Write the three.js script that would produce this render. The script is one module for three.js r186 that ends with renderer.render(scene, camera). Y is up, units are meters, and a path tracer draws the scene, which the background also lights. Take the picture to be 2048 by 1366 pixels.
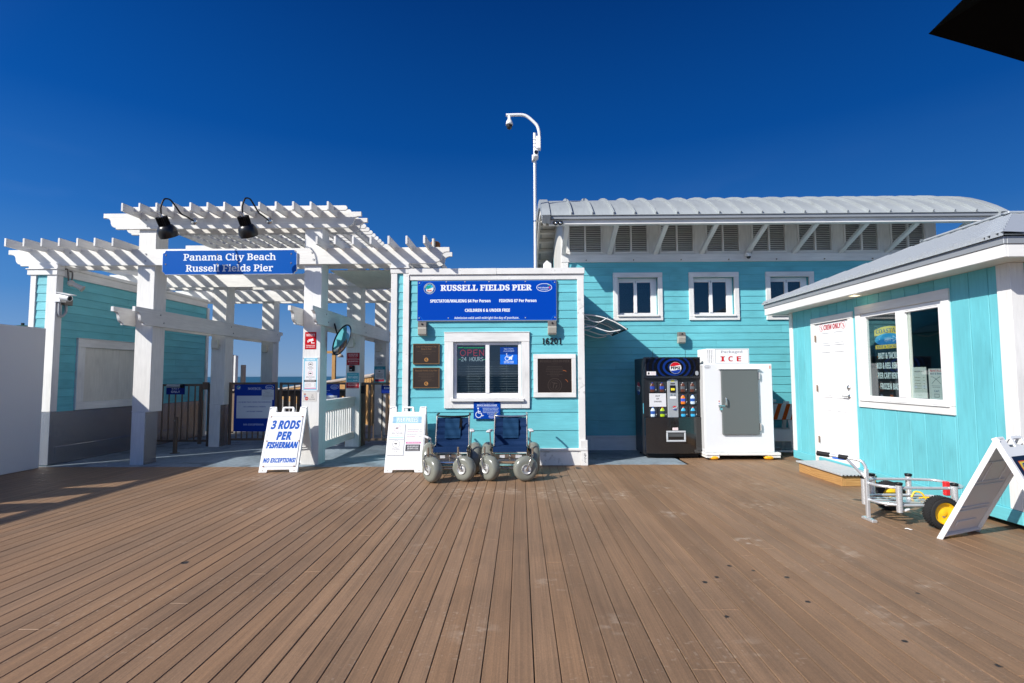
import * as THREE from 'three';
import { mergeGeometries } from 'three/addons/utils/BufferGeometryUtils.js';

// ---------- camera, sky, sun, exposure ----------
const scene = new THREE.Scene();
const F = 1050, camera = new THREE.PerspectiveCamera(2 * Math.atan(683 / F) * 180 / Math.PI, 2048 / 1366, 0.05, 30000);
camera.position.set(0, 1.6, 0);
camera.rotation.order = 'YXZ';
camera.rotation.set(Math.atan(68 / F), Math.atan(16 / F), -0.2 * Math.PI / 180);
const renderer = new THREE.WebGLRenderer({ antialias: true });
renderer.setSize(1024, 683);
renderer.toneMapping = THREE.LinearToneMapping;
renderer.toneMappingExposure = 1.43;
renderer.shadowMap.enabled = true;
const SUN = new THREE.Vector3(-1, 0.86, 0.79).normalize();
const sun = new THREE.DirectionalLight(new THREE.Color().setRGB(1, 0.955, 0.88), 4.2);
sun.target.position.set(0, 1, -9); sun.position.copy(SUN).multiplyScalar(60).add(sun.target.position);
sun.castShadow = true; sun.shadow.mapSize.set(4096, 4096);
Object.assign(sun.shadow.camera, { left: -22, right: 22, top: 22, bottom: -22, near: 1, far: 140 });
scene.add(sun, sun.target);

let seed = 20240611;
function rnd() { seed = (seed + 0x6D2B79F5) | 0; let t = Math.imul(seed ^ (seed >>> 15), 1 | seed); t = (t + Math.imul(t ^ (t >>> 7), 61 | t)) ^ t; return ((t ^ (t >>> 14)) >>> 0) / 4294967296; }
const rr = (a, b) => a + (b - a) * rnd();
function hash2(x, y) { let h = Math.imul(x | 0, 374761393) + Math.imul(y | 0, 668265263); h = Math.imul(h ^ (h >>> 13), 1274126177); return ((h ^ (h >>> 16)) >>> 0) / 4294967296; }
function vnoise(x, y, px = 0, py = 0) {
  const xi = Math.floor(x), yi = Math.floor(y), fx = x - xi, fy = y - yi, u = fx * fx * (3 - 2 * fx), v = fy * fy * (3 - 2 * fy);
  const m = (a, p) => p ? ((a % p) + p) % p : a, x0 = m(xi, px), x1 = m(xi + 1, px), y0 = m(yi, py), y1 = m(yi + 1, py);
  const a = hash2(x0, y0), b = hash2(x1, y0), c = hash2(x0, y1), d = hash2(x1, y1);
  return a + (b - a) * u + (c - a) * v + (a - b - c + d) * u * v;
}
function fbm(x, y, o = 4, px = 0, py = 0) { let s = 0, a = 0.5, n = 0; for (let i = 0; i < o; i++) { s += a * vnoise(x, y, px, py); n += a; x *= 2; y *= 2; px *= 2; py *= 2; a *= 0.5; } return s / n; }
const sstep = (a, b, x) => { const t = Math.min(1, Math.max(0, (x - a) / (b - a))); return t * t * (3 - 2 * t); };

{ // clear deep-blue sky, paler to the horizon and towards the sun, thin cirrus low down
  const W = 1024, H = 512, d = new Float32Array(W * H * 4);
  const stops = [[0, 0.185, 0.280, 0.420], [0.05, 0.125, 0.235, 0.415], [0.13, 0.050, 0.165, 0.390], [0.25, 0.014, 0.098, 0.325], [0.4, 0.002, 0.052, 0.232], [0.6, 0.0008, 0.027, 0.140], [1, 0.0006, 0.020, 0.10]];
  for (let j = 0; j < H; j++) for (let i = 0; i < W; i++) {
    const el = ((j + 0.5) / H - 0.5) * Math.PI, az = ((i + 0.5) / W - 0.5) * 2 * Math.PI;
    const x = Math.cos(el) * Math.cos(az), y = Math.sin(el), z = Math.cos(el) * Math.sin(az);
    const s = Math.max(0, y); let k = 0; while (k < stops.length - 2 && s > stops[k + 1][0]) k++;
    const A = stops[k], B = stops[k + 1], t = Math.min(1, (s - A[0]) / (B[0] - A[0]));
    const c = [1, 2, 3].map((q) => A[q] + (B[q] - A[q]) * t);
    const cg = x * SUN.x + y * SUN.y + z * SUN.z, g = 0.8;
    const ray = 0.95 + 0.55 * sstep(-0.2, 1, cg), mie = (1 - g * g) / Math.pow(1 + g * g - 2 * g * cg, 1.5) - 0.3;
    const m = Math.max(0, mie), o = (j * W + i) * 4;
    const ci = fbm(az * 9 + 3, el * 46, 5) * fbm(az * 3 + 9, el * 7 + 4, 3), cloud = sstep(0.27, 0.5, ci) * sstep(0.4, 0.2, s) * 0.009;
    for (let q = 0; q < 3; q++) d[o + q] = (y < 0 ? 0.75 : 1) * (c[q] * ray + m * [0.056, 0.061, 0.066][q] + cloud * [0.9, 0.95, 1][q]);
    d[o + 3] = 1;
  }
  const tx = new THREE.DataTexture(d, W, H, THREE.RGBAFormat, THREE.FloatType);
  tx.mapping = THREE.EquirectangularReflectionMapping; tx.magFilter = tx.minFilter = THREE.LinearFilter; tx.needsUpdate = true;
  scene.background = tx; scene.environment = tx;
}

// ---------- helpers ----------
const ORG = new WeakMap();
const org = (o) => ORG.get(o) || [0, 0, 0];
const names = new Map();
function numbered(n) { const k = names.get(n) || 0; names.set(n, k + 1); return k ? n + '_' + String(k).padStart(3, '0') : n; }
function tag(o, label, category, group) { o.userData.label = label; o.userData.category = category; if (group) o.userData.group = group; return o; }
function thing(name, label, category, p = [0, 0, 0], o = {}) {
  const g = new THREE.Group(); g.name = numbered(name); scene.add(g); g.position.set(...p); g.rotation.y = o.ry || 0;
  tag(g, label, category, o.group); ORG.set(g, o.local ? [0, 0, 0] : p); return g;
}
function structure(name, p = [0, 0, 0]) { const g = new THREE.Group(); g.name = numbered(name); g.userData.kind = 'structure'; g.position.set(...p); scene.add(g); ORG.set(g, p); return g; }
// a mesh at a place given in its thing's frame (the world's, unless the thing is local)
function put(parent, name, geo, mat, x = 0, y = 0, z = 0, rx = 0, ry = 0, rz = 0) {
  const m = new THREE.Mesh(geo, mat), q = org(parent); m.name = parent === scene ? numbered(name) : name;
  m.position.set(x - q[0], y - q[1], z - q[2]); m.rotation.set(rx, ry, rz); m.castShadow = m.receiveShadow = true;
  parent.add(m); ORG.set(m, [x, y, z]); return m;
}
function finishGeo(P, U, N) {
  if (N) for (let i = 0; i < P.length; i += 9) { // wind each face the way its normals point
    const a = [P[i + 3] - P[i], P[i + 4] - P[i + 1], P[i + 5] - P[i + 2]], b = [P[i + 6] - P[i], P[i + 7] - P[i + 1], P[i + 8] - P[i + 2]];
    if ((a[1] * b[2] - a[2] * b[1]) * (N[i] + N[i + 3]) + (a[2] * b[0] - a[0] * b[2]) * (N[i + 1] + N[i + 4]) + (a[0] * b[1] - a[1] * b[0]) * (N[i + 2] + N[i + 5]) < 0) for (const [A, k, j] of [[P, 3, i], [N, 3, i], [U, 2, i / 3 * 2]]) for (let q = 0; q < k; q++) [A[j + k + q], A[j + 2 * k + q]] = [A[j + 2 * k + q], A[j + k + q]];
  }
  const g = new THREE.BufferGeometry(); g.setAttribute('position', new THREE.Float32BufferAttribute(P, 3)); g.setAttribute('uv', new THREE.Float32BufferAttribute(U, 2));
  if (N) g.setAttribute('normal', new THREE.Float32BufferAttribute(N, 3)); else g.computeVertexNormals(); return g;
}
const cache = new Map();
const memo = (k, f) => { let g = cache.get(k); if (!g) cache.set(k, g = f()); return g; };
let uvTurn = 0;
// chamfered box, uv in metres with v along its longest side
function cbox(w, h, d, c = 0.004, key = true) {
  const off = key === true ? uvTurn++ % 5 : 0;
  return memo(['c', w.toFixed(4), h.toFixed(4), d.toFixed(4), c, off].join(), () => {
    const S = [w / 2, h / 2, d / 2], L = w >= h && w >= d ? 0 : h >= d ? 1 : 2; c = Math.min(c, Math.min(...S) * 0.8);
    const pt = (s, a) => [0, 1, 2].map((k) => s[k] * (k === a ? S[k] : S[k] - c));
    const P = [], U = [], N = [], o1 = off * 0.37, o2 = off * 0.71;
    const tri = (A, B, C, n) => {
      const e1 = [0, 1, 2].map((k) => B[k] - A[k]), e2 = [0, 1, 2].map((k) => C[k] - A[k]);
      const cr = [e1[1] * e2[2] - e1[2] * e2[1], e1[2] * e2[0] - e1[0] * e2[2], e1[0] * e2[1] - e1[1] * e2[0]];
      if (cr[0] * n[0] + cr[1] * n[1] + cr[2] * n[2] < 0) [B, C] = [C, B];
      const l = Math.hypot(...n), a = [0, 1, 2].reduce((b, k) => Math.abs(n[k]) > Math.abs(n[b]) + 1e-6 ? k : b, 0), t = [0, 1, 2].filter((k) => k !== a);
      const v = t.includes(L) ? L : t[1], u = t[0] === v ? t[1] : t[0];
      for (const q of [A, B, C]) { P.push(...q); N.push(n[0] / l, n[1] / l, n[2] / l); U.push(q[u] + o1, q[v] + o2); }
    };
    const quad = (A, B, C, D, n) => { tri(A, B, C, n); tri(A, C, D, n); };
    for (let a = 0; a < 3; a++) for (const s of [-1, 1]) {
      const [b, e] = [0, 1, 2].filter((k) => k !== a), q = (x, y) => { const v = [0, 0, 0]; v[a] = s; v[b] = x; v[e] = y; return pt(v, a); }, n = [0, 0, 0]; n[a] = s;
      quad(q(-1, -1), q(1, -1), q(1, 1), q(-1, 1), n);
    }
    for (let a = 0; a < 3; a++) { // edges along axis a
      const [b, e] = [0, 1, 2].filter((k) => k !== a);
      for (const sb of [-1, 1]) for (const se of [-1, 1]) {
        const v = (sa) => { const r = [0, 0, 0]; r[a] = sa; r[b] = sb; r[e] = se; return r; }, n = [0, 0, 0]; n[b] = sb; n[e] = se;
        quad(pt(v(-1), b), pt(v(1), b), pt(v(1), e), pt(v(-1), e), n);
      }
    }
    for (const x of [-1, 1]) for (const y of [-1, 1]) for (const z of [-1, 1]) tri(pt([x, y, z], 0), pt([x, y, z], 1), pt([x, y, z], 2), [x, y, z]);
    return finishGeo(P, U, N);
  });
}
// a box between bounds
const bx = (parent, name, mat, x0, x1, y0, y1, z0, z1, c = 0.004) => put(parent, name, cbox(Math.abs(x1 - x0), Math.abs(y1 - y0), Math.abs(z1 - z0), c), mat, (x0 + x1) / 2, (y0 + y1) / 2, (z0 + z1) / 2);
function geoAt(g, x, y, z, rx = 0, ry = 0, rz = 0) { const q = g.clone(); q.applyMatrix4(new THREE.Matrix4().compose(new THREE.Vector3(x, y, z), new THREE.Quaternion().setFromEuler(new THREE.Euler(rx, ry, rz)), new THREE.Vector3(1, 1, 1))); return q; }
function merged(list) { return mergeGeometries(list.map((g) => { const q = g.index ? g.toNonIndexed() : g.clone(); for (const k of Object.keys(q.attributes)) if (!['position', 'normal', 'uv'].includes(k)) q.deleteAttribute(k); return q; })); }
const boxG = (x0, x1, y0, y1, z0, z1, c = 0.003) => geoAt(cbox(x1 - x0, y1 - y0, z1 - z0, c), (x0 + x1) / 2, (y0 + y1) / 2, (z0 + z1) / 2);
// a bar between two points
function barG(a, b, w, d = w, c = 0.002) {
  const A = new THREE.Vector3(...a), B = new THREE.Vector3(...b), D = B.clone().sub(A), q = new THREE.Quaternion().setFromUnitVectors(new THREE.Vector3(0, 1, 0), D.clone().normalize());
  const g = cbox(w, D.length(), d, c).clone(); g.applyMatrix4(new THREE.Matrix4().compose(A.add(B).multiplyScalar(0.5), q, new THREE.Vector3(1, 1, 1))); return g;
}
const bar = (parent, name, mat, a, b, w, d) => { const m = [0, 1, 2].map((k) => (a[k] + b[k]) / 2), s = (p) => p.map((v, k) => v - m[k]); return put(parent, name, barG(s(a), s(b), w, d), mat, ...m); };
function tubeG(pts, r, seg = 24, rad = 8, sharp = false) {
  const v = pts.map((p) => new THREE.Vector3(...p));
  let c; if (sharp) { c = new THREE.CurvePath(); for (let i = 0; i < v.length - 1; i++) c.add(new THREE.LineCurve3(v[i], v[i + 1])); } else c = new THREE.CatmullRomCurve3(v, false, 'catmullrom', 0.35);
  const g = merged([new THREE.TubeGeometry(c, seg, r, rad, false)]);
  return g;
}
const cyl = (r0, r1, h, s = 20) => memo('y' + [r0, r1, h, s], () => new THREE.CylinderGeometry(r0, r1, h, s, 1));
function tube(parent, name, mat, pts, r, seg, rad) { const m = pts[0], g = tubeG(pts.map((p) => p.map((v, k) => v - m[k])), r, seg, rad); return put(parent, name, g, mat, ...m); }
function lathe(pts, s = 24) { return new THREE.LatheGeometry(pts.map((p) => new THREE.Vector2(...p)), s); }
function extrude(shape, depth, bevel = 0.003, seg = 1, curve = 8) {
  const g = new THREE.ExtrudeGeometry(shape, { depth: depth - 2 * bevel, bevelEnabled: bevel > 0, bevelThickness: bevel, bevelSize: bevel, bevelOffset: -bevel, bevelSegments: seg, curveSegments: curve });
  g.translate(0, 0, bevel); return g;
}
const shapeOf = (pts) => new THREE.Shape(pts.map((p) => new THREE.Vector2(...p)));
const rectHole = (x0, x1, y0, y1) => new THREE.Path([[x0, y0], [x0, y1], [x1, y1], [x1, y0]].map((p) => new THREE.Vector2(...p)));
// rectangle minus openings: list of [u0, u1, y0, y1]
function cut(r, holes) {
  let out = [r];
  for (const h of holes) {
    const next = [];
    for (const [a, b, c, d] of out) {
      if (h[0] >= b || h[1] <= a || h[2] >= d || h[3] <= c) { next.push([a, b, c, d]); continue; }
      if (h[0] > a) next.push([a, h[0], c, d]); if (h[1] < b) next.push([h[1], b, c, d]);
      const m = Math.max(a, h[0]), n = Math.min(b, h[1]);
      if (h[2] > c) next.push([m, n, c, h[2]]); if (h[3] < d) next.push([m, n, h[3], d]);
    }
    out = next;
  }
  return out.filter((q) => q[1] - q[0] > 0.012 && q[3] - q[2] > 0.012);
}
const FACE = { '+z': 0, '-z': Math.PI, '+x': Math.PI / 2, '-x': -Math.PI / 2 };
// a lap-siding board: wedge, thick at its bottom edge, local +z outwards
function lap(w, h, t0, t1) {
  const off = uvTurn++ % 5;
  return memo(['lap', w.toFixed(3), h.toFixed(3), t0.toFixed(4), t1.toFixed(4), off].join(), () => {
    const a = w / 2, b = h / 2, r = 0.003, pr = [[0, -b], [t0 - r, -b], [t0, -b + r], [t1, b], [0, b]], P = [], U = [], N = [];
    for (let i = 0; i < pr.length; i++) {
      const [z0, y0] = pr[i], [z1, y1] = pr[(i + 1) % pr.length], n = [0, z0 - z1, y1 - y0], l = Math.hypot(...n) || 1;
      const f = (p) => { P.push(...p); N.push(n[0] / l, n[1] / l, n[2] / l); U.push(p[1] + p[2] + off * 0.31, p[0] + off * 1.7); };
      const A = [-a, y0, z0], B = [a, y0, z0], C = [a, y1, z1], D = [-a, y1, z1]; [A, B, C, A, C, D].forEach(f);
    }
    for (const s of [-1, 1]) for (let i = 1; i < pr.length - 1; i++) { const q = [pr[0], pr[i], pr[i + 1]].map(([z, y]) => [s * a, y, z]); if (s < 0) q.reverse(); for (const p of q) { P.push(...p); N.push(s, 0, 0); U.push(p[2], p[1]); } }
    return finishGeo(P, U, N);
  });
}
function siding(parent, mats, face, plane, u0, u1, edges, holes = [], joints = 0) {
  for (let i = 0; i < edges.length - 1; i++) {
    const y1 = edges[i], y0 = edges[i + 1], e = y1 - y0, mat = mats[Math.floor(rnd() * mats.length)];
    const us = [u0]; if (joints) { let p = u0 + rr(0.5, 3.4); while (p < u1 - 0.4) { us.push(p); p += 3.66; } } us.push(u1);
    for (let k = 0; k < us.length - 1; k++) for (const [a, b, c, d] of cut([us[k] + (k ? 0.001 : 0), us[k + 1] - 0.001, y0, y1], holes)) {
      const T = (y) => 0.017 - 0.012 * (y - y0) / (e + 0.02), top = d === y1 ? d + 0.012 : d;
      put(parent, 'siding_board', lap(b - a, top - c, T(c), T(top)), mat, face[1] === 'z' ? (a + b) / 2 : plane, (c + top) / 2, face[1] === 'z' ? plane : (a + b) / 2, 0, FACE[face], 0);
    }
  }
}
const steps = (top, bottom, e) => { const a = [top]; while (a[a.length - 1] - e > bottom + 0.05) a.push(a[a.length - 1] - e); a.push(bottom); return a; };

// ---------- textures ----------
function dataTex(w, h, fn, srgb = true) {
  const d = new Uint8Array(w * h * 4);
  for (let j = 0; j < h; j++) for (let i = 0; i < w; i++) { const c = fn(i / w, j / h, i, j), o = (j * w + i) * 4; d[o] = c[0]; d[o + 1] = c[1]; d[o + 2] = c[2]; d[o + 3] = 255; }
  const t = new THREE.DataTexture(d, w, h); t.wrapS = t.wrapT = THREE.RepeatWrapping; t.magFilter = THREE.LinearFilter; t.minFilter = THREE.LinearMipmapLinearFilter; t.generateMipmaps = true;
  if (srgb) t.colorSpace = THREE.SRGBColorSpace; t.needsUpdate = true; return t;
}
const cl = (v) => Math.max(0, Math.min(255, v));
const rep = (t, x, y) => { t.repeat.set(x, y); return t; };
const grey = (f) => (u, v, i, j) => { const g = cl(f(u, v, i, j)); return [g, g, g]; };
// painted board: fine grain along v, faint patches, a few specks (1.2 m x 2.4 m)
const paintMap = rep(dataTex(512, 1024, (u, v) => {
  const f = fbm(u * 64, v * 12, 3, 64, 12), p = fbm(u * 5, v * 5, 4, 5, 5), s = vnoise(u * 170, v * 230, 170, 230);
  let g = 236 + (f - 0.5) * 18 + (p - 0.5) * 26; if (s > 0.972) g -= 60 * (s - 0.972) / 0.028;
  return [cl(g + 2), cl(g + 1), cl(g - 1)];
}), 1 / 1.2, 1 / 2.4);
const grainBump = rep(dataTex(512, 1024, grey((u, v) => 128 + (fbm(u * 90, v * 14, 4, 90, 14) - 0.5) * 190), false), 1 / 0.8, 1 / 2.4);
const specks = rep(dataTex(512, 512, (u, v) => { // weathered white paint with small marks and grey mildew
  const p = fbm(u * 6, v * 6, 5, 6, 6), q = fbm(u * 24 + 7, v * 24, 4, 24, 24), s = vnoise(u * 120, v * 120, 120, 120);
  let g = 238 + (p - 0.5) * 22; g -= sstep(0.6, 0.78, q) * sstep(0.5, 0.65, p) * 34; if (s > 0.975) g -= 70 * (s - 0.975) / 0.025; return [cl(g), cl(g - 1), cl(g - 3)];
}), 0.7, 0.7);
const concreteMap = rep(dataTex(1024, 1024, (u, v) => {
  const p = fbm(u * 5, v * 5, 5, 5, 5), q = fbm(u * 60, v * 60, 3, 60, 60), r = fbm(u * 9 + 4, v * 9, 4, 9, 9), g = 205 + (p - 0.5) * 70 + (q - 0.5) * 40 - sstep(0.58, 0.75, r) * 38;
  return [cl(g * 0.97), cl(g), cl(g * 1.015)];
}), 1 / 3, 1 / 3);
const noiseRough = rep(dataTex(512, 512, grey((u, v) => 150 + (fbm(u * 8, v * 8, 5, 8, 8) - 0.5) * 150), false), 0.8, 0.8);
const fineBump = rep(dataTex(512, 512, grey((u, v) => 128 + (fbm(u * 60, v * 60, 3, 60, 60) - 0.5) * 200), false), 2, 2);
const timberMap = rep(dataTex(256, 1024, (u, v) => {
  const w = fbm(u * 3, v * 2, 3, 3, 2), ring = 0.5 + 0.5 * Math.sin((u * 11 + w * 5) * Math.PI * 2), f = fbm(u * 60, v * 10, 3, 60, 10), t = ring * 0.35 + f * 0.65;
  return [cl(168 + t * 62), cl(118 + t * 62), cl(62 + t * 52)];
}), 1 / 0.35, 1 / 1.4);
const quiltBump = rep(dataTex(256, 256, grey((u, v) => { // pressed diamond pattern of the kick-plate sheets (8 mm pitch)
  const a = Math.abs(Math.sin(u * Math.PI * 16)), b = Math.abs(Math.sin(v * Math.PI * 16)); return 60 + 170 * a * b;
}), false), 4, 4);
const brushed = rep(dataTex(256, 512, grey((u, v) => 120 + (fbm(u * 90, v * 3, 3, 90, 3) - 0.5) * 150), false), 1.5, 0.7);

// ---------- materials ----------
const rgb = (r, g, b) => new THREE.Color().setRGB(r, g, b);
const std = (r, g, b, rough = 0.6, o = {}) => new THREE.MeshStandardMaterial({ color: rgb(r, g, b), roughness: rough, ...o });
const phy = (r, g, b, rough, o = {}) => new THREE.MeshPhysicalMaterial({ color: rgb(r, g, b), roughness: rough, ...o });
const painted = (r, g, b, rough = 0.55) => std(r, g, b, rough, { map: paintMap, bumpMap: grainBump, bumpScale: 0.0011 });
const M = {
  teal: [[0.150, 0.560, 0.640], [0.143, 0.547, 0.628], [0.157, 0.573, 0.652]].map((c) => painted(...c)),
  whites: [[0.84, 0.84, 0.83], [0.81, 0.81, 0.79], [0.79, 0.785, 0.765], [0.83, 0.825, 0.80]].map((c) => painted(...c)),
  tealDark: painted(0.09, 0.45, 0.53),
  white: painted(0.84, 0.84, 0.83), whiteWorn: std(0.84, 0.84, 0.83, 0.6, { map: specks, bumpMap: grainBump, bumpScale: 0.001 }),
  plastic: std(0.78, 0.78, 0.775, 0.4), vinyl: std(0.77, 0.77, 0.775, 0.38), cream: painted(0.76, 0.74, 0.68),
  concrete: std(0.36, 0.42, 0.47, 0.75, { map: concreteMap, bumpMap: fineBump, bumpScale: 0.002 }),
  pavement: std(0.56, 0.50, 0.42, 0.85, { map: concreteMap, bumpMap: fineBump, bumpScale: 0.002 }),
  bronze: std(0.16, 0.115, 0.085, 0.45, { metalness: 0.55 }), black: phy(0.008, 0.008, 0.009, 0.45, { specularIntensity: 0.5 }), rubber: std(0.012, 0.012, 0.013, 0.85, { bumpMap: fineBump, bumpScale: 0.002 }),
  gloss: phy(0.012, 0.012, 0.013, 0.12, { clearcoat: 0.6, clearcoatRoughness: 0.05 }), steel: std(0.62, 0.62, 0.61, 0.28, { metalness: 0.95, roughnessMap: noiseRough }),
  alu: std(0.66, 0.67, 0.68, 0.5, { metalness: 0.6, roughnessMap: noiseRough }), chrome: std(0.75, 0.75, 0.74, 0.14, { metalness: 1 }),
  sheet: std(0.34, 0.345, 0.355, 0.34, { metalness: 0.85, bumpMap: quiltBump, bumpScale: 0.003, roughnessMap: brushed }),
  roof: std(0.37, 0.405, 0.425, 0.5, { map: paintMap }), roofDark: std(0.30, 0.32, 0.34, 0.5, { metalness: 0.25 }),
  galv: std(0.44, 0.47, 0.49, 0.4, { metalness: 0.25 }),
  timber: std(0.72, 0.74, 0.76, 0.85, { map: timberMap, bumpMap: grainBump, bumpScale: 0.002 }), timberGrey: std(0.42, 0.36, 0.31, 0.85, { map: paintMap, bumpMap: grainBump, bumpScale: 0.002 }),
  glass: phy(0.9, 0.95, 0.94, 0.02, { transmission: 1, thickness: 0, ior: 1.85 }), tint: phy(0.62, 0.66, 0.66, 0.02, { transmission: 1, thickness: 0, ior: 1.7 }),
  poly: phy(0.30, 0.38, 0.40, 0.16, { transmission: 0.4, thickness: 0 }), lens: phy(0.46, 0.44, 0.38, 0.5, { transmission: 0.2, thickness: 0 }),
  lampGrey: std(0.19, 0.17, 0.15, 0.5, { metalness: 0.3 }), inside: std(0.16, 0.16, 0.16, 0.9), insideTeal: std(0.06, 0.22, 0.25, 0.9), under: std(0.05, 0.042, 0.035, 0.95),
  mirror: std(0.85, 0.87, 0.88, 0.04, { metalness: 1 }), rust: std(0.30, 0.12, 0.045, 0.85, { map: specks }), yellow: std(0.85, 0.50, 0.015, 0.4), red: std(0.62, 0.02, 0.025, 0.35),
  grey: std(0.40, 0.41, 0.42, 0.5), screw: std(0.22, 0.15, 0.1, 0.6, { metalness: 0.4 }), beige: std(0.55, 0.52, 0.46, 0.6),
};
// ---------- print ----------
function canvasTex(w, h, draw) {
  const c = document.createElement('canvas'); c.width = w; c.height = h; const g = c.getContext('2d'); g.textBaseline = 'middle'; g.textAlign = 'center'; draw(g, w, h);
  const t = new THREE.CanvasTexture(c); t.colorSpace = THREE.SRGBColorSpace; t.magFilter = THREE.LinearFilter; t.minFilter = THREE.LinearMipmapLinearFilter; return t;
}
function txt(g, s, x, y, size, color, o = {}) { // o: f font, sx width stretch, max width, skew
  g.save(); g.translate(x, y); g.transform(o.sx || 1, 0, o.skew || 0, 1, 0, 0); g.font = (o.w || 'bold') + ' ' + size + 'px ' + (o.f || 'sans-serif'); g.fillStyle = color; g.textAlign = o.a || 'center'; g.textBaseline = 'middle';
  if (o.fit) { const k = o.fit / (g.measureText(s).width * (o.sx || 1)); g.scale(k, 1); }
  if (o.stroke) { g.lineWidth = o.lw || 3; g.strokeStyle = o.stroke; g.strokeText(s, 0, 0); }
  if (color) g.fillText(s, 0, 0); g.restore();
}
function lines(g, x0, x1, ys, color, th = 3, jitter = 0.15) { // print too small to read
  g.fillStyle = color; for (const y of ys) { const d = (x1 - x0) * jitter * hash2(y, x0 | 0); let x = x0 + d; const e = x1 - d; while (x < e) { const w = 5 + 16 * hash2(x | 0, y | 0); g.fillRect(x, y, Math.min(w, e - x), th); x += w + 4; } }
}
const disc = (g, x, y, r, c) => { g.fillStyle = c; g.beginPath(); g.arc(x, y, r, 0, 7); g.fill(); };
const ring = (g, x, y, r, w, c) => { g.strokeStyle = c; g.lineWidth = w; g.beginPath(); g.arc(x, y, r, 0, 7); g.stroke(); };
function rrect(g, x, y, w, h, r, c) { g.fillStyle = c; g.beginPath(); g.roundRect(x, y, w, h, r); g.fill(); }
function seal(g, x, y, r) { // round city emblem: palm, beach and red roofs
  disc(g, x, y, r, '#e9ecc8'); disc(g, x, y, r * 0.94, '#12489a'); g.save(); g.beginPath(); g.arc(x, y, r * 0.7, 0, 7); g.clip();
  g.fillStyle = '#3cb7e6'; g.fillRect(x - r, y - r, 2 * r, 2 * r); g.fillStyle = '#f6f2ea'; g.beginPath(); g.moveTo(x - r, y + r * 0.3); g.lineTo(x + r, y - r * 0.3); g.lineTo(x + r, y + r); g.lineTo(x - r, y + r); g.fill();
  g.strokeStyle = '#c9772f'; g.lineWidth = r * 0.08; g.beginPath(); g.moveTo(x - r * 0.35, y + r * 0.45); g.quadraticCurveTo(x - r * 0.32, y, x - r * 0.18, y - r * 0.35); g.stroke();
  g.fillStyle = '#1fa183'; for (let k = 0; k < 7; k++) { g.save(); g.translate(x - r * 0.17, y - r * 0.36); g.rotate(-0.4 + k * 0.62); g.beginPath(); g.ellipse(r * 0.25, 0, r * 0.27, r * 0.08, 0, 0, 7); g.fill(); g.restore(); }
  g.fillStyle = '#c9483c'; g.beginPath(); g.moveTo(x - r * 0.45, y + r * 0.5); g.lineTo(x - r * 0.1, y + r * 0.25); g.lineTo(x + r * 0.1, y + r * 0.4); g.lineTo(x + r * 0.25, y + r * 0.2); g.lineTo(x + r * 0.45, y + r * 0.5); g.fill(); g.restore();
  const arc = (s, a0, a1, flip) => [...s].forEach((ch, i) => { const a = a0 + (a1 - a0) * i / (s.length - 1); g.save(); g.translate(x + Math.cos(a) * r * 0.82, y + Math.sin(a) * r * 0.82); g.rotate(a + (flip ? -1 : 1) * Math.PI / 2); txt(g, ch, 0, 0, r * 0.2, '#f2ecc0'); g.restore(); });
  arc('PANAMA CITY BEACH', -Math.PI * 0.93, -Math.PI * 0.07); arc('FLORIDA', Math.PI * 0.72, Math.PI * 0.28, true);
}
function oval(g, x, y, w) { // parks emblem
  g.strokeStyle = '#f4f6fa'; g.lineWidth = w * 0.035; g.fillStyle = '#1d4fb0'; g.beginPath(); g.ellipse(x, y, w / 2, w * 0.26, 0, 0, 7); g.fill(); g.stroke();
  txt(g, 'Parks & Recreation', x - w * 0.02, y + w * 0.005, w * 0.13, '#f4f6fa', { fit: w * 0.8 }); txt(g, 'Panama City Beach', x, y + w * 0.13, w * 0.07, '#f4f6fa', { fit: w * 0.5 });
  g.fillStyle = '#1f9f78'; g.beginPath(); g.ellipse(x + w * 0.3, y - w * 0.13, w * 0.09, w * 0.03, -0.5, 0, 7); g.fill(); g.fillStyle = '#d2346a'; g.beginPath(); g.moveTo(x + w * 0.34, y - w * 0.12); g.lineTo(x + w * 0.42, y + w * 0.06); g.lineTo(x + w * 0.3, y + w * 0.06); g.fill();
}
function fish(g, x, y, w, c) { g.fillStyle = c; g.beginPath(); g.ellipse(x, y, w * 0.42, w * 0.2, 0, 0, 7); g.fill(); g.beginPath(); g.moveTo(x - w * 0.3, y); g.lineTo(x - w * 0.58, y - w * 0.18); g.lineTo(x - w * 0.5, y); g.lineTo(x - w * 0.58, y + w * 0.18); g.fill(); }
function chairIcon(g, x, y, s, c) { // access symbol
  g.strokeStyle = c; g.lineWidth = s * 0.13; g.lineCap = 'round'; g.lineJoin = 'round'; disc(g, x - s * 0.1, y - s * 0.78, s * 0.14, c);
  g.beginPath(); g.moveTo(x - s * 0.08, y - s * 0.5); g.lineTo(x - s * 0.02, y + s * 0.02); g.lineTo(x + s * 0.42, y + s * 0.02); g.lineTo(x + s * 0.62, y + s * 0.5); g.lineTo(x + s * 0.82, y + s * 0.42); g.stroke();
  g.beginPath(); g.moveTo(x - s * 0.05, y - s * 0.25); g.lineTo(x + s * 0.3, y - s * 0.25); g.stroke(); g.beginPath(); g.arc(x, y + s * 0.28, s * 0.5, -Math.PI * 0.1, Math.PI * 1.38); g.stroke();
}
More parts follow.
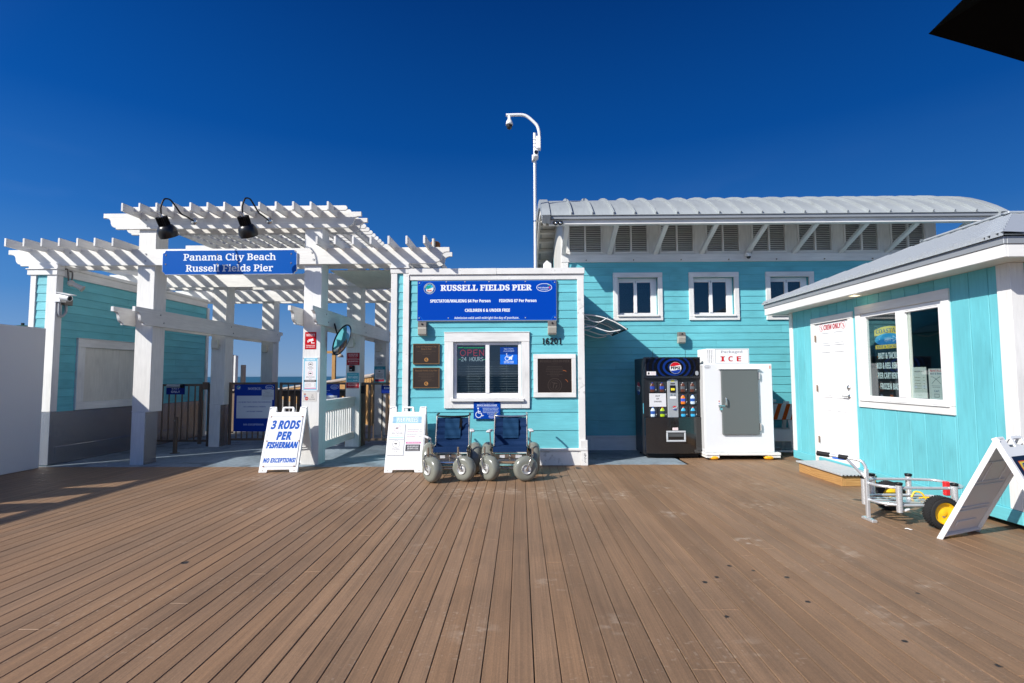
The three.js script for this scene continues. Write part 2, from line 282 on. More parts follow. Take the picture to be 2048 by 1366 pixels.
// a thin board whose front carries a print (uv 0..1 on the front, edge colour elsewhere)
function signG(w, h, d) {
  const g = new THREE.BoxGeometry(w, h, d), u = g.attributes.uv, n = g.attributes.normal;
  for (let i = 0; i < u.count; i++) if (n.getZ(i) < 0.5) u.setXY(i, 0.004, 0.004); return g;
}
const printMat = (tex, rough = 0.4, k = 0.84) => phy(k, k, k, rough, { map: tex, specularIntensity: 0.3 });
function sign(name, label, x0, x1, y0, y1, z, d, res, draw, o = {}) { // facing +z, its back at z
  const w = x1 - x0, h = y1 - y0, tex = canvasTex(Math.round(w * res), Math.round(h * res), draw);
  const m = put(o.parent || scene, name, signG(w, h, d), printMat(tex, o.rough, o.k), (x0 + x1) / 2, (y0 + y1) / 2, z + d / 2);
  if (!o.parent) tag(m, label, o.cat || 'sign', o.group); return m;
}
function screws(parent, pts, r = 0.009, mat = M.screw) { for (const [x, y, z] of pts) put(parent, 'screw', cyl(r, r, 0.008, 10), mat, x, y, z, Math.PI / 2); }

// ---------- the ground, sea, deck ----------
{
  const sea = structure('sea'); const g = new THREE.CircleGeometry(12000, 64);
  const wave = rep(dataTex(512, 512, grey((u, v) => 128 + (fbm(u * 10, v * 30, 5, 10, 30) - 0.5) * 220), false), 400, 400);
  put(sea, 'water', g, std(0.016, 0.082, 0.105, 0.35, { bumpMap: wave, bumpScale: 0.5 }), 0, -6.2, 0, -Math.PI / 2);
  const beach = structure('beach_sand'); put(beach, 'sand', cbox(400, 0.5, 120, 0.01), std(0.62, 0.56, 0.46, 0.95, { map: concreteMap }), 0, -6.1, 40);
}
const PW = 0.1425, X0 = -8.62;
{
  const deck = structure('deck');
  bx(deck, 'joist_layer', M.under, X0, 9.5, -0.3, -0.06, -9.3, 4);
  bx(deck, 'joist_layer', M.under, 3.0, 9.5, -0.3, -0.06, -11.6, -9.301);
  const nP = Math.floor((9.4 - X0) / PW), tone = [], zA = -11.5, zB = -2.0, split = 52, RES = 2048;
  for (let i = 0; i < nP; i++) tone.push([rr(0.955, 1.045), rr(-1, 1), rr(0, 100)]);
  // where the photograph shows chalky scuffs and dark spots: x, z, size, strength (negative: dark)
  const marks = [[-1.6, -8.1, 0.25, 1], [-0.75, -7.3, 0.5, 0.9], [-0.2, -7.4, 0.35, 0.8], [0.5, -7.3, 0.5, 0.9], [0.95, -8.0, 0.35, 1], [1.35, -7.2, 0.3, 1], [1.75, -6.2, 0.2, 1.1], [1.0, -6.9, 0.3, 0.8], [-2.6, -7.6, 0.4, 0.7], [-2.1, -7.0, 0.4, 0.7], [-1.3, -6.2, 0.3, 0.6],
    [2.2, -5.2, 0.16, 1.5], [2.9, -4.9, 0.3, 0.6], [3.0, -6.6, 0.4, 0.7], [2.0, -7.6, 0.3, 0.8], [-3.2, -6.4, 0.3, 0.6], [-2.2, -5.5, 0.12, 1.3], [0.3, -4.2, 0.25, 0.7], [0.6, -3.5, 0.2, 0.5], [1.3, -3.2, 0.2, 0.5], [2.5, -3.6, 0.25, 0.5], [-0.3, -3.4, 0.2, 0.5], [3.1, -4.2, 0.2, 0.6], [-4.2, -8.3, 0.35, 0.7], [-0.9, -5.0, 0.3, 0.35], [3.5, -7.8, 0.6, 0.4], [4.1, -7.0, 0.5, 0.4],
    [1.75, -4.55, 0.024, -3], [1.55, -4.3, 0.024, -3], [2.1, -4.3, 0.027, -3], [2.02, -3.85, 0.022, -3], [1.36, -3.62, 0.022, -3], [2.62, -3.04, 0.024, -3], [1.42, -4.2, 0.025, -2], [-2.9, -4.6, 0.04, -2.5], [2.3, -3.3, 0.02, -2], [1.9, -4.44, 0.02, -2], [2.9, -4.0, 0.018, -2]];
  const mats = [0, 1].map((side) => {
    const xa = side ? X0 + split * PW : X0, xb = side ? xa + split * PW : X0 + split * PW;
    const tx = dataTex(RES, 1408, (u, v, i) => {
      const x = xa + u * (xb - xa), z = zA + v * (zB - zA), k = Math.min(nP - 1, Math.floor((x - X0) / PW)), f = (x - X0) / PW - k, [t, h, o] = tone[k];
      const st = fbm(x * 210 + o, z * 2.2 + o, 2), wide = fbm(x * 26 + o * 3, z * 0.55 + o, 3), sp = vnoise(x * 280, z * 230), patch = fbm(x * 1.3 + 40, z * 1.3, 3), dirt = fbm(x * 5 + 11, z * 3 + 5, 4), st2 = fbm(x * 2.1 + 3, z * 1.7 + 8, 4);
      let q = t * (0.95 + (st - 0.5) * 0.2 + (wide - 0.5) * 0.13 + (sp - 0.5) * 0.14) * (0.97 + (patch - 0.5) * 0.1); q *= 1 - 0.035 * sstep(0.56, 0.72, dirt); if (f < 0.02 || f > 0.98) q *= 0.94;
      let R = q * 142, G = q * (112 + h * 1.2), B = q * (85 + h * 2.4); const s2 = sstep(0.8, 0.93, vnoise(x * 46 + 9, z * 60)) * sstep(0.55, 0.66, fbm(x * 2.2 + 7, z * 2.2, 3));
      let wv = s2 * 0.22;
      for (const [mx, mz, r, a] of marks) { const dx = (x - mx) / r, dz = (z - mz) / r, d2 = dx * dx + dz * dz; if (d2 > 1) continue; if (a > 0) wv += a * (1 - d2) * sstep(0.5, 0.78, fbm(x * 14 + mx * 9, z * 20 + mz, 4)) * 0.5; else { const e = 1 - sstep(0.35, 0.8, d2 + (vnoise(x * 70, z * 70) - 0.5) * 0.6); R += (26 - R) * e; G += (24 - G) * e; B += (25 - B) * e; } }
      wv = Math.min(0.8, wv); R += (206 - R) * wv; G += (198 - G) * wv; B += (188 - B) * wv;
      return [cl(R), cl(G), cl(B)];
    });
    tx.wrapS = tx.wrapT = THREE.MirroredRepeatWrapping;
    return [std(1, 1, 1, 0.62, { map: tx, bumpMap: grainBump, bumpScale: 0.0008 }), xa, xb];
  });
  for (let i = 0; i < nP; i++) {
    const xa = X0 + i * PW, xb = xa + PW - rr(0.0035, 0.0055), xm = (xa + xb) / 2, far = xm < -2.36 ? -9.36 : xm < 1.2 ? -9.52 : xm < 3.0 ? -9.57 : -11.5;
    const j = rr(-8.4, -1.5), ends = [[far, j - 0.0012], [j + 0.0012, 4]], side = i >= split ? 1 : 0, [mat, ma, mb] = mats[side], dy = rr(-0.0012, 0.0006);
    for (const [za, zb] of ends) {
      const g = cbox(xb - xa, 0.026, zb - za, 0.0035, false).clone(), p = g.attributes.position, u = g.attributes.uv;
      for (let k = 0; k < p.count; k++) u.setXY(k, (p.getX(k) + xm - ma) / (mb - ma), (p.getZ(k) + (za + zb) / 2 - zA) / (zB - zA));
      put(deck, 'plank', g, mat, xm, -0.013 + dy, (za + zb) / 2);
    }
  }
  const slab = structure('concrete_slab');
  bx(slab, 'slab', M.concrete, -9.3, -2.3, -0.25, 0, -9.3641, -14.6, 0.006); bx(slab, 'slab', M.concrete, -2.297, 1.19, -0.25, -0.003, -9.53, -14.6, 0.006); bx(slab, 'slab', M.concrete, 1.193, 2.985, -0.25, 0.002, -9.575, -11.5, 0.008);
  const pier = structure('pier_walkway'); bx(pier, 'walkway', M.pavement, -9.3, 1.19, -0.3, -0.012, -14.603, -17.5, 0.006);
  const wk = structure('pier_deck'), sh = shapeOf([[-9.3, 17.5], [1.19, 17.5], [-14.5, 48], [-26, 48]]); const g = extrude(sh, 0.3, 0); g.rotateX(-Math.PI / 2); put(wk, 'walkway', g, M.pavement, 0, -0.32, 0);
}
// ---------- ticket booth ----------
const BZ = -9.5;
{
  const t = thing('ticket_booth', 'turquoise lap sided ticket booth with white trim and one sliding service window', 'booth', [-0.6, 0, BZ]);
  const wx0 = -2.0, wx1 = 1.13, win = [-1.205, 0.025, 1.185, 2.21];
  // walls with the window opening, floor and roof closing the room
  put(t, 'wall', merged(cut([wx0, wx1, 0, 3.42], [win]).map(([a, b, c, d]) => boxG(a, b, c, d, BZ - 0.14, BZ - 0.02, 0.001))), M.tealDark, 0, 0, 0);
  bx(t, 'side_wall', M.teal[0], 1.01, wx1, 0, 3.42, -11.3, BZ - 0.141); bx(t, 'side_wall', M.teal[0], -2.3, -2.18, 0, 3.42, -11.3, BZ - 0.3); bx(t, 'back_wall', M.inside, -2.3, 1.13, 0, 3.42, -11.34, -11.301);
  bx(t, 'roof', M.roofDark, -2.28, 1.12, 3.42, 3.46, -11.33, BZ - 0.03); bx(t, 'floor', M.inside, -2.17, 1.0, 0.003, 0.02, -11.29, BZ - 0.15);
  bx(t, 'inner_counter', M.beige, -1.9, 0.9, 1.02, 1.06, -10.25, -9.7); bx(t, 'inner_shelf', M.grey, -1.7, 0.7, 0.02, 1.9, -11.2, -10.95); bx(t, 'monitor', M.black, -0.5, 0.02, 1.07, 1.4, -10.1, -10.05); bx(t, 'inner_cabinet', M.beige, -1.15, -0.75, 1.061, 1.62, -10.2, -10.0);
  const edges = [3.42, 3.262, 3.112, 2.952, 2.783, 2.633, 2.474, 2.315, 2.166, 2.009, 1.85, 1.69, 1.53, 1.365, 1.206, 0.94, 0.615, 0.3];
  siding(t, M.teal, '+z', BZ - 0.02, -1.99, 1.06, edges, [[-1.36, 0.165, 1.01, 2.375]]);
  siding(t, M.teal, '+x', 1.13, -11.25, BZ - 0.1, steps(3.42, 0.3, 0.157), [[-10.95, -10.0, 0.3, 2.25]]);
  // side door under the clear canopy
  const dr = bx(t, 'side_door', M.vinyl, 1.115, 1.14, 0.06, 2.15, -10.88, -10.07); put(dr, 'handle', new THREE.SphereGeometry(0.03, 12, 8), M.steel, 1.17, 1.0, -10.14);
  for (const [a, b, c, d] of [[-10.97, -10.88, 0.06, 2.24], [-10.07, -9.98, 0.06, 2.24], [-10.88, -10.07, 2.15, 2.24]]) bx(t, 'door_trim', M.white, 1.11, 1.155, c, d, a, b);
  // corner boards, cap, base
  bx(t, 'corner_board', M.whiteWorn, 1.045, 1.165, 0.302, 3.35, BZ - 0.09, BZ + 0.015);
  bx(t, 'cap_board', M.whiteWorn, -2.02, 1.17, 3.345, 3.44, BZ - 0.06, BZ + 0.012); const c1 = bx(t, 'cap_rail', M.whiteWorn, -2.022, -0.42, 3.442, 3.555, BZ - 0.12, BZ + 0.04); bx(t, 'cap_rail', M.whiteWorn, -0.417, 1.178, 3.444, 3.553, BZ - 0.12, BZ + 0.042);
  bx(t, 'side_cap', M.whiteWorn, 1.08, 1.178, 3.44, 3.55, -11.3, BZ - 0.121);
  bx(t, 'base_board', M.whiteWorn, -1.985, 1.07, 0.0, 0.255, BZ - 0.04, BZ + 0.022); bx(t, 'water_table', M.whiteWorn, -1.985, 1.2, 0.257, 0.302, BZ - 0.04, BZ + 0.048, 0.008);
  bx(t, 'base_block', M.whiteWorn, 1.072, 1.2, 0.0, 0.255, BZ - 0.1, BZ + 0.04); bx(t, 'base_block', M.whiteWorn, 1.068, 1.198, 0.304, 0.445, BZ - 0.1, BZ + 0.034); bx(t, 'side_base', M.whiteWorn, 1.13, 1.175, 0, 0.3, -11.3, BZ - 0.101);
  // wing wall carrying the shade frame
  bx(t, 'wing_wall', M.teal[1], -2.34, -2.03, 0, 3.48, BZ - 0.35, BZ - 0.012); siding(t, M.teal, '+z', BZ - 0.012, -2.24, -2.125, steps(3.44, 0.28, 0.157));
  for (const [a, b] of [[-2.352, -2.238], [-2.128, -2.02]]) bx(t, 'corner_board', M.whiteWorn, a, b, 0.25, 3.47, BZ - 0.1, BZ + 0.028);
  bx(t, 'wing_base', M.whiteWorn, -2.358, -2.015, 0, 0.248, BZ - 0.1, BZ + 0.034); bx(t, 'wing_cap', M.whiteWorn, -2.362, -2.024, 3.472, 3.56, BZ - 0.36, BZ + 0.036); bx(t, 'wing_cap', M.whiteWorn, -2.372, -2.014, 3.562, 3.585, BZ - 0.37, BZ + 0.055); bx(t, 'wing_cap', M.whiteWorn, -2.355, -2.03, 3.587, 3.655, BZ - 0.35, BZ + 0.026);
  // window
  const tr = (n, a, b, c, d, p = 0.026) => bx(t, n, M.white, a, b, c, d, BZ - 0.05, BZ + p);
  tr('window_trim', -1.372, 0.172, 2.212, 2.375, 0.03); tr('window_trim', -1.37, -1.207, 1.012, 2.21); tr('window_trim', 0.027, 0.17, 1.012, 2.21); tr('window_trim', -1.205, 0.025, 1.012, 1.135, 0.025); bx(t, 'drip_cap', M.white, -1.38, 0.18, 2.377, 2.392, BZ - 0.05, BZ + 0.04); bx(t, 'window_sill', M.white, -1.25, 0.065, 1.137, 1.187, BZ - 0.06, BZ + 0.075);
  const w = bx(t, 'window', M.vinyl, -1.203, -1.15, 1.189, 2.208, BZ - 0.09, BZ - 0.02);
  const fr = (a, b, c, d, z = 0) => bx(w, 'window_frame', M.vinyl, a, b, c, d, BZ - 0.088 + z, BZ - 0.022 + z); fr(-0.033, 0.023, 1.189, 2.208); fr(-1.148, -0.035, 2.156, 2.207); fr(-1.148, -0.035, 1.19, 1.284); fr(-0.626, -0.554, 1.286, 2.154, 0.012);
  put(w, 'pane', cbox(0.522, 0.868, 0.005, 0.001), M.tint, -0.887, 1.72, BZ - 0.06); put(w, 'pane', cbox(0.519, 0.868, 0.005, 0.001), M.tint, -0.294, 1.72, BZ - 0.052);
  const bl = thing('window_blind', 'white horizontal slat blind half raised behind the ticket window', 'blind', [-0.6, 1.23, BZ - 0.16]);
  bx(bl, 'head_rail', M.vinyl, -1.18, 0.0, 2.17, 2.205, BZ - 0.19, BZ - 0.145); for (let y = 1.31; y < 1.78; y += 0.046) put(bl, 'slat', cbox(1.16, 0.002, 0.024, 0.0005), M.vinyl, -0.59, y, BZ - 0.165, 0.25);
  for (const x of [-0.95, -0.25]) bx(bl, 'cord', M.vinyl, x, x + 0.004, 1.24, 2.17, BZ - 0.167, BZ - 0.163); bx(bl, 'bottom_rail', M.vinyl, -1.17, -0.01, 1.232, 1.25, BZ - 0.18, BZ - 0.15);
}
{ // signs and fittings on the booth
  const s = sign('admission_sign', 'wide blue admission price board at the top of the ticket booth', -1.868, 0.668, 2.587, 3.335, BZ - 0.003, 0.03, 560, (g, w, h) => {
    g.fillStyle = '#8f979f'; g.fillRect(0, 0, w, h); g.fillStyle = '#0046b6'; g.fillRect(3, 4, w - 6, h - 12); g.strokeStyle = '#2a86e0'; g.lineWidth = 2.5;
    for (const [x, y] of [[3, 4], [w - 3, 4], [3, h - 8], [w - 3, h - 8]]) { g.beginPath(); g.arc(x, y, 50, 0, 7); g.save(); g.clip(); g.restore(); g.stroke(); } g.beginPath(); g.moveTo(54, 10); g.lineTo(w - 54, 10); g.moveTo(54, h - 14); g.lineTo(w - 54, h - 14); g.stroke();
    seal(g, w * 0.0875, h * 0.195, h * 0.138); oval(g, w * 0.912, h * 0.185, w * 0.108);
    txt(g, 'RUSSELL FIELDS PIER', w * 0.494, h * 0.185, h * 0.19, '#f7f8fb', { f: 'serif', fit: w * 0.655, stroke: '#f7f8fb', lw: 4 });
    txt(g, 'SPECTATOR/WALKING $4 Per Person', w * 0.31, h * 0.505, h * 0.1, '#f4f6fa', { fit: w * 0.435, stroke: '#f4f6fa', lw: 2 }); txt(g, 'FISHING $7 Per Person', w * 0.722, h * 0.505, h * 0.1, '#f4f6fa', { fit: w * 0.27, stroke: '#f4f6fa', lw: 2 });
    txt(g, 'CHILDREN 6 & UNDER FREE', w * 0.504, h * 0.737, h * 0.1, '#f4f6fa', { fit: w * 0.325, stroke: '#f4f6fa', lw: 2 }); txt(g, 'Admission valid until midnight the day of purchase.', w * 0.5, h * 0.922, h * 0.075, '#eef2f8', { fit: w * 0.465 });
  }, { rough: 0.3 });
  screws(s, [[-1.83, 3.29], [-1.34, 3.31], [-1.0, 3.31], [-0.56, 3.31], [0.1, 3.31], [0.635, 3.29], [-1.83, 2.65], [-1.3, 2.645], [-0.6, 2.645], [0.1, 2.645], [0.635, 2.65]].map(([x, y]) => [x, y, BZ + 0.029]), 0.011, M.grey);
  const lamp = (label, x, y, z) => { // wall pack light: bronze housing with a ribbed clear lower lens
    const t = thing('wall_light', label, 'light', [x, y, z]);
    const P = [[0, 0.125], [0.085, 0.125], [0.115, 0.1], [0.118, 0.035], [0, 0.035]], L = [[0, 0.034], [0.116, 0.034], [0.122, 0.0], [0.105, -0.09], [0.085, -0.118], [0, -0.118]];
    const ex = (pts, mat, n) => { const g = extrude(shapeOf(pts), 0.155, 0.006); g.rotateY(-Math.PI / 2); put(t, n, g, mat, x + 0.0775, y, z); }; ex(P, M.lampGrey, 'housing'); ex(L, M.lens, 'lens'); put(t, 'sensor', cyl(0.016, 0.016, 0.02, 12), M.black, x, y + 0.085, z + 0.118, Math.PI / 2);
  };
  lamp('weathered wall light on the booth above the two small bronze plaques', -1.762, 2.444, BZ - 0.004); lamp('weathered wall light on the booth above the house number', 0.581, 2.452, BZ - 0.004); lamp('small wall light on the turquoise building above the ice freezer', 3.46, 2.39, -11.34);
  const plq = (label, x0, x1, y0, y1, title, n) => {
    const t = sign('bronze_plaque', label, x0, x1, y0, y1, BZ - 0.003, 0.024, 620, (g, w, h) => {
      g.fillStyle = '#3b322e'; g.fillRect(0, 0, w, h); title.forEach((s, i) => txt(g, s, w / 2, h * (0.14 + i * 0.12), h * 0.105, '#8d6b48', { w: 'normal', fit: w * (title.length > 1 ? (i ? 0.4 : 0.76) : 0.85) }));
      lines(g, w * 0.14, w * 0.86, Array.from({ length: n }, (_, i) => h * (title.length > 1 ? 0.36 : 0.26) + i * h * 0.075), '#5d4d40', 4, 0.3); disc(g, w / 2, h * 0.78, h * 0.1, '#b5824a'); g.fillStyle = '#3a2d24'; g.beginPath(); g.ellipse(w * 0.49, h * 0.76, h * 0.03, h * 0.05, 0.3, 0, 7); g.ellipse(w * 0.51, h * 0.825, h * 0.05, h * 0.012, 0, 0, 7); g.fill();
    }, { cat: 'plaque', rough: 0.5 });
    const f = std(0.22, 0.13, 0.065, 0.45, { metalness: 0.5 }), b = 0.014, z = BZ + 0.017; bx(m0(t), 'rim', f, x0 - 0.003, x1 + 0.003, y1 - b, y1 + 0.003, z, z + 0.012); bx(t, 'rim', f, x0 - 0.003, x1 + 0.003, y0 - 0.003, y0 + b, z, z + 0.012); bx(t, 'rim', f, x0 - 0.003, x0 + b, y0 + b, y1 - b, z, z + 0.012); bx(t, 'rim', f, x1 - b, x1 + 0.003, y0 + b, y1 - b, z, z + 0.012); return t;
  };
  function m0(t) { return t; }
  plq('small bronze plaque directly under the wall light, upper of two', -1.936, -1.457, 1.81, 2.179, ['City of Panama City', 'Beach Pier'], 3); plq('small bronze plaque below the other small one, lower of two', -1.936, -1.456, 1.378, 1.745, ['Russell-Fields City Pier'], 6);
  const big = thing('framed_plaque', 'square dark dedication plaque in a white frame under the house number', 'plaque', [0.623, 1.205, BZ]);
  for (const [a, b, c, d, p] of [[0.241, 1.005, 1.9, 1.983, 0.03], [0.24, 1.004, 1.205, 1.29, 0.031], [0.241, 0.318, 1.291, 1.899, 0.03], [0.928, 1.005, 1.291, 1.899, 0.03]]) bx(big, 'frame', M.white, a, b, c, d, BZ - 0.006, BZ + p);
  sign('plate', '', 0.305, 0.941, 1.275, 1.918, BZ - 0.002, 0.018, 620, (g, w, h) => {
    g.fillStyle = '#6d4a2c'; g.fillRect(0, 0, w, h); g.fillStyle = '#2d2624'; g.fillRect(12, 12, w - 24, h - 24); txt(g, 'RUSSELL-FIELDS PIER', w / 2, h * 0.1, h * 0.085, '#4a413c', { f: 'serif', fit: w * 0.84 }); lines(g, w * 0.38, w * 0.62, [h * 0.17], '#453c38', 3); lines(g, w * 0.22, w * 0.78, [0.24, 0.285, 0.33, 0.375, 0.42, 0.46, 0.505].map((k) => k * h), '#463e39', 5, 0.3);
    ring(g, w / 2, h * 0.77, h * 0.19, 3, '#5a5049'); ring(g, w / 2, h * 0.77, h * 0.135, 2, '#504740'); g.strokeStyle = '#544b44'; g.lineWidth = 5; g.beginPath(); g.moveTo(w * 0.45, h * 0.86); g.quadraticCurveTo(w * 0.46, h * 0.78, w * 0.49, h * 0.7); g.moveTo(w * 0.42, h * 0.7); g.lineTo(w * 0.57, h * 0.72); g.moveTo(w * 0.52, h * 0.86); g.lineTo(w * 0.56, h * 0.77); g.stroke();
    g.strokeStyle = '#a75f35'; g.lineWidth = 6; g.beginPath(); g.moveTo(w * 0.73, h * 0.355); g.quadraticCurveTo(w * 0.78, h * 0.355, w * 0.83, h * 0.385); g.moveTo(w * 0.8, h * 0.61); g.quadraticCurveTo(w * 0.85, h * 0.63, w * 0.865, h * 0.68); g.stroke();
  }, { parent: big });
  // house number, cut characters
  const num = thing('house_number', 'black metal house number 16201 on the turquoise booth wall', 'house number', [0.58, 2.17, BZ]);
  const digits = { 1: [[0.02, 0], [0.02, 0.1]], 6: null, 2: null, 0: null };
  const tubeDigit = (ch, x) => {
    const W = 0.052, H = 0.1, y = 2.172, z = BZ + 0.004, mk = (pts) => tubeG(pts.map(([a, b]) => [a * W, b * H, 0]), 0.0098, 20, 6);
    const G = { 1: [mk([[0.25, 0.8], [0.5, 1]]), mk([[0.5, 1], [0.5, 0]]), mk([[0.25, 0], [0.75, 0]])], 6: [mk([[0.9, 0.95], [0.5, 0.98], [0.15, 0.7], [0.05, 0.3], [0.3, 0.02], [0.7, 0.02], [0.95, 0.28], [0.75, 0.55], [0.35, 0.55], [0.1, 0.35]])], 2: [mk([[0.08, 0.72], [0.25, 0.97], [0.7, 0.98], [0.9, 0.72], [0.6, 0.4], [0.08, 0.03]]), mk([[0.05, 0.02], [0.95, 0.02]])], 0: [mk([[0.5, 1], [0.12, 0.8], [0.05, 0.5], [0.12, 0.2], [0.5, 0], [0.88, 0.2], [0.95, 0.5], [0.88, 0.8], [0.5, 1]])] }[ch];
    put(num, 'digit', merged(G), M.black, x, y, z);
  };
  [...'16201'].forEach((c, i) => tubeDigit(c, [0.4, 0.468, 0.545, 0.622, 0.703][i]));
  // window signs
  const led = thing('neon_open_sign', 'lit open 24 hours sign of coloured dots behind the ticket window', 'sign', [-0.89, 1.85, BZ - 0.1]);
  bx(led, 'panel', std(0.006, 0.006, 0.007, 0.4), -1.145, -0.632, 1.85, 2.152, BZ - 0.118, BZ - 0.106, 0.001);
  const glow = (r, g, b, e) => new THREE.MeshStandardMaterial({ color: rgb(0.02, 0.02, 0.02), emissive: rgb(r, g, b), emissiveIntensity: e, roughness: 0.5 });
  const dots = (pts, mat, n) => { const G = []; for (const p of pts) for (let i = 0; i < p.length - 1; i++) { const [a, b] = [p[i], p[i + 1]], L = Math.hypot(b[0] - a[0], b[1] - a[1]), k = Math.max(1, Math.round(L / 0.0085)); for (let j = 0; j <= k; j++) G.push(geoAt(cyl(0.0046, 0.0046, 0.004, 6), a[0] + (b[0] - a[0]) * j / k, a[1] + (b[1] - a[1]) * j / k, 0, Math.PI / 2)); } put(led, n, merged(G), mat, 0, 0, BZ - 0.104); };
  const O = (x, y, w, h, n = 16) => Array.from({ length: n + 1 }, (_, i) => [x + w / 2 + Math.cos(i / n * 6.283) * w / 2, y + h / 2 + Math.sin(i / n * 6.283) * h / 2]);
  const X = (k) => -1.095 + k * 0.116, y0 = 1.965, y1 = 2.07;
  dots([O(X(0), y0, 0.095, 0.105), [[X(1) + 0.022, y0], [X(1) + 0.022, y1], [X(1) + 0.075, y1], [X(1) + 0.09, y1 - 0.025], [X(1) + 0.075, y1 - 0.052], [X(1) + 0.022, y1 - 0.052]], [[X(2) + 0.08, y0], [X(2) + 0.015, y0], [X(2) + 0.015, y1], [X(2) + 0.08, y1]], [[X(2) + 0.015, y0 + 0.053], [X(2) + 0.07, y0 + 0.053]], [[X(3) + 0.005, y0], [X(3) + 0.005, y1], [X(3) + 0.08, y0], [X(3) + 0.08, y1]]], glow(1, 0.02, 0.03, 1.1), 'red_word');
  dots([[[-1.13, 2.112], [-1.05, 2.118]], [[-1.03, 2.11], [-0.66, 2.108]], [[-1.12, 1.9], [-1.085, 1.9]], [[-0.67, 1.897], [-0.637, 1.897]]], glow(0.03, 0.9, 0.2, 1.1), 'green_bar');
  const w24 = []; const L = { 2: [[[0, 0.85], [0.3, 1], [0.7, 1], [1, 0.75], [0, 0], [1, 0]]], 4: [[[0.75, 0], [0.75, 1], [0, 0.3], [1, 0.3]]], H: [[[0, 0], [0, 1]], [[1, 0], [1, 1]], [[0, 0.5], [1, 0.5]]], O: [O(0, 0, 1, 1)], U: [[[0, 1], [0, 0.25], [0.3, 0], [0.7, 0], [1, 0.25], [1, 1]]], R: [[[0, 0], [0, 1], [0.7, 1], [1, 0.75], [0.7, 0.5], [0, 0.5]], [[0.5, 0.5], [1, 0]]], S: [[[1, 0.9], [0.5, 1], [0, 0.75], [1, 0.25], [0.5, 0], [0, 0.1]]] };
  [...'24 HOURS'].forEach((c, i) => { if (L[c]) for (const p of L[c]) w24.push(p.map(([a, b]) => [-1.075 + i * 0.0515 + a * 0.038, 1.868 + b * 0.068])); }); dots(w24, glow(0.6, 0.75, 0.85, 1.1), 'white_word');
  sign('service_dog_sign', 'blue and navy no pets service dog sticker beside the lit open sign', -0.362, -0.047, 1.803, 2.114, BZ - 0.0497, 0.003, 900, (g, w, h) => {
    g.fillStyle = '#1c6fe0'; g.fillRect(0, 0, w, h); g.fillStyle = '#123f93'; g.fillRect(0, 0, w, h * 0.43); txt(g, 'NO PETS', w / 2, h * 0.1, h * 0.1, '#cfdcf2', { fit: w * 0.55, w: 'normal' }); txt(g, 'ALLOWED', w / 2, h * 0.225, h * 0.1, '#cfdcf2', { fit: w * 0.62, w: 'normal' });
    chairIcon(g, w * 0.4, h * 0.58, h * 0.24, '#eef4fb'); g.fillStyle = '#eef4fb'; g.beginPath(); g.moveTo(w * 0.5, h * 0.56); g.lineTo(w * 0.64, h * 0.54); g.lineTo(w * 0.7, h * 0.46); g.lineTo(w * 0.76, h * 0.5); g.lineTo(w * 0.7, h * 0.56); g.lineTo(w * 0.69, h * 0.74); g.lineTo(w * 0.62, h * 0.74); g.lineTo(w * 0.6, h * 0.66); g.lineTo(w * 0.55, h * 0.74); g.lineTo(w * 0.5, h * 0.74); g.fill(); txt(g, 'SERVICE DOGS', w / 2, h * 0.83, h * 0.075, '#e8f0fa', { fit: w * 0.58 }); txt(g, 'ARE WELCOME', w / 2, h * 0.91, h * 0.075, '#e8f0fa', { fit: w * 0.58 });
  });
  sign('wheelchair_sign', 'blue beach wheelchair notice under the booth window sill', -0.837, -0.36, 0.827, 1.134, BZ + 0.024, 0.012, 720, (g, w, h) => {
    g.fillStyle = '#0044aa'; g.fillRect(0, 0, w, h); txt(g, 'RUSSELL FIELDS PIER', w / 2, h * 0.09, h * 0.075, '#eef2fa', { fit: w * 0.55 }); txt(g, 'BEACH WHEELCHAIR', w / 2, h * 0.21, h * 0.13, '#eef2fa', { fit: w * 0.76 }); g.fillStyle = '#eef2fa'; g.fillRect(w * 0.1, h * 0.295, w * 0.8, 3);
    chairIcon(g, w * 0.19, h * 0.66, h * 0.34, '#eef2fa'); ['Beach wheelchairs are available for two', 'hour usage in sunshine. Participants', 'will need to fill out a form and leave a', 'valid I.D. Please see the Pier office', 'for more details.'].forEach((s, i) => txt(g, s, w * 0.64, h * (0.385 + i * 0.082), h * 0.062, '#eef2fa', { fit: w * [0.6, 0.56, 0.6, 0.58, 0.26][i] })); oval(g, w * 0.68, h * 0.87, w * 0.22);
  });
}
{ // marker scrawl on the booth's corner block
  const m = put(scene, 'graffiti', signG(0.07, 0.19, 0.002), std(0.86, 0.86, 0.86, 0.6, { transparent: true, map: canvasTex(140, 380, (g, w, h) => { g.strokeStyle = '#2b2b2e'; g.lineWidth = 7; g.lineCap = 'round'; g.beginPath(); g.moveTo(30, 20); for (let k = 0; k < 26; k++) g.lineTo(w * (0.2 + 0.6 * hash2(k, 77)), h * (0.06 + 0.034 * k)); g.stroke(); }) }), 1.15, 0.13, BZ + 0.0405); tag(m, 'black marker scrawl on the white base block of the booth', 'graffiti');
}
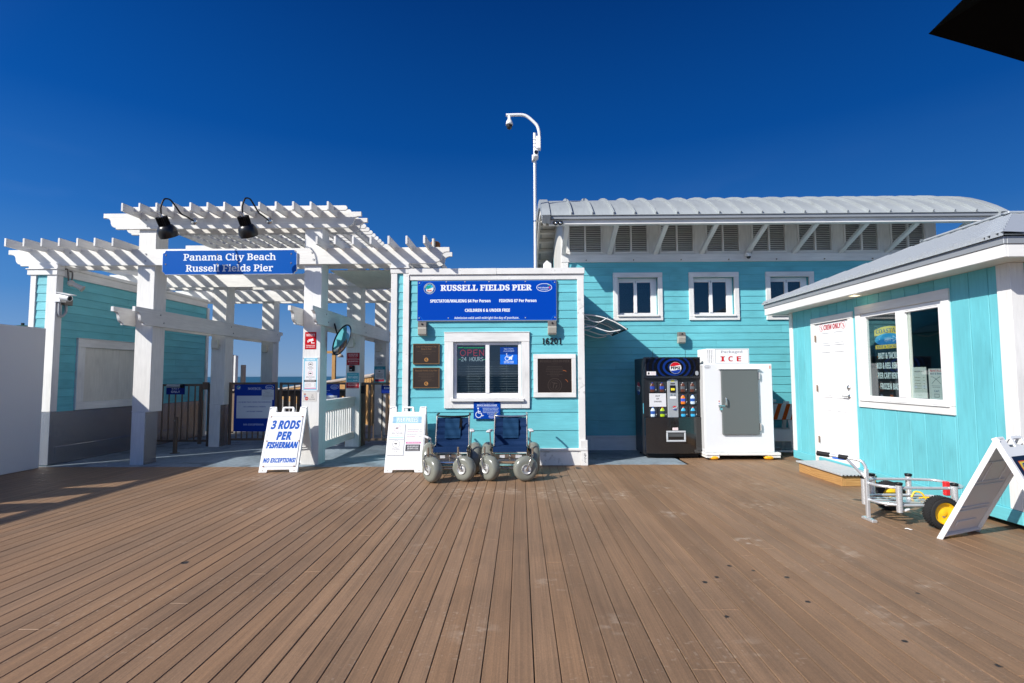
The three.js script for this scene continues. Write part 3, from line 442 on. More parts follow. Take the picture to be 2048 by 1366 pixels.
// ---------- pergola over the pier entrance ----------
function ogee(x0, x1, y0, y1, th) { // beam with S-cut ends, front face at z = 0, running back to -th
  const d = 0.085, s = new THREE.Shape(), h = y1 - y0; s.moveTo(x0, y1); s.lineTo(x0, y1 - d);
  const e = (x, q) => { s.lineTo(x + q * 0.05, y1 - d); s.quadraticCurveTo(x + q * 0.135, y1 - d - 0.01, x + q * 0.14, y1 - d - 0.08); s.quadraticCurveTo(x + q * 0.15, y0 + 0.035, x + q * 0.24, y0 + 0.028); s.lineTo(x + q * 0.24, y0); };
  e(x0, 1); s.lineTo(x1 - 0.24, y0); s.lineTo(x1 - 0.24, y0 + 0.028); s.quadraticCurveTo(x1 - 0.15, y0 + 0.035, x1 - 0.14, y1 - d - 0.08); s.quadraticCurveTo(x1 - 0.135, y1 - d - 0.01, x1 - 0.05, y1 - d); s.lineTo(x1, y1 - d); s.lineTo(x1, y1); s.closePath();
  const g = extrude(s, th, 0.003, 1, 6); g.translate(0, 0, -th); const u = g.attributes.uv; for (let i = 0; i < u.count; i++) u.setXY(i, u.getY(i), u.getX(i)); return g;
}
const wv = () => M.whites[Math.floor(rnd() * 4)];
const PX = [-7.11, -3.985], PWD = 0.325, PZ = [-9.56, -11.97, -14.3];
{
  const t = thing('pergola', 'white timber pergola with three rows of posts over the pier entrance', 'pergola', [-5.4, 0, -12]);
  PX.forEach((x, c) => PZ.forEach((z, r) => {
    const top = r === 0 ? 4.36 : r === 1 ? 4.36 : 3.66, wrapY = 0.955, low = c === 0 && r < 2;
    if (low) { bx(t, 'post', wv(), x, x + PWD - 0.075, 0, wrapY, z - 0.33, z, 0.006); const p = bx(t, 'post', wv(), x, x + PWD, wrapY + 0.001, top, z - 0.34, z, 0.006); bx(t, 'kick_plate', M.sheet, x + PWD - 0.0745, x + PWD - 0.068, 0.005, wrapY - 0.005, z - 0.328, z - 0.004, 0.001); bx(p, 'trim_band', M.white, x - 0.004, x + PWD + 0.004, wrapY + 0.002, wrapY + 0.02, z - 0.343, z + 0.004); } else bx(t, 'post', wv(), x, x + PWD, 0, top, z - 0.34, z, 0.006);
  }));
  // cross beams in pairs, front and back of each row
  PZ.forEach((z, r) => { for (const zz of [z + 0.055, z - 0.34]) put(t, 'beam', ogee(-9.52, -1.29, 3.66, 3.962, 0.054), wv(), 0, 0, zz); if (r < 2) for (const zz of [z + 0.055, z - 0.34]) put(t, 'beam', ogee(-7.76, -2.93, 4.342, 4.64, 0.054), wv(), 0, 0, zz); });
  // side beams in pairs
  for (const x of [PX[0] - 0.056, PX[0] + PWD + 0.002, PX[1] - 0.056, PX[1] + PWD + 0.002]) { const g = ogee(-14.75, -9.03, 2.53, 2.835, 0.054); g.rotateY(-Math.PI / 2); put(t, 'side_beam', g, wv(), x, 0, 0); }
  for (let k = 0; k < 7; k++) { bx(t, 'slat', wv(), -9.14 + k * 0.318, -9.102 + k * 0.318, 3.915, 4.062, -14.9, -9.05 + rr(-0.015, 0.015)); bx(t, 'slat', wv(), -3.585 + k * 0.316, -3.547 + k * 0.316, 3.913, 4.06, -14.9, -9.05 + rr(-0.015, 0.015)); }
  for (let k = 0; k < 10; k++) bx(t, 'slat', wv(), -6.72 + k * 0.312, -6.682 + k * 0.312, 3.914, 4.061, -14.9, -12.32);
  for (let k = 0; k < 13; k++) bx(t, 'upper_slat', wv(), -7.085 + k * 0.3065, -7.047 + k * 0.3065, 4.54, 4.688, -12.75, -9.05 + rr(-0.012, 0.012));
  for (let k = 0; k < 14; k++) { // round-ended purlins across the top
    const r = 0.045, s = new THREE.Shape(); s.moveTo(-7.12 + r, -r); s.lineTo(-3.13 - r, -r); s.absarc(-3.13 - r, 0, r, -Math.PI / 2, Math.PI / 2, false); s.lineTo(-7.12 + r, r); s.absarc(-7.12 + r, 0, r, Math.PI / 2, Math.PI * 1.5, false);
    const g = extrude(s, 0.038, 0.002, 1, 6), u = g.attributes.uv; for (let i = 0; i < u.count; i++) u.setXY(i, u.getY(i) + k * 0.2, u.getX(i) + k * 0.7); put(t, 'purlin', g, wv(), 0, 4.655, -9.36 - k * 0.235);
  }
  bx(t, 'soffit_panel', M.cream, -3.655, -2.37, 3.62, 3.64, -11.9, -9.96);
  for (const [x, y] of [[-6.95, 4.52], [-6.93, 4.4], [-3.83, 4.53], [-3.83, 4.41], [-6.93, 3.87], [-6.93, 3.74], [-3.83, 3.88], [-3.8, 3.75], [-8.35, 3.9], [-2.45, 3.91]]) put(t, 'bolt', cyl(0.018, 0.018, 0.014, 8), M.grey, x, y, PZ[0] + 0.058, Math.PI / 2);
  for (const c of [0, 1]) for (const z of [-9.73, -12.14, -14.47]) for (const y of [2.61, 2.75]) put(t, 'bolt', cyl(0.016, 0.016, 0.014, 8), M.grey, PX[c] + PWD + 0.06, y, z + (y > 2.7 ? 0.05 : -0.05), 0, 0, Math.PI / 2);
}
{ // white baluster panel between the right posts
  const t = thing('balustrade', 'low white baluster railing beside the post with the price board', 'railing', [-3.82, 0, -10.9]), x0 = -3.86, x1 = -3.77;
  bx(t, 'top_rail', M.white, x0 - 0.02, x1 + 0.025, 1.06, 1.135, -11.965, -9.905); bx(t, 'upper_rail', M.white, x0, x1, 0.92, 1.058, -11.965, -9.905); bx(t, 'bottom_rail', M.white, x0, x1, 0.2, 0.345, -11.965, -9.905);
  for (let k = 0; k < 14; k++) bx(t, 'baluster', M.white, x0 + 0.025, x1 - 0.025, 0.346, 0.919, -10.06 - k * 0.134, -10.1 - k * 0.134);
}
{ // name board on the pergola
  const W = 2.5, H = 0.455, cx = -5.345, cy = 3.7, c = 0.055, s = new THREE.Shape();
  s.moveTo(-W / 2, -H / 2 + c); s.quadraticCurveTo(-W / 2 + c * 0.9, -H / 2 + c * 0.9, -W / 2 + c, -H / 2); s.lineTo(W / 2 - c, -H / 2); s.quadraticCurveTo(W / 2 - c * 0.9, -H / 2 + c * 0.9, W / 2, -H / 2 + c); s.lineTo(W / 2, H / 2 - c); s.quadraticCurveTo(W / 2 - c * 0.9, H / 2 - c * 0.9, W / 2 - c, H / 2); s.lineTo(-W / 2 + c, H / 2); s.quadraticCurveTo(-W / 2 + c * 0.9, H / 2 - c * 0.9, -W / 2, H / 2 - c); s.closePath();
  const g = extrude(s, 0.03, 0.002), u = g.attributes.uv; for (let i = 0; i < u.count; i++) u.setXY(i, u.getX(i) / W + 0.5, u.getY(i) / H + 0.5);
  const tex = canvasTex(1500, 273, (q, w, h) => { q.fillStyle = '#e8edf4'; q.fillRect(0, 0, w, h); q.fillStyle = '#0059b4'; q.fillRect(4, 4, w - 8, h - 8); txt(q, 'Panama City Beach', w * 0.5, h * 0.29, h * 0.36, '#f6f8fb', { f: 'serif', fit: w * 0.69, w: 'normal', stroke: '#f6f8fb', lw: 4 }); txt(q, 'Russell Fields Pier', w * 0.5, h * 0.745, h * 0.36, '#f6f8fb', { f: 'serif', fit: w * 0.65, w: 'normal', stroke: '#f6f8fb', lw: 4 });
    for (const x of [0.028, 0.41, 0.955]) for (const y of [0.14, 0.53]) { q.fillStyle = 'rgba(120,84,60,0.75)'; q.fillRect(w * x - 3, h * y, 6, h * 0.07); q.fillStyle = 'rgba(120,110,90,0.35)'; q.fillRect(w * x - 3, h * (y + 0.07), 5, h * 0.16); } });
  const m = put(scene, 'name_board', g, printMat(tex, 0.35), cx, cy, PZ[0] + 0.056); tag(m, 'blue pier name board with white serif letters on the pergola beam', 'sign');
  screws(m, [[-6.53, 3.84], [-6.53, 3.67], [-5.57, 3.84], [-5.57, 3.67], [-4.2, 3.85], [-4.2, 3.68]].map(([x, y]) => [x, y, PZ[0] + 0.088]), 0.011);
}
function gooseneck(label, x) { // black sign lamp on a bent arm
  const z = PZ[0] + 0.055, y = 4.48, t = thing('gooseneck_lamp', label, 'lamp', [x, y, z], { group: 'sign lamps on the pergola' });
  put(t, 'base', lathe([[0, 0.028], [0.03, 0.026], [0.06, 0.01], [0.066, 0]], 24), M.steel, x, y, z, Math.PI / 2);
  tube(t, 'arm', M.black, [[x, y, z], [x, y + 0.02, z + 0.2], [x, y + 0.03, z + 0.38], [x - 0.02, y + 0.12, z + 0.5], [x - 0.04, y + 0.2, z + 0.62], [x - 0.06, y + 0.17, z + 0.74], [x - 0.08, y + 0.02, z + 0.79], [x - 0.07, y - 0.12, z + 0.79]], 0.014, 40, 8);
  const hx = x - 0.07, hy = y - 0.14, hz = z + 0.795, ax = [0.1, -1, -0.62], n = new THREE.Vector3(...ax).normalize();
  const q = new THREE.Quaternion().setFromUnitVectors(new THREE.Vector3(0, -1, 0), n), e = new THREE.Euler().setFromQuaternion(q);
  const at = (d) => [hx + n.x * d, hy + n.y * d, hz + n.z * d];
  const fins = []; for (let k = 0; k < 16; k++) { const a = k / 16 * 6.283; fins.push(geoAt(cbox(0.007, 0.15, 0.034, 0.001), Math.cos(a) * 0.078, 0, Math.sin(a) * 0.078, 0, -a + Math.PI / 2, 0)); }
  put(t, 'heat_sink', merged([cyl(0.06, 0.08, 0.15, 20), ...fins]), M.black, ...at(0.09), e.x, e.y, e.z); put(t, 'neck', cyl(0.02, 0.03, 0.07, 14), M.steel, ...at(0.0), e.x, e.y, e.z);
  put(t, 'shade', lathe([[0.07, 0], [0.115, -0.02], [0.146, -0.075], [0.156, -0.15], [0.15, -0.21], [0.144, -0.21], [0.148, -0.15], [0.137, -0.075], [0.105, -0.025], [0.0, -0.02]], 32), phy(0.012, 0.012, 0.013, 0.3, { side: THREE.DoubleSide }), ...at(0.155), e.x, e.y, e.z);
  put(t, 'diffuser', cyl(0.142, 0.142, 0.01, 28), M.lens, ...at(0.35), e.x, e.y, e.z);
}
gooseneck('black gooseneck lamp above the first word of the name board', -6.05); gooseneck('black gooseneck lamp above the last words of the name board', -4.645);
{ // convex mirror
  const t = thing('convex_mirror', 'round convex traffic mirror with a black rim under the pergola side beam', 'mirror', [-3.45, 2.3, -10.1]), n = new THREE.Vector3(0.93, -0.38, 0.07).normalize(), e = new THREE.Euler().setFromQuaternion(new THREE.Quaternion().setFromUnitVectors(new THREE.Vector3(0, 1, 0), n));
  const R = 0.31, prof = []; for (let k = 0; k <= 12; k++) { const r = R * k / 12; prof.push([r, 0.085 * (1 - (r / R) ** 2)]); }
  put(t, 'glass', lathe(prof.reverse(), 40), M.mirror, -3.45, 2.3, -10.1, e.x, e.y, e.z); const tor = new THREE.TorusGeometry(R, 0.014, 10, 48); tor.rotateX(Math.PI / 2); put(t, 'rim', tor, M.black, -3.45, 2.3, -10.1, e.x, e.y, e.z); put(t, 'backing', lathe([[0, -0.05], [0.2, -0.045], [R, -0.004]], 32), M.black, -3.45, 2.3, -10.1, e.x, e.y, e.z);
  tube(t, 'bracket', M.black, [[-3.48, 2.32, -10.11], [-3.54, 2.4, -10.1], [-3.58, 2.54, -10.1], [-3.6, 2.62, -10.1]], 0.014, 12, 6);
}
// notices on the posts
const PF = PZ[0] + 0.0, P2 = PZ[1], P3 = PZ[2];
sign('camera_notice', 'red camera notice sign on the pergola post', -3.945, -3.74, 2.096, 2.41, PF, 0.006, 900, (g, w, h) => {
  g.fillStyle = '#c4141f'; g.fillRect(0, 0, w, h); txt(g, 'NOTICE', w / 2, h * 0.18, h * 0.2, '#f8f4f2', { fit: w * 0.78 }); g.save(); g.translate(w * 0.5, h * 0.49); g.rotate(-0.22); g.fillStyle = '#f8f4f2'; g.fillRect(-w * 0.18, -h * 0.08, w * 0.44, h * 0.14); g.fillRect(-w * 0.3, -h * 0.03, w * 0.1, h * 0.12); g.restore(); g.fillStyle = '#f8f4f2'; g.fillRect(w * 0.56, h * 0.55, w * 0.08, h * 0.12); g.fillRect(w * 0.56, h * 0.62, w * 0.3, h * 0.05); txt(g, 'CAMERAS IN USE', w / 2, h * 0.79, h * 0.085, '#f8f4f2', { fit: w * 0.8 }); txt(g, 'FOR YOUR SAFETY', w / 2, h * 0.89, h * 0.085, '#f8f4f2', { fit: w * 0.8 });
});
function priceBoard(g, w, h) {
  g.fillStyle = '#f0f1f1'; g.fillRect(0, 0, w, h); g.fillStyle = '#8fd0e8'; g.fillRect(w * 0.07, h * 0.02, w * 0.86, h * 0.94); g.fillStyle = '#f2f2f2'; g.fillRect(w * 0.14, h * 0.11, w * 0.72, h * 0.82); txt(g, 'PIER PRICES', w / 2, h * 0.065, h * 0.06, '#fafcfc', { fit: w * 0.55 });
  ring(g, w / 2, h * 0.2, h * 0.066, 4, '#555'); fish(g, w / 2, h * 0.2, w * 0.18, '#2b2b2b'); txt(g, 'FISHING', w / 2, h * 0.31, h * 0.05, '#555', { fit: w * 0.36, w: 'normal' }); txt(g, '$7.00', w / 2, h * 0.36, h * 0.032, '#555', { w: 'normal' }); ring(g, w / 2, h * 0.47, h * 0.066, 4, '#d98aa6'); fish(g, w / 2, h * 0.47, w * 0.18, '#2b2b2b'); txt(g, 'SPECTATORS', w / 2, h * 0.58, h * 0.05, '#555', { fit: w * 0.54, w: 'normal' }); txt(g, '$4.00', w / 2, h * 0.63, h * 0.03, '#555', { w: 'normal' });
  g.fillStyle = '#3a3a3c'; g.fillRect(w * 0.12, h * 0.66, w * 0.76, h * 0.06); lines(g, w * 0.18, w * 0.82, [h * 0.68], '#e6e6e6', h * 0.02, 0.02); for (const k of [0.765, 0.79, 0.82, 0.85]) { lines(g, w * 0.15, w * 0.6, [h * k], '#a88', 4); lines(g, w * 0.75, w * 0.86, [h * k], '#888', 4); } g.fillStyle = '#d9a2bd'; g.fillRect(w * 0.12, h * 0.89, w * 0.76, h * 0.035);
}
{ const m = sign('price_board', 'tall white and light blue price board on the pergola post', -3.978, -3.685, 1.321, 1.943, PF, 0.008, 800, priceBoard); screws(m, [[-3.965, 1.93], [-3.7, 1.93], [-3.965, 1.335], [-3.7, 1.335]].map(([x, y]) => [x, y, PF + 0.008]), 0.006, M.black); }
sign('no_pets_sign', 'small faded white no pets sign below the price board', -3.97, -3.71, 1.141, 1.305, PF, 0.003, 900, (g, w, h) => { g.fillStyle = '#dcd8d2'; g.fillRect(0, 0, w, h); g.fillStyle = '#8a97c4'; g.fillRect(w * 0.12, h * 0.2, w * 0.1, h * 0.35); g.fillStyle = '#c08068'; g.fillRect(w * 0.1, h * 0.12, w * 0.14, h * 0.14); disc(g, w * 0.3, h * 0.68, h * 0.2, '#c04a4a'); txt(g, 'STOP', w * 0.3, h * 0.69, h * 0.12, '#f2e6e2', { fit: h * 0.32 }); ['NO', 'PETS', 'ALLOWED'].forEach((s, i) => txt(g, s, w * 0.7, h * (0.3 + i * 0.23), h * 0.14, '#3a3a3a', { fit: w * [0.12, 0.2, 0.42][i] })); });
const redSign = (label, y0, y1, L, x0 = -3.965, x1 = -3.675) => sign('red_notice', label, x0, x1, y0, y1, P2, 0.005, 800, (g, w, h) => { g.fillStyle = '#a81a28'; g.fillRect(0, 0, w, h); L.forEach((s, i) => txt(g, s, w / 2, h * (L.length > 1 ? 0.25 + i * 0.26 : 0.36), h * (L.length > 1 ? 0.23 : 0.36), '#ecdcda', { fit: w * (L.length > 1 ? 0.76 : 0.82) })); lines(g, w * 0.1, w * 0.9, L.length > 1 ? [h * 0.78, h * 0.88] : [h * 0.68, h * 0.82], '#dbb', 4, 0.1); });
redSign('red painted line notice, topmost on the post behind the mirror', 1.99, 2.132, ['NO RODS BEYOND', 'PAINTED LINE']); redSign('red courtesy notice above the black card reader', 1.848, 1.982, ['BE COURTEOUS']); redSign('red bait cutting notice below the light blue pay sign', 1.32, 1.455, ['BAIT CUTTING', 'PROHIBITED'], -3.972, -3.68);
{ const t = thing('card_reader', 'small black card reader with a red light on the post', 'card reader', [-3.84, 1.77, P2]); put(t, 'housing', cbox(0.125, 0.135, 0.06, 0.012), M.black, -3.84, 1.773, P2 + 0.03); bx(t, 'indicator', std(0.5, 0.02, 0.02, 0.4), -3.885, -3.825, 1.812, 1.826, P2 + 0.058, P2 + 0.064); bx(t, 'label', M.vinyl, -3.885, -3.83, 1.735, 1.747, P2 + 0.058, P2 + 0.063); }
sign('pay_here_sign', 'light blue pay here sign with an arrow on the post', -3.965, -3.68, 1.462, 1.678, P2, 0.005, 800, (g, w, h) => { g.fillStyle = '#cfe6ec'; g.fillRect(0, 0, w, h); g.fillStyle = '#4fb2c4'; g.fillRect(5, 5, w - 10, h - 10); txt(g, 'FOR ADMISSION', w / 2, h * 0.18, h * 0.12, '#c8e6ec', { fit: w * 0.68 }); txt(g, 'PAY HERE', w / 2, h * 0.5, h * 0.36, '#e6f4f6', { fit: w * 0.82 }); lines(g, w * 0.1, w * 0.42, [h * 0.8], '#b8dde4', 8, 0.05); g.fillStyle = '#e6f4f6'; g.fillRect(w * 0.52, h * 0.79, w * 0.28, h * 0.05); g.beginPath(); g.moveTo(w * 0.8, h * 0.74); g.lineTo(w * 0.9, h * 0.815); g.lineTo(w * 0.8, h * 0.89); g.fill(); });
sign('post_notice', 'white paper notice above the teal rules board on the rear post', -3.975, -3.69, 1.88, 2.121, P3, 0.004, 600, (g, w, h) => { g.fillStyle = '#cfd2d3'; g.fillRect(0, 0, w, h); lines(g, w * 0.12, w * 0.88, [0.2, 0.3, 0.4, 0.5, 0.62, 0.72, 0.82].map((k) => k * h), '#444', 5, 0.4); });
sign('rules_board', 'teal bordered pier rules board under the white paper notice', -3.985, -3.675, 1.417, 1.865, P3, 0.006, 600, (g, w, h) => { g.fillStyle = '#3f9dae'; g.fillRect(0, 0, w, h); lines(g, w * 0.2, w * 0.8, [h * 0.1], '#bfe0e6', 8, 0.05); g.fillStyle = '#dcdfe0'; g.fillRect(w * 0.08, h * 0.2, w * 0.84, h * 0.58); fish(g, w * 0.48, h * 0.31, w * 0.18, '#222'); lines(g, w * 0.15, w * 0.85, [0.44, 0.5, 0.56, 0.62, 0.68].map((k) => k * h), '#666', 5, 0.2); g.fillStyle = '#a02c44'; g.fillRect(w * 0.08, h * 0.8, w * 0.84, h * 0.13); });
for (const [c, r, y, label] of [[0, 1, 2.34, 'small white box light on the post beside the exit gate'], [1, 1, 2.36, 'small white box light above the red notices'], [0, 2, 2.36, 'small white box light on the rear post without notices'], [1, 2, 2.37, 'small white box light above the white paper notice']]) { const x = PX[c] + 0.11, t = thing('post_light', label, 'light', [x, y, PZ[r]], { group: 'box lights on the pergola posts' }); put(t, 'housing', cbox(0.15, 0.2, 0.08, 0.008), M.cream, x, y, PZ[r] + 0.04); put(t, 'lens', cbox(0.12, 0.012, 0.06, 0.002), M.lens, x, y - 0.105, PZ[r] + 0.04); bx(t, 'sensor_arm', M.cream, x + 0.076, x + 0.105, y - 0.04, y - 0.01, PZ[r], PZ[r] + 0.04); }

// ---------- gates ----------
function railPanel(name, label, cat, x0, x1, z, y0, y1, n, mat = M.bronze) {
  const t = thing(name, label, cat, [(x0 + x1) / 2, 0, z]); bx(t, 'top_rail', mat, x0, x1, y1 - 0.05, y1, z - 0.025, z + 0.025); bx(t, 'bottom_rail', mat, x0, x1, y0, y0 + 0.05, z - 0.025, z + 0.025);
  for (const x of [x0, x1 - 0.05]) bx(t, 'stile', mat, x - 0.001, x + 0.051, y0 - 0.1, y1 + 0.003, z - 0.027, z + 0.027); for (let k = 1; k <= n; k++) { const x = x0 + 0.05 + (x1 - x0 - 0.1) * k / (n + 1); bx(t, 'picket', mat, x - 0.013, x + 0.013, y0 + 0.05, y1 - 0.05, z - 0.013, z + 0.013); } return t;
}
{
  const g1 = railPanel('exit_gate', 'bronze metal exit gate between the shuttered turquoise building and a pergola post', 'gate', -8.5, -7.19, -12.12, 0.1, 1.43, 7); bx(g1, 'stile', M.bronze, -7.44, -7.37, 0.05, 1.428, -12.147, -12.093); bx(g1, 'latch_plate', M.bronze, -7.33, -7.19, 1.3, 1.47, -12.09, -12.04); put(g1, 'push_bar', cyl(0.04, 0.04, 0.32, 16), M.grey, -8.0, 1.385, -12.06, 0, 0, Math.PI / 2); put(g1, 'push_bar_cap', cyl(0.045, 0.045, 0.06, 16), M.black, -7.81, 1.385, -12.06, 0, 0, Math.PI / 2);
  sign('exit_sign', 'blue exit only sign on the metal gate', -8.2, -7.77, 1.19, 1.41, -12.095, 0.006, 600, (g, w, h) => { g.fillStyle = '#142f86'; g.fillRect(0, 0, w, h); txt(g, 'EXIT', w / 2, h * 0.36, h * 0.32, '#e4e8f2', { fit: w * 0.44 }); txt(g, 'ONLY', w / 2, h * 0.73, h * 0.32, '#e4e8f2', { fit: w * 0.5 }); });
  railPanel('gate_panel', 'bronze metal fence panel behind the blue notice board', 'gate', -6.78, -5.66, -12.2, 0.12, 1.46, 7); railPanel('gate_panel', 'bronze metal fence panel behind the three rods sandwich board', 'gate', -5.6, -4.02, -12.2, 0.12, 1.455, 9);
  const g3 = railPanel('entrance_gate', 'bronze metal entrance gate beside the ticket booth', 'gate', -3.62, -2.36, -12.12, 0.12, 1.45, 5); bx(g3, 'hinge_post', M.bronze, -3.659, -3.6215, 0, 1.45, -12.16, -12.08); bx(g3, 'latch', M.black, -3.66, -3.58, 1.2, 1.38, -12.09, -12.05); bx(g3, 'stile', M.bronze, -3.5, -3.45, 0.1, 1.448, -12.15, -12.094);
  sign('entrance_sign', 'blue entrance push sign on the metal gate', -3.2, -2.6, 1.2, 1.378, -12.095, 0.006, 600, (g, w, h) => { g.fillStyle = '#142f86'; g.fillRect(0, 0, w, h); txt(g, 'ENTRANCE', w * 0.5, h * 0.32, h * 0.34, '#e4e8f2', { fit: w * 0.8 }); txt(g, 'PUSH', w * 0.5, h * 0.72, h * 0.34, '#e4e8f2', { fit: w * 0.36 }); });
  const nb = (label, x0, x1, full) => sign('notice_board', label, x0, x1, 0.328, 1.412, -12.174, 0.008, 560, (g, w, h) => {
    g.fillStyle = '#0f3a9c'; g.fillRect(0, 0, w, h); seal(g, w * 0.1, h * 0.065, h * 0.045); oval(g, w * 0.87, h * 0.06, w * 0.2); g.fillStyle = '#d7dce4'; g.fillRect(w * 0.06, h * 0.24, w * 0.88, h * 0.48);
    if (full) { txt(g, 'NOTICE:', w * 0.5, h * 0.09, h * 0.065, '#dfe5f0', { f: 'serif', fit: w * 0.34 }); g.fillStyle = '#cfd3d8'; g.fillRect(w * 0.68, h * 0.11, w * 0.3, h * 0.22); lines(g, w * 0.7, w * 0.96, [0.14, 0.17, 0.2, 0.23, 0.26].map((k) => k * h), '#555', 3, 0.3); ['- NO MORE THAN 3 RODS PER FISHERMAN', '- NO COMMERCIAL FISHING', '- NO SHARK FISHING'].forEach((s, i) => { txt(g, s, w * 0.5, h * (0.375 + i * 0.1), h * 0.034, '#2c4c9c', { f: 'serif', fit: w * [0.82, 0.58, 0.42][i] }); }); txt(g, 'NO EXCEPTIONS.', w * 0.5, h * 0.855, h * 0.05, '#cfd8ea', { f: 'serif', fit: w * 0.52 }); } else { txt(g, 'NOTICE:', w * 0.5, h * 0.06, h * 0.05, '#dfe5f0', { f: 'serif' }); lines(g, w * 0.15, w * 0.9, [h * 0.13, h * 0.17], '#bcc8e2', 6, 0.3); }
  });
  nb('blue notice board with white rules panel saying no exceptions', -6.648, -5.705, true); nb('blue notice board half hidden behind the post with the price board', -5.1, -4.19, false);
  const b = thing('bollard', 'thin bronze stub post on the concrete near the exit gate', 'bollard', [-7.23, 0, -11.0]); bx(b, 'post', M.bronze, -7.262, -7.198, 0, 0.76, -11.03, -10.97, 0.004); bx(b, 'foot_plate', M.bronze, -7.3, -7.16, 0.001, 0.012, -11.07, -10.93); put(b, 'bolt', cyl(0.012, 0.012, 0.012, 8), M.steel, -7.23, 0.68, -10.965, Math.PI / 2);
}

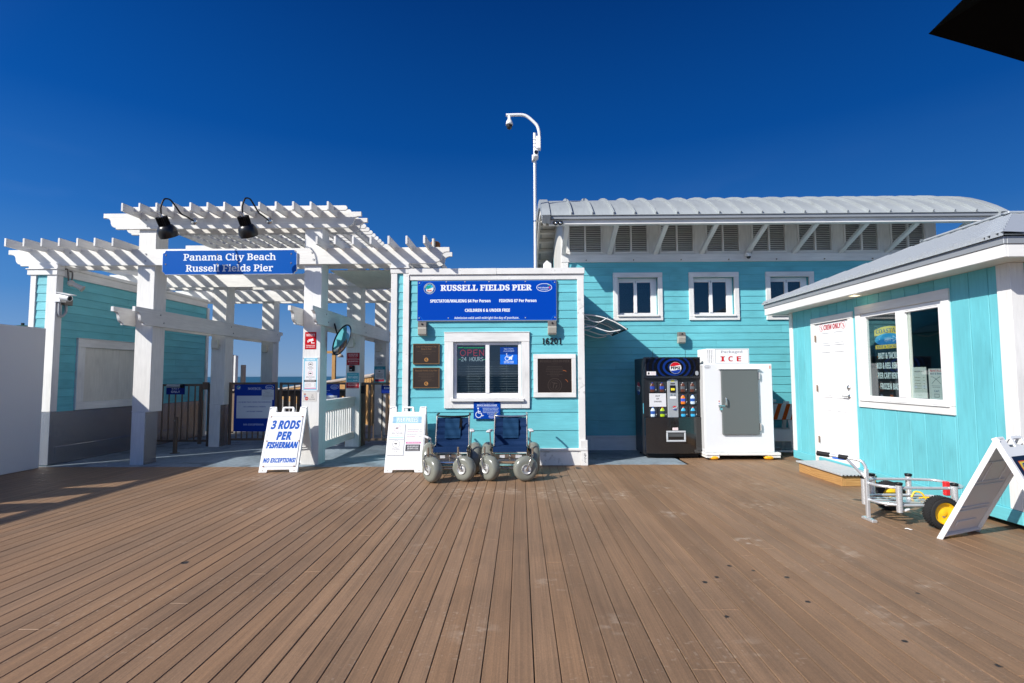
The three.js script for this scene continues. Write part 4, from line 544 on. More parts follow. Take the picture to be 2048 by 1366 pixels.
// ---------- left building ----------
const LX = -8.545, LZ = -9.47;
{
  const t = thing('side_building', 'turquoise sided building with a metal wainscot and a shuttered window', 'building', [-8.8, 0, -11.8]);
  bx(t, 'wall', M.tealDark, -9.0, LX - 0.02, 0, 3.5, -14.15, LZ - 0.02); const win = [-11.75, -9.975, 0.965, 2.345];
  siding(t, M.teal, '+x', LX - 0.02, -14.1, LZ - 0.13, [3.47, 3.275, 3.123, 2.967, 2.81, 2.652, 2.498, 2.338, 2.18, 2.022, 1.864, 1.706, 1.548, 1.39, 1.232, 1.074, 0.962], [win], 1); siding(t, M.teal, '+z', LZ - 0.02, -8.92, -8.71, steps(3.46, 0.3, 0.157));
  bx(t, 'corner_board', M.white, -9.03, -8.925, 0.2, 3.48, LZ - 0.08, LZ + 0.012); bx(t, 'corner_board', M.white, -8.72, LX + 0.012, 0.97, 3.48, LZ - 0.128, LZ + 0.014); bx(t, 'corner_board', M.sheet, -8.7, LX + 0.014, 0.01, 0.968, LZ - 0.12, LZ + 0.01); bx(t, 'base_block', M.white, -9.04, -8.71, 0, 0.3, LZ - 0.05, LZ + 0.03);
  bx(t, 'cap', M.white, -9.08, LX + 0.03, 3.482, 3.58, LZ - 0.14, LZ + 0.035); bx(t, 'cap', M.white, -9.1, LX + 0.04, 3.582, 3.6, LZ - 0.14, LZ + 0.055); bx(t, 'cap', M.white, -9.07, LX + 0.02, 3.602, 3.7, LZ - 0.14, LZ + 0.02);
  bx(t, 'frieze_board', M.white, LX - 0.1, LX + 0.014, 3.47, 3.62, -14.13, LZ - 0.141); bx(t, 'cap_board', M.white, LX - 0.2, LX + 0.028, 3.622, 3.69, -14.14, LZ - 0.141); bx(t, 'roof', M.roofDark, -8.99, LX - 0.21, 3.5, 3.54, -14.1, LZ - 0.141);
  bx(t, 'metal_wainscot', M.sheet, LX - 0.06, LX + 0.006, 0.318, 0.962, -14.1, LZ - 0.121); bx(t, 'metal_wainscot', M.sheet, LX - 0.06, LX + 0.012, 0.004, 0.312, -14.1, LZ - 0.121); bx(t, 'seam_strip', M.steel, LX - 0.06, LX + 0.016, 0.308, 0.32, -14.1, LZ - 0.121);
  const X = (p) => LX + p; for (const [a, b, c, d] of [[-11.75, -9.98, 2.18, 2.34], [-11.75, -9.98, 0.967, 1.12], [-10.155, -9.98, 1.122, 2.178], [-11.75, -11.575, 1.122, 2.178]]) bx(t, 'window_trim', M.white, X(-0.07), X(0.03), c, d, a, b); const sh = bx(t, 'shutter', M.cream, X(-0.03), X(-0.008), 1.122, 2.178, -11.575, -11.07); bx(t, 'shutter', M.cream, X(-0.03), X(-0.003), 1.122, 2.178, -11.066, -10.157); bx(t, 'drip_cap', M.white, X(-0.05), X(0.042), 2.342, 2.356, -11.77, -9.96);
  const rear = bx(t, 'corner_board', M.white, LX - 0.1, LX + 0.012, 0.0, 3.469, -14.24, -14.14);
  // fittings on it, things of their own
  const cam = thing('security_camera', 'white bullet security camera on the shuttered building corner board', 'camera', [-8.53, 3.06, -9.5]); bx(cam, 'mount', M.plastic, -8.56, -8.44, 2.98, 3.12, LZ - 0.1, LZ + 0.03 - 0.002); put(cam, 'body', (() => { const g = lathe([[0, -0.1], [0.04, -0.1], [0.058, -0.07], [0.06, 0.08], [0.05, 0.1], [0, 0.1]], 20); return g; })(), M.plastic, -8.36, 3.06, -9.46, 0.25, 0, -Math.PI / 2 - 0.2); put(cam, 'hood', cbox(0.26, 0.012, 0.14, 0.004), M.plastic, -8.34, 3.125, -9.46, 0.12, 0.0, -0.2); put(cam, 'lens', cyl(0.042, 0.042, 0.02, 18), M.gloss, -8.262, 3.038, -9.44, 0.25, 0, -Math.PI / 2 - 0.2);
  const jb = thing('junction_box', 'grey junction box and hanging conduit loop on the turquoise wall', 'electric box', [-8.5, 3.03, -9.64]); put(jb, 'box', cbox(0.08, 0.17, 0.18, 0.004), M.lampGrey, LX + 0.04, 3.03, -9.66); tube(jb, 'conduit', M.grey, [[LX + 0.03, 2.96, -9.66], [LX + 0.05, 2.82, -9.64], [LX + 0.05, 2.72, -9.56], [LX + 0.05, 2.76, -9.5], [LX + 0.05, 2.99, -9.49]], 0.022, 24, 8);
  const fl = thing('flood_light', 'small weathered floodlight above the white bullet security camera', 'light', [-8.4, 3.4, -9.65]); tube(fl, 'conduit', M.lampGrey, [[-8.53, 3.62, -9.62], [-8.49, 3.62, -9.62], [-8.47, 3.5, -9.62], [-8.47, 3.38, -9.64]], 0.014, 14, 6); tube(fl, 'conduit', M.lampGrey, [[-8.53, 3.6, -9.72], [-8.48, 3.58, -9.72], [-8.46, 3.46, -9.7], [-8.45, 3.38, -9.66]], 0.014, 14, 6); put(fl, 'knuckle', new THREE.SphereGeometry(0.06, 16, 12), M.beige, -8.44, 3.36, -9.66); put(fl, 'body', lathe([[0, 0], [0.04, 0], [0.045, 0.15], [0.06, 0.2], [0.055, 0.205], [0, 0.2]], 18), M.beige, -8.43, 3.36, -9.66, 0, 0.4, -Math.PI * 0.66); put(fl, 'lens', cyl(0.052, 0.052, 0.012, 16), M.lens, -8.27, 3.255, -9.72, 0, 0.4, -Math.PI * 0.66);
}
{ // the long white wall that shades the left of the deck, with open sawtooth bays farther along
  const t = thing('boundary_wall', 'plain white boundary wall meeting the shuttered turquoise building', 'wall', [-8.55, 0, -3]), wm = std(0.68, 0.68, 0.68, 0.75, { bumpMap: fineBump, bumpScale: 0.0012 });
  bx(t, 'wall_panel', wm, -8.68, -8.5, 0, 2.472, -9.26, -6.15, 0.008); bx(t, 'wall_panel', wm, -8.68, -8.5, 0, 1.56, -6.147, -3.3, 0.008); bx(t, 'top_rail', wm, -8.66, -8.52, 2.36, 2.472, -6.147, -3.3); bx(t, 'wall_panel', wm, -8.68, -8.5, 0, 2.472, -3.297, 4, 0.008);
  for (let k = 0; k < 3; k++) { const z0 = -6.146 + k * 0.95, s = shapeOf([[0, 0], [0.95, 0], [0.95, 0.8], [0.62, 0.8]]), g = extrude(s, 0.06, 0.003); g.rotateY(-Math.PI / 2); put(t, 'slanted_panel', g, wm, -8.57, 1.561, z0); }
  const gr = thing('green_tarp', 'dark green tarpaulin hump showing above the white wall', 'tarp', [-9.3, 2.2, -9.3]); const p = lathe([[0.5, 0], [0.48, 0.18], [0.3, 0.34], [0.1, 0.42], [0, 0.43]], 14); put(gr, 'cover', p, std(0.01, 0.06, 0.04, 0.8), -9.35, 2.15, -9.7); bx(gr, 'post', M.black, -9.38, -9.34, 0, 2.62, -9.72, -9.68);
}
// ---------- main building with the barrel roof ----------
const MZ = -11.36, RX0 = 0.47, RX1 = 9.5, RZC = -12.93, RYC = 1.43, RR = 4.3;
function arcStrip(x0, x1, r0, r1, a0, a1, n = 16) { // a curved slab about the roof axis
  const P = [], U = [], N = [], pt = (x, r, a) => [x, RYC + r * Math.cos(a), RZC + r * Math.sin(a)];
  const q = (A, B, C, D, n4, uv) => { [[A, 0], [B, 1], [C, 2], [A, 0], [C, 2], [D, 3]].forEach(([p, k]) => { P.push(...p); N.push(...n4[k]); U.push(...uv[k]); }); };
  for (let i = 0; i < n; i++) {
    const a = a0 + (a1 - a0) * i / n, b = a0 + (a1 - a0) * (i + 1) / n, na = [0, Math.cos(a), Math.sin(a)], nb = [0, Math.cos(b), Math.sin(b)], ng = (v) => v.map((k) => -k), uv = [[x0, a * RR], [x1, a * RR], [x1, b * RR], [x0, b * RR]];
    q(pt(x0, r1, a), pt(x1, r1, a), pt(x1, r1, b), pt(x0, r1, b), [na, na, nb, nb], uv); q(pt(x0, r0, b), pt(x1, r0, b), pt(x1, r0, a), pt(x0, r0, a), [ng(nb), ng(nb), ng(na), ng(na)], uv);
    for (const [x, s] of [[x0, -1], [x1, 1]]) { const f = [[s, 0, 0], [s, 0, 0], [s, 0, 0], [s, 0, 0]]; q(pt(x, r0, a), pt(x, r1, a), pt(x, r1, b), pt(x, r0, b), f, uv); }
  }
  for (const [a, s] of [[a0, -1], [a1, 1]]) { const n1 = [0, -Math.sin(a) * s, Math.cos(a) * s], f = [n1, n1, n1, n1]; q(pt(x0, r0, a), pt(x1, r0, a), pt(x1, r1, a), pt(x0, r1, a), f, [[0, 0], [1, 0], [1, 0.1], [0, 0.1]]); }
  return finishGeo(P, U, N);
}
{
  const t = thing('pier_building', 'long turquoise building with white louvred clerestory and curved metal roof', 'building', [5, 0, MZ]), aF = Math.asin(2.72 / RR), x0 = 0.95, x1 = 9.06;
  // shell
  const wins = [[2.13, 3.0, 2.9, 3.72], [3.77, 4.65, 2.9, 3.72], [5.43, 6.27, 2.9, 3.72]];
  put(t, 'front_wall', merged(cut([x0, x1, 0, 4.24], wins).map(([a, b, c, d]) => boxG(a, b, c, d, MZ - 0.2, MZ - 0.03, 0.001))), M.tealDark, 0, 0, 0);
  { const s = new THREE.Shape(); s.moveTo(MZ - 0.2, 0); s.lineTo(MZ - 0.2, 4.6); for (let k = 0; k <= 16; k++) { const z = MZ - 0.2 + (-14.45 - MZ + 0.2) * k / 16; s.lineTo(z, RYC + Math.sqrt((RR - 0.13) ** 2 - (z - RZC) ** 2)); } s.lineTo(-14.45, 0); s.closePath(); for (const x of [x0, x1 - 0.12]) { const g = extrude(s, 0.12, 0); g.rotateY(-Math.PI / 2); put(t, 'gable_wall', g, M.cream, x + 0.12, 0, 0); } }
  bx(t, 'rear_wall', M.tealDark, x0, x1, 0, 4.9, -14.6, -14.46); bx(t, 'floor', M.inside, x0 + 0.12, x1 - 0.12, -0.05, 0.0, -14.4, MZ - 0.21);
  // siding, base, corner
  const e = [4.06]; for (const y of [3.948, 3.774, 3.626, 3.461, 3.3, 3.146, 2.986, 2.827, 2.668, 2.504, 2.351, 2.197, 2.041, 1.88, 1.72, 1.56, 1.392, 1.22, 0.958, 0.629, 0.3]) e.push(y);
  siding(t, M.teal, '+z', MZ - 0.03, 1.06, x1 - 0.1, e, wins.map(([a, b, c, d]) => [a - 0.08, b + 0.08, c - 0.1, d + 0.09]), 1);
  bx(t, 'corner_board', M.white, x0 - 0.02, 1.062, 0.3, 4.06, MZ - 0.12, MZ + 0.01); bx(t, 'base_board', M.white, x0 - 0.02, x1, 0.0, 0.27, MZ - 0.03, MZ + 0.012); bx(t, 'base_ledge', M.white, x0 - 0.02, x1, 0.272, 0.31, MZ - 0.03, MZ + 0.03, 0.008); bx(t, 'base_ledge', M.white, 1.5, 1.56, 0.01, 0.271, MZ - 0.02, MZ + 0.02);
  // clerestory: band, frames and louvres
  bx(t, 'band_board', M.white, x0 - 0.03, x1 + 0.02, 4.06, 4.235, MZ - 0.1, MZ + 0.02, 0.006);
  for (let k = 0; k < 9; k++) { const c = 0.955 + k * 1.0; bx(t, 'pilaster', M.white, Math.max(x0, c - 0.13), Math.min(x1, c + 0.1), 4.237, 4.96, MZ - 0.12, MZ - 0.012); }
  for (let k = 0; k < 8; k++) {
    const a = 1.057 + k * 1.0, b = a + 0.767, y0 = 4.237, y1 = 4.96, s = thingPart(t, 'shutter', a, b);
    function thingPart(p, n, xa, xb) { return bx(p, n, M.inside, xa, xb, y0, y1, MZ - 0.16, MZ - 0.1); }
    for (const [p, q, r, w] of [[a, b, y0, y0 + 0.062], [a, a + 0.042, y0 + 0.063, y1], [b - 0.042, b, y0 + 0.063, y1], [(a + b) / 2 - 0.02, (a + b) / 2 + 0.02, y0 + 0.063, y1]]) bx(s, 'frame', M.white, p, q, r, w, MZ - 0.06, MZ + 0.002);
    for (const [p, q] of [[a + 0.042, (a + b) / 2 - 0.021], [(a + b) / 2 + 0.021, b - 0.042]]) for (let y = y0 + 0.095; y < y1 - 0.02; y += 0.042) put(s, 'louvre', cbox(q - p, 0.007, 0.046, 0.001), M.white, (p + q) / 2, y, MZ - 0.035, 0.62);
  }
  // brackets, eave
  for (let k = 0; k < 10; k++) { const x = 0.96 + k * 1.0; if (k < 9) { const b = bar(t, 'bracket', M.white, [x, 4.25, MZ + 0.0], [x, 4.66, -10.36], 0.09, 0.06); } else bar(t, 'bracket', M.white, [x - 0.52, 4.25, MZ - 0.02], [x - 0.52, 4.66, -10.4], 0.09, 0.06); }
  bx(t, 'fascia', M.white, RX0 + 0.12, RX1 - 0.12, 4.6, 4.745, -10.42, -10.3); bx(t, 'drip_edge', M.roofDark, RX0 + 0.16, RX1 - 0.1, 4.69, 4.775, -10.3, -10.235); bx(t, 'rear_fascia', M.white, RX0 + 0.12, RX1 - 0.12, 4.6, 4.745, -15.55, -15.43); bar(t, 'end_brace', M.white, [9.08, 4.25, -11.55], [9.4, 4.62, -11.5], 0.07, 0.07);
  const n = 21, pw = (RX1 - RX0 - 0.3) / n, aS = 0.0;
  for (let k = 0; k < n; k++) { const a = RX0 + 0.15 + k * pw; put(t, 'roof_panel', arcStrip(a + 0.001, a + pw - 0.001, RR - 0.012, RR, -aF, aF, 18), M.roof, 0, 0, 0); if (k) put(t, 'roof_seam', arcStrip(a - 0.011, a + 0.011, RR + 0.0005, RR + 0.05, -aF + 0.004, aF - 0.004, 18), M.roof, 0, 0, 0); }
  put(t, 'roof_deck', arcStrip(RX0 + 0.05, RX1 - 0.05, RR - 0.13, RR - 0.02, -aF + 0.012, aF - 0.012, 18), M.cream, 0, 0, 0);
  for (const [a, b] of [[RX0 - 0.02, RX0 + 0.14], [RX1 - 0.14, RX1 + 0.02]]) put(t, 'rake_trim', arcStrip(a, b, RR - 0.15, RR + 0.03, -aF - 0.012, aF + 0.012, 18), M.roof, 0, 0, 0); put(t, 'rake_board', arcStrip(RX0 + 0.02, RX0 + 0.07, RR - 0.3, RR - 0.131, -aF + 0.05, aF - 0.05, 18), M.cream, 0, 0, 0);
  for (let k = 0; k < 11; k++) { const a = -aF + 0.12 + k * (2 * aF - 0.24) / 10, r = RR - 0.2; put(t, 'purlin', cbox(0.42, 0.1, 0.09, 0.003), M.cream, 0.74, RYC + r * Math.cos(a), RZC - 0 + r * Math.sin(a), a, 0, 0); }
  for (let k = 0; k < 5; k++) bx(t, 'gable_batten', M.cream, x0 - 0.012, x0 + 0.001, 4.0, 4.75, -11.5 - k * 0.09, -11.45 - k * 0.09);
  // three small windows
  wins.forEach(([a, b, c, d]) => {
    const w = bx(t, 'window', M.white, a - 0.1, b + 0.1, d, d + 0.107, MZ - 0.06, MZ + 0.02); const tr = (p, q, r, s, o = 0.016) => bx(w, 'trim', M.white, p, q, r, s, MZ - 0.06, MZ + o); tr(a - 0.1, b + 0.1, c - 0.12, c - 0.042); tr(a - 0.099, a, c - 0.041, d - 0.001); tr(b, b + 0.099, c - 0.041, d - 0.001); bx(w, 'sill', M.white, a - 0.01, b + 0.01, c - 0.04, c + 0.0, MZ - 0.1, MZ + 0.05);
    const m = (a + b) / 2 - 0.03, fz = [MZ - 0.17, MZ - 0.11], f = (p, q, r, s, k = 0) => bx(w, 'frame', M.vinyl, p, q, r, s, fz[0] + k, fz[1] + k); f(a, a + 0.05, c + 0.001, d); f(b - 0.13, b, c + 0.001, d); f(a + 0.051, b - 0.131, d - 0.09, d, -0.002); f(a + 0.051, b - 0.131, c + 0.001, c + 0.055, -0.002); f(m - 0.035, m + 0.035, c + 0.056, d - 0.091, 0.012); bx(w, 'latch', M.grey, m - 0.008, m + 0.008, d - 0.12, d - 0.06, MZ - 0.1, MZ - 0.085);
    for (const [p, q] of [[a + 0.05, m - 0.035], [m + 0.035, b - 0.13]]) put(w, 'pane', cbox(q - p, d - c - 0.145, 0.005, 0.001), M.tint, (p + q) / 2, (c + d) / 2 - 0.018, MZ - 0.14);
  });
  for (let k = 0; k < 8; k++) put(t, 'hook', cyl(0.012, 0.012, 0.03, 8), M.screw, 1.45 + k * 1.03, 4.1, MZ + 0.03, Math.PI / 2);
}
{ // fittings on the main building
  const t = thing('twin_flood_light', 'black twin head floodlight under the corner of the curved eave', 'light', [0.75, 4.62, -10.3]); put(t, 'plate', cbox(0.2, 0.05, 0.05, 0.01), M.black, 0.765, 4.625, -10.28); for (const x of [0.72, 0.81]) { put(t, 'lamp_head', lathe([[0, -0.04], [0.035, -0.035], [0.046, 0.03], [0.04, 0.035], [0, 0.02]], 18), M.black, x, 4.6, -10.22, Math.PI / 2); put(t, 'lens', new THREE.SphereGeometry(0.03, 14, 8), M.chrome, x, 4.6, -10.205); }
  const d = thing('dome_camera', 'small dark dome camera under the white clerestory band', 'camera', [4.95, 4.22, MZ]); put(d, 'bracket', cbox(0.1, 0.06, 0.1, 0.006), M.plastic, 4.93, 4.2, MZ + 0.065); put(d, 'dome', new THREE.SphereGeometry(0.045, 16, 12), M.gloss, 4.95, 4.145, MZ + 0.08); put(d, 'collar', cyl(0.055, 0.05, 0.05, 18), M.plastic, 4.95, 4.175, MZ + 0.08);
  const r = thing('radio_box', 'white rounded equipment box on the gable beside the camera mast', 'equipment box', [0.7, 3.46, -11.5]); put(r, 'case', extrude((() => { const s = new THREE.Shape(); s.moveTo(-0.1, -0.26); s.lineTo(0.08, -0.3); s.lineTo(0.08, 0.22); s.lineTo(-0.02, 0.3); s.lineTo(-0.1, 0.22); s.closePath(); return s; })(), 0.16, 0.02, 3), M.plastic, 0.63, 3.86, -11.72); bx(r, 'bracket', M.steel, 0.6, 0.95, 3.6, 3.66, -11.8, -11.7); bx(r, 'stand', M.steel, 0.66, 0.7, 3.46, 3.58, -11.7, -11.66);
}
{ // camera mast on the booth roof
  const X = 0.327, Z = -10.7, t = thing('camera_mast', 'tall white pole with a dome camera hanging from its bent top arm', 'camera mast', [X, 3.46, Z]), W = M.plastic;
  put(t, 'pole', cyl(0.032, 0.036, 3.2, 16), std(0.72, 0.72, 0.72, 0.35, { metalness: 0.4 }), X, 3.46 + 1.6, Z); bx(t, 'foot_plate', M.steel, X - 0.12, X + 0.12, 3.461, 3.48, Z - 0.12, Z + 0.12); put(t, 'clamp', cyl(0.045, 0.045, 0.03, 16), M.steel, X, 4.79, Z); bar(t, 'stay', M.steel, [X, 4.79, Z], [X + 0.25, 4.79, Z - 0.1], 0.02, 0.02);
  tube(t, 'arm', W, [[X + 0.085, 6.45, Z], [X + 0.095, 6.66, Z], [X + 0.05, 6.83, Z], [X - 0.12, 7.0, Z], [X - 0.25, 7.06, Z], [X - 0.6, 7.06, Z]], 0.032, 36, 10);
  put(t, 'equipment_box', cbox(0.1, 0.27, 0.14, 0.012), W, X + 0.075, 6.43, Z + 0.03); for (const y of [6.36, 6.44, 6.52]) put(t, 'band', cyl(0.044, 0.044, 0.014, 14), M.steel, X, y, Z);
  const h = put(t, 'dome_camera', lathe([[0.0, 0.14], [0.03, 0.14], [0.036, 0.06], [0.06, 0.03], [0.072, -0.02], [0.074, -0.06], [0, -0.06]], 22), W, X - 0.53, 6.9, Z); put(h, 'dome', new THREE.SphereGeometry(0.062, 18, 12), M.gloss, X - 0.53, 6.81, Z); put(h, 'dome_collar', cyl(0.066, 0.062, 0.05, 20), M.black, X - 0.53, 6.83, Z);
  const c = put(t, 'bullet_camera', cbox(0.1, 0.16, 0.2, 0.02), W, X + 0.02, 6.15, Z + 0.11); put(c, 'lens', cyl(0.038, 0.038, 0.02, 16), M.gloss, X + 0.02, 6.165, Z + 0.213, Math.PI / 2); bx(t, 'camera_box', W, X - 0.06, X - 0.033, 6.05, 6.17, Z - 0.03, Z + 0.08);
}
{ // clear canopy over the booth's side door
  const t = thing('door_canopy', 'curved clear canopy with white brackets on the side of the booth', 'canopy', [1.15, 2.45, -10.48]), z0 = -11.28, z1 = -9.66, pr = [[0, 0.285], [0.2, 0.27], [0.4, 0.225], [0.6, 0.145], [0.72, 0.075], [0.83, 0.0]];
  const P = [], U = []; const c = new THREE.SplineCurve(pr.map((p) => new THREE.Vector2(...p))).getPoints(16); for (let i = 0; i < 16; i++) { const [a, b] = [c[i], c[i + 1]]; for (const [p, z] of [[a, z0], [a, z1], [b, z1], [a, z0], [b, z1], [b, z0]]) { P.push(p.x, p.y, z); U.push(z, p.x); } }
  put(t, 'sheet', finishGeo(P, U), M.poly, 1.15, 2.455, 0); const pt = (z, dy = 0) => pr.map(([x, y]) => [1.15 + x, 2.448 + y + dy, z]);
  for (const z of [z0 + 0.02, (z0 + z1) / 2, z1 - 0.02]) { const b = put(t, 'bracket', tubeG(pt(z, -0.012), 0.012, 24, 6), M.plastic, 0, 0, 0); put(t, 'bracket_brace', tubeG([[1.15, 2.48, z], [1.32, 2.5, z], [1.5, 2.44, z], [1.66, 2.34, z], [1.85, 2.43, z]].map((p, i) => [p[0], p[1] + (i === 3 ? 0.06 : 0), z]), 0.011, 20, 6), M.plastic, 0, 0, 0); put(t, 'bracket_scroll', tubeG([[1.2, 2.7, z], [1.33, 2.6, z], [1.48, 2.58, z], [1.62, 2.66, z]], 0.009, 16, 6), M.plastic, 0, 0, 0); }
  bx(t, 'front_edge', M.black, 1.965, 1.99, 2.437, 2.462, z0, z1); bx(t, 'wall_rail', M.plastic, 1.147, 1.17, 2.7, 2.75, z0, z1);
}
// ---------- vending machine ----------
{
  const t = thing('vending_machine', 'black bottle vending machine with an out of order paper', 'vending machine', [2.94, 0, -10.6], { local: true, ry: 0.03 }), w = 0.54, zf = 0.4, B = (n, m, a, b, c, d, e, f, r = 0.006, p = t) => bx(p, n, m, a, b, c, d, e, f, r);
  B('cabinet', std(0.02, 0.021, 0.024, 0.35), -w, w, 0.06, 1.93, -0.42, 0.26, 0.012); for (const x of [-0.45, 0.45]) for (const z of [-0.35, 0.2]) put(t, 'foot', cyl(0.03, 0.035, 0.06, 12), M.black, x, 0.03, z); B('kick_plate', M.black, -w + 0.04, w - 0.04, 0.012, 0.1, 0.2, 0.29);
  // bowed lower front door
  const bow = (n, mat, y0, y1, zc, ze, x0 = -w, x1 = w, p = t) => { const s = new THREE.Shape(); s.moveTo(x0, 0); s.lineTo(x0, ze); s.quadraticCurveTo((x0 + x1) / 2, zc * 2 - ze, x1, ze); s.lineTo(x1, 0); s.closePath(); const g = extrude(s, y1 - y0, 0.004, 1, 14); g.rotateX(-Math.PI / 2); g.scale(1, 1, -1); const ix = g.index; const q = g.toNonIndexed(); const pp = q.attributes.position; for (let i = 0; i < pp.count; i += 3) { const A = [pp.getX(i), pp.getY(i), pp.getZ(i)]; pp.setXYZ(i, pp.getX(i + 1), pp.getY(i + 1), pp.getZ(i + 1)); pp.setXYZ(i + 1, ...A); } q.computeVertexNormals(); return put(p, n, q, mat, 0, y0, 0.262); };
  bow('lower_front', M.gloss, 0.1, 0.79, 0.17, 0.105); bow('selection_panel', std(0.012, 0.012, 0.014, 0.4), 0.792, 1.53, 0.085, 0.08);
  const top = bow('header', std(0.014, 0.015, 0.02, 0.25), 1.532, 1.945, 0.15, 0.11);
  // header print: blue rings and the round emblem
  const rings = canvasTex(900, 340, (g, W, H) => { g.fillStyle = '#0b0c12'; g.fillRect(0, 0, W, H); for (let k = 5; k > 0; k--) { g.strokeStyle = ['', '#0e2c70', '#10317c', '#0b2664', '#081e52', '#06153c'][k]; g.lineWidth = 44 - k * 3; g.beginPath(); g.ellipse(W * 0.52, H * 0.5, k * 88, k * 74, 0, 0, 7); g.stroke(); } g.fillStyle = 'rgba(10,10,14,0.55)'; g.fillRect(0, 0, W * 0.16, H); g.fillRect(W * 0.84, 0, W * 0.16, H); rrect(g, 12, H * 0.74, 150, 74, 4, '#e9e4e6'); lines(g, 80, 155, [H * 0.79, H * 0.84, H * 0.89], '#c88', 4); g.fillStyle = '#222'; g.beginPath(); g.ellipse(45, H * 0.85, 14, 24, 0, 0, 7); g.fill(); rrect(g, W - 75, H * 0.72, 56, 84, 26, '#aeb4ba'); });
  const hp = (() => { const n = 20, P = [], U = []; for (let i = 0; i < n; i++) for (const [k, y] of [[0, 0], [1, 0], [1, 1], [0, 0], [1, 1], [0, 1]]) { const u = (i + k) / n, x = -w + 0.02 + u * (2 * w - 0.04); P.push(x, y * 0.34, 0.262 + 0.113 + 0.04 * (1 - (x / w) ** 2) + 0.004); U.push(u, y); } return finishGeo(P, U); })(); put(top, 'print', hp, printMat(rings, 0.2), 0, 1.58, 0);
  const logo = canvasTex(300, 300, (g, W) => { disc(g, 150, 150, 150, '#f4f4f6'); g.save(); g.beginPath(); g.arc(150, 150, 138, 0, 7); g.clip(); g.fillStyle = '#d2202e'; g.beginPath(); g.moveTo(0, 0); g.lineTo(300, 0); g.lineTo(300, 92); g.bezierCurveTo(210, 70, 130, 130, 0, 104); g.fill(); g.fillStyle = '#1c3f9e'; g.beginPath(); g.moveTo(0, 300); g.lineTo(300, 300); g.lineTo(300, 196); g.bezierCurveTo(190, 176, 110, 236, 0, 208); g.fill(); g.restore(); txt(g, 'PEPSI', 150, 152, 92, '#14151a', { fit: 236, stroke: '#14151a', lw: 7 }); ring(g, 150, 150, 146, 8, '#20222a'); });
  const disk = (n, x, y, z, r, p = t) => { const g = cyl(r, r, 0.016, 36).clone(); const u = g.attributes.uv, q = g.attributes.position; for (let i = 0; i < u.count; i++) u.setXY(i, q.getX(i) / (2 * r) + 0.5, -q.getZ(i) / (2 * r) + 0.5); put(p, n, g, printMat(logo, 0.25), x, y, z, Math.PI / 2); };
  disk('emblem', 0.04, 1.735, 0.422, 0.118); disk('emblem', 0.025, 0.965, 0.366, 0.045);
  // selection windows with bottles
  const cols = ['#1c3f9e', '#1c3f9e', '#555a60', '#555a60', '', '', '#e07818', '#c8dae6', '#c8dae6', '#a8c41a', '#38a8d8', '#38a8d8']; const spots = [[0, 0], [1, 0], [2, 0], [3, 0], [-1], [-1], [2, 1], [3, 1], [0, 2], [1, 2], [2, 2], [3, 2]], bxX = [-0.385, -0.2, 0.205, 0.39], rowY = [1.365, 1.13, 0.89];
  const caps = [0x1c3f9e, 0x1c3f9e, 0x9aa0a6, 0x9aa0a6, 0, 0, 0x17357f, 0x1d4ea6, 0x1d5fc0, 0xd04018, 0xe05a1c, 0xe05a1c];
  spots.forEach(([c, r], i) => {
    if (c < 0) return; const x = bxX[c], y = rowY[r], z = 0.262 + 0.082; const s = put(t, 'selection_window', cbox(0.155, 0.2, 0.02, 0.006), std(0.03, 0.033, 0.038, 0.2), x, y, z + 0.006);
    const tea = ['#c8dae6', '#a8c41a', '#e07818', '#38a8d8'].includes(cols[i]); const body = new THREE.Color(cols[i]); const bottle = lathe([[0, -0.085], [0.026, -0.085], [0.03, -0.07], [0.029, 0.0], [0.031, 0.02], [0.026, 0.045], [0.013, 0.068], [0.012, 0.075], [0, 0.075]], 12); bottle.scale(1.45, 1.08, 0.6);
    put(s, 'bottle', bottle, new THREE.MeshStandardMaterial({ color: tea ? body : rgb(0.09, 0.025, 0.012), roughness: 0.35 }), x - 0.01, y - 0.005, z + 0.018); const lb = lathe([[0.0312, -0.032], [0.0312, 0.02]], 12); lb.scale(1.45, 1.08, 0.62); put(s, 'bottle_label', lb, new THREE.MeshStandardMaterial({ color: i === 6 ? new THREE.Color('#2c4fb8') : i === 7 || i === 8 ? new THREE.Color('#20509c') : i > 8 ? new THREE.Color('#22343c') : body, roughness: 0.5, side: THREE.DoubleSide }), x - 0.01, y - 0.005, z + 0.018); const cp = cyl(0.014, 0.014, 0.022, 10).clone(); cp.scale(1, 1, 0.5); put(s, 'bottle_cap', cp, new THREE.MeshStandardMaterial({ color: caps[i], roughness: 0.4 }), x - 0.01, y + 0.08, z + 0.018); put(s, 'button', cbox(0.012, 0.022, 0.008, 0.002), M.grey, x + 0.058, y - 0.05, z + 0.018);
  });
  // coin column
  const colS = new THREE.Shape(); colS.moveTo(-0.105, -0.36); colS.lineTo(-0.06, -0.4); colS.lineTo(0.06, -0.4); colS.lineTo(0.105, -0.36); colS.lineTo(0.105, 0.36); colS.quadraticCurveTo(0.1, 0.4, 0, 0.41); colS.quadraticCurveTo(-0.1, 0.4, -0.105, 0.36); const col = put(t, 'coin_column', extrude(colS, 0.05, 0.012, 2), std(0.42, 0.44, 0.46, 0.35, { metalness: 0.3 }), 0.0, 1.12, 0.31);
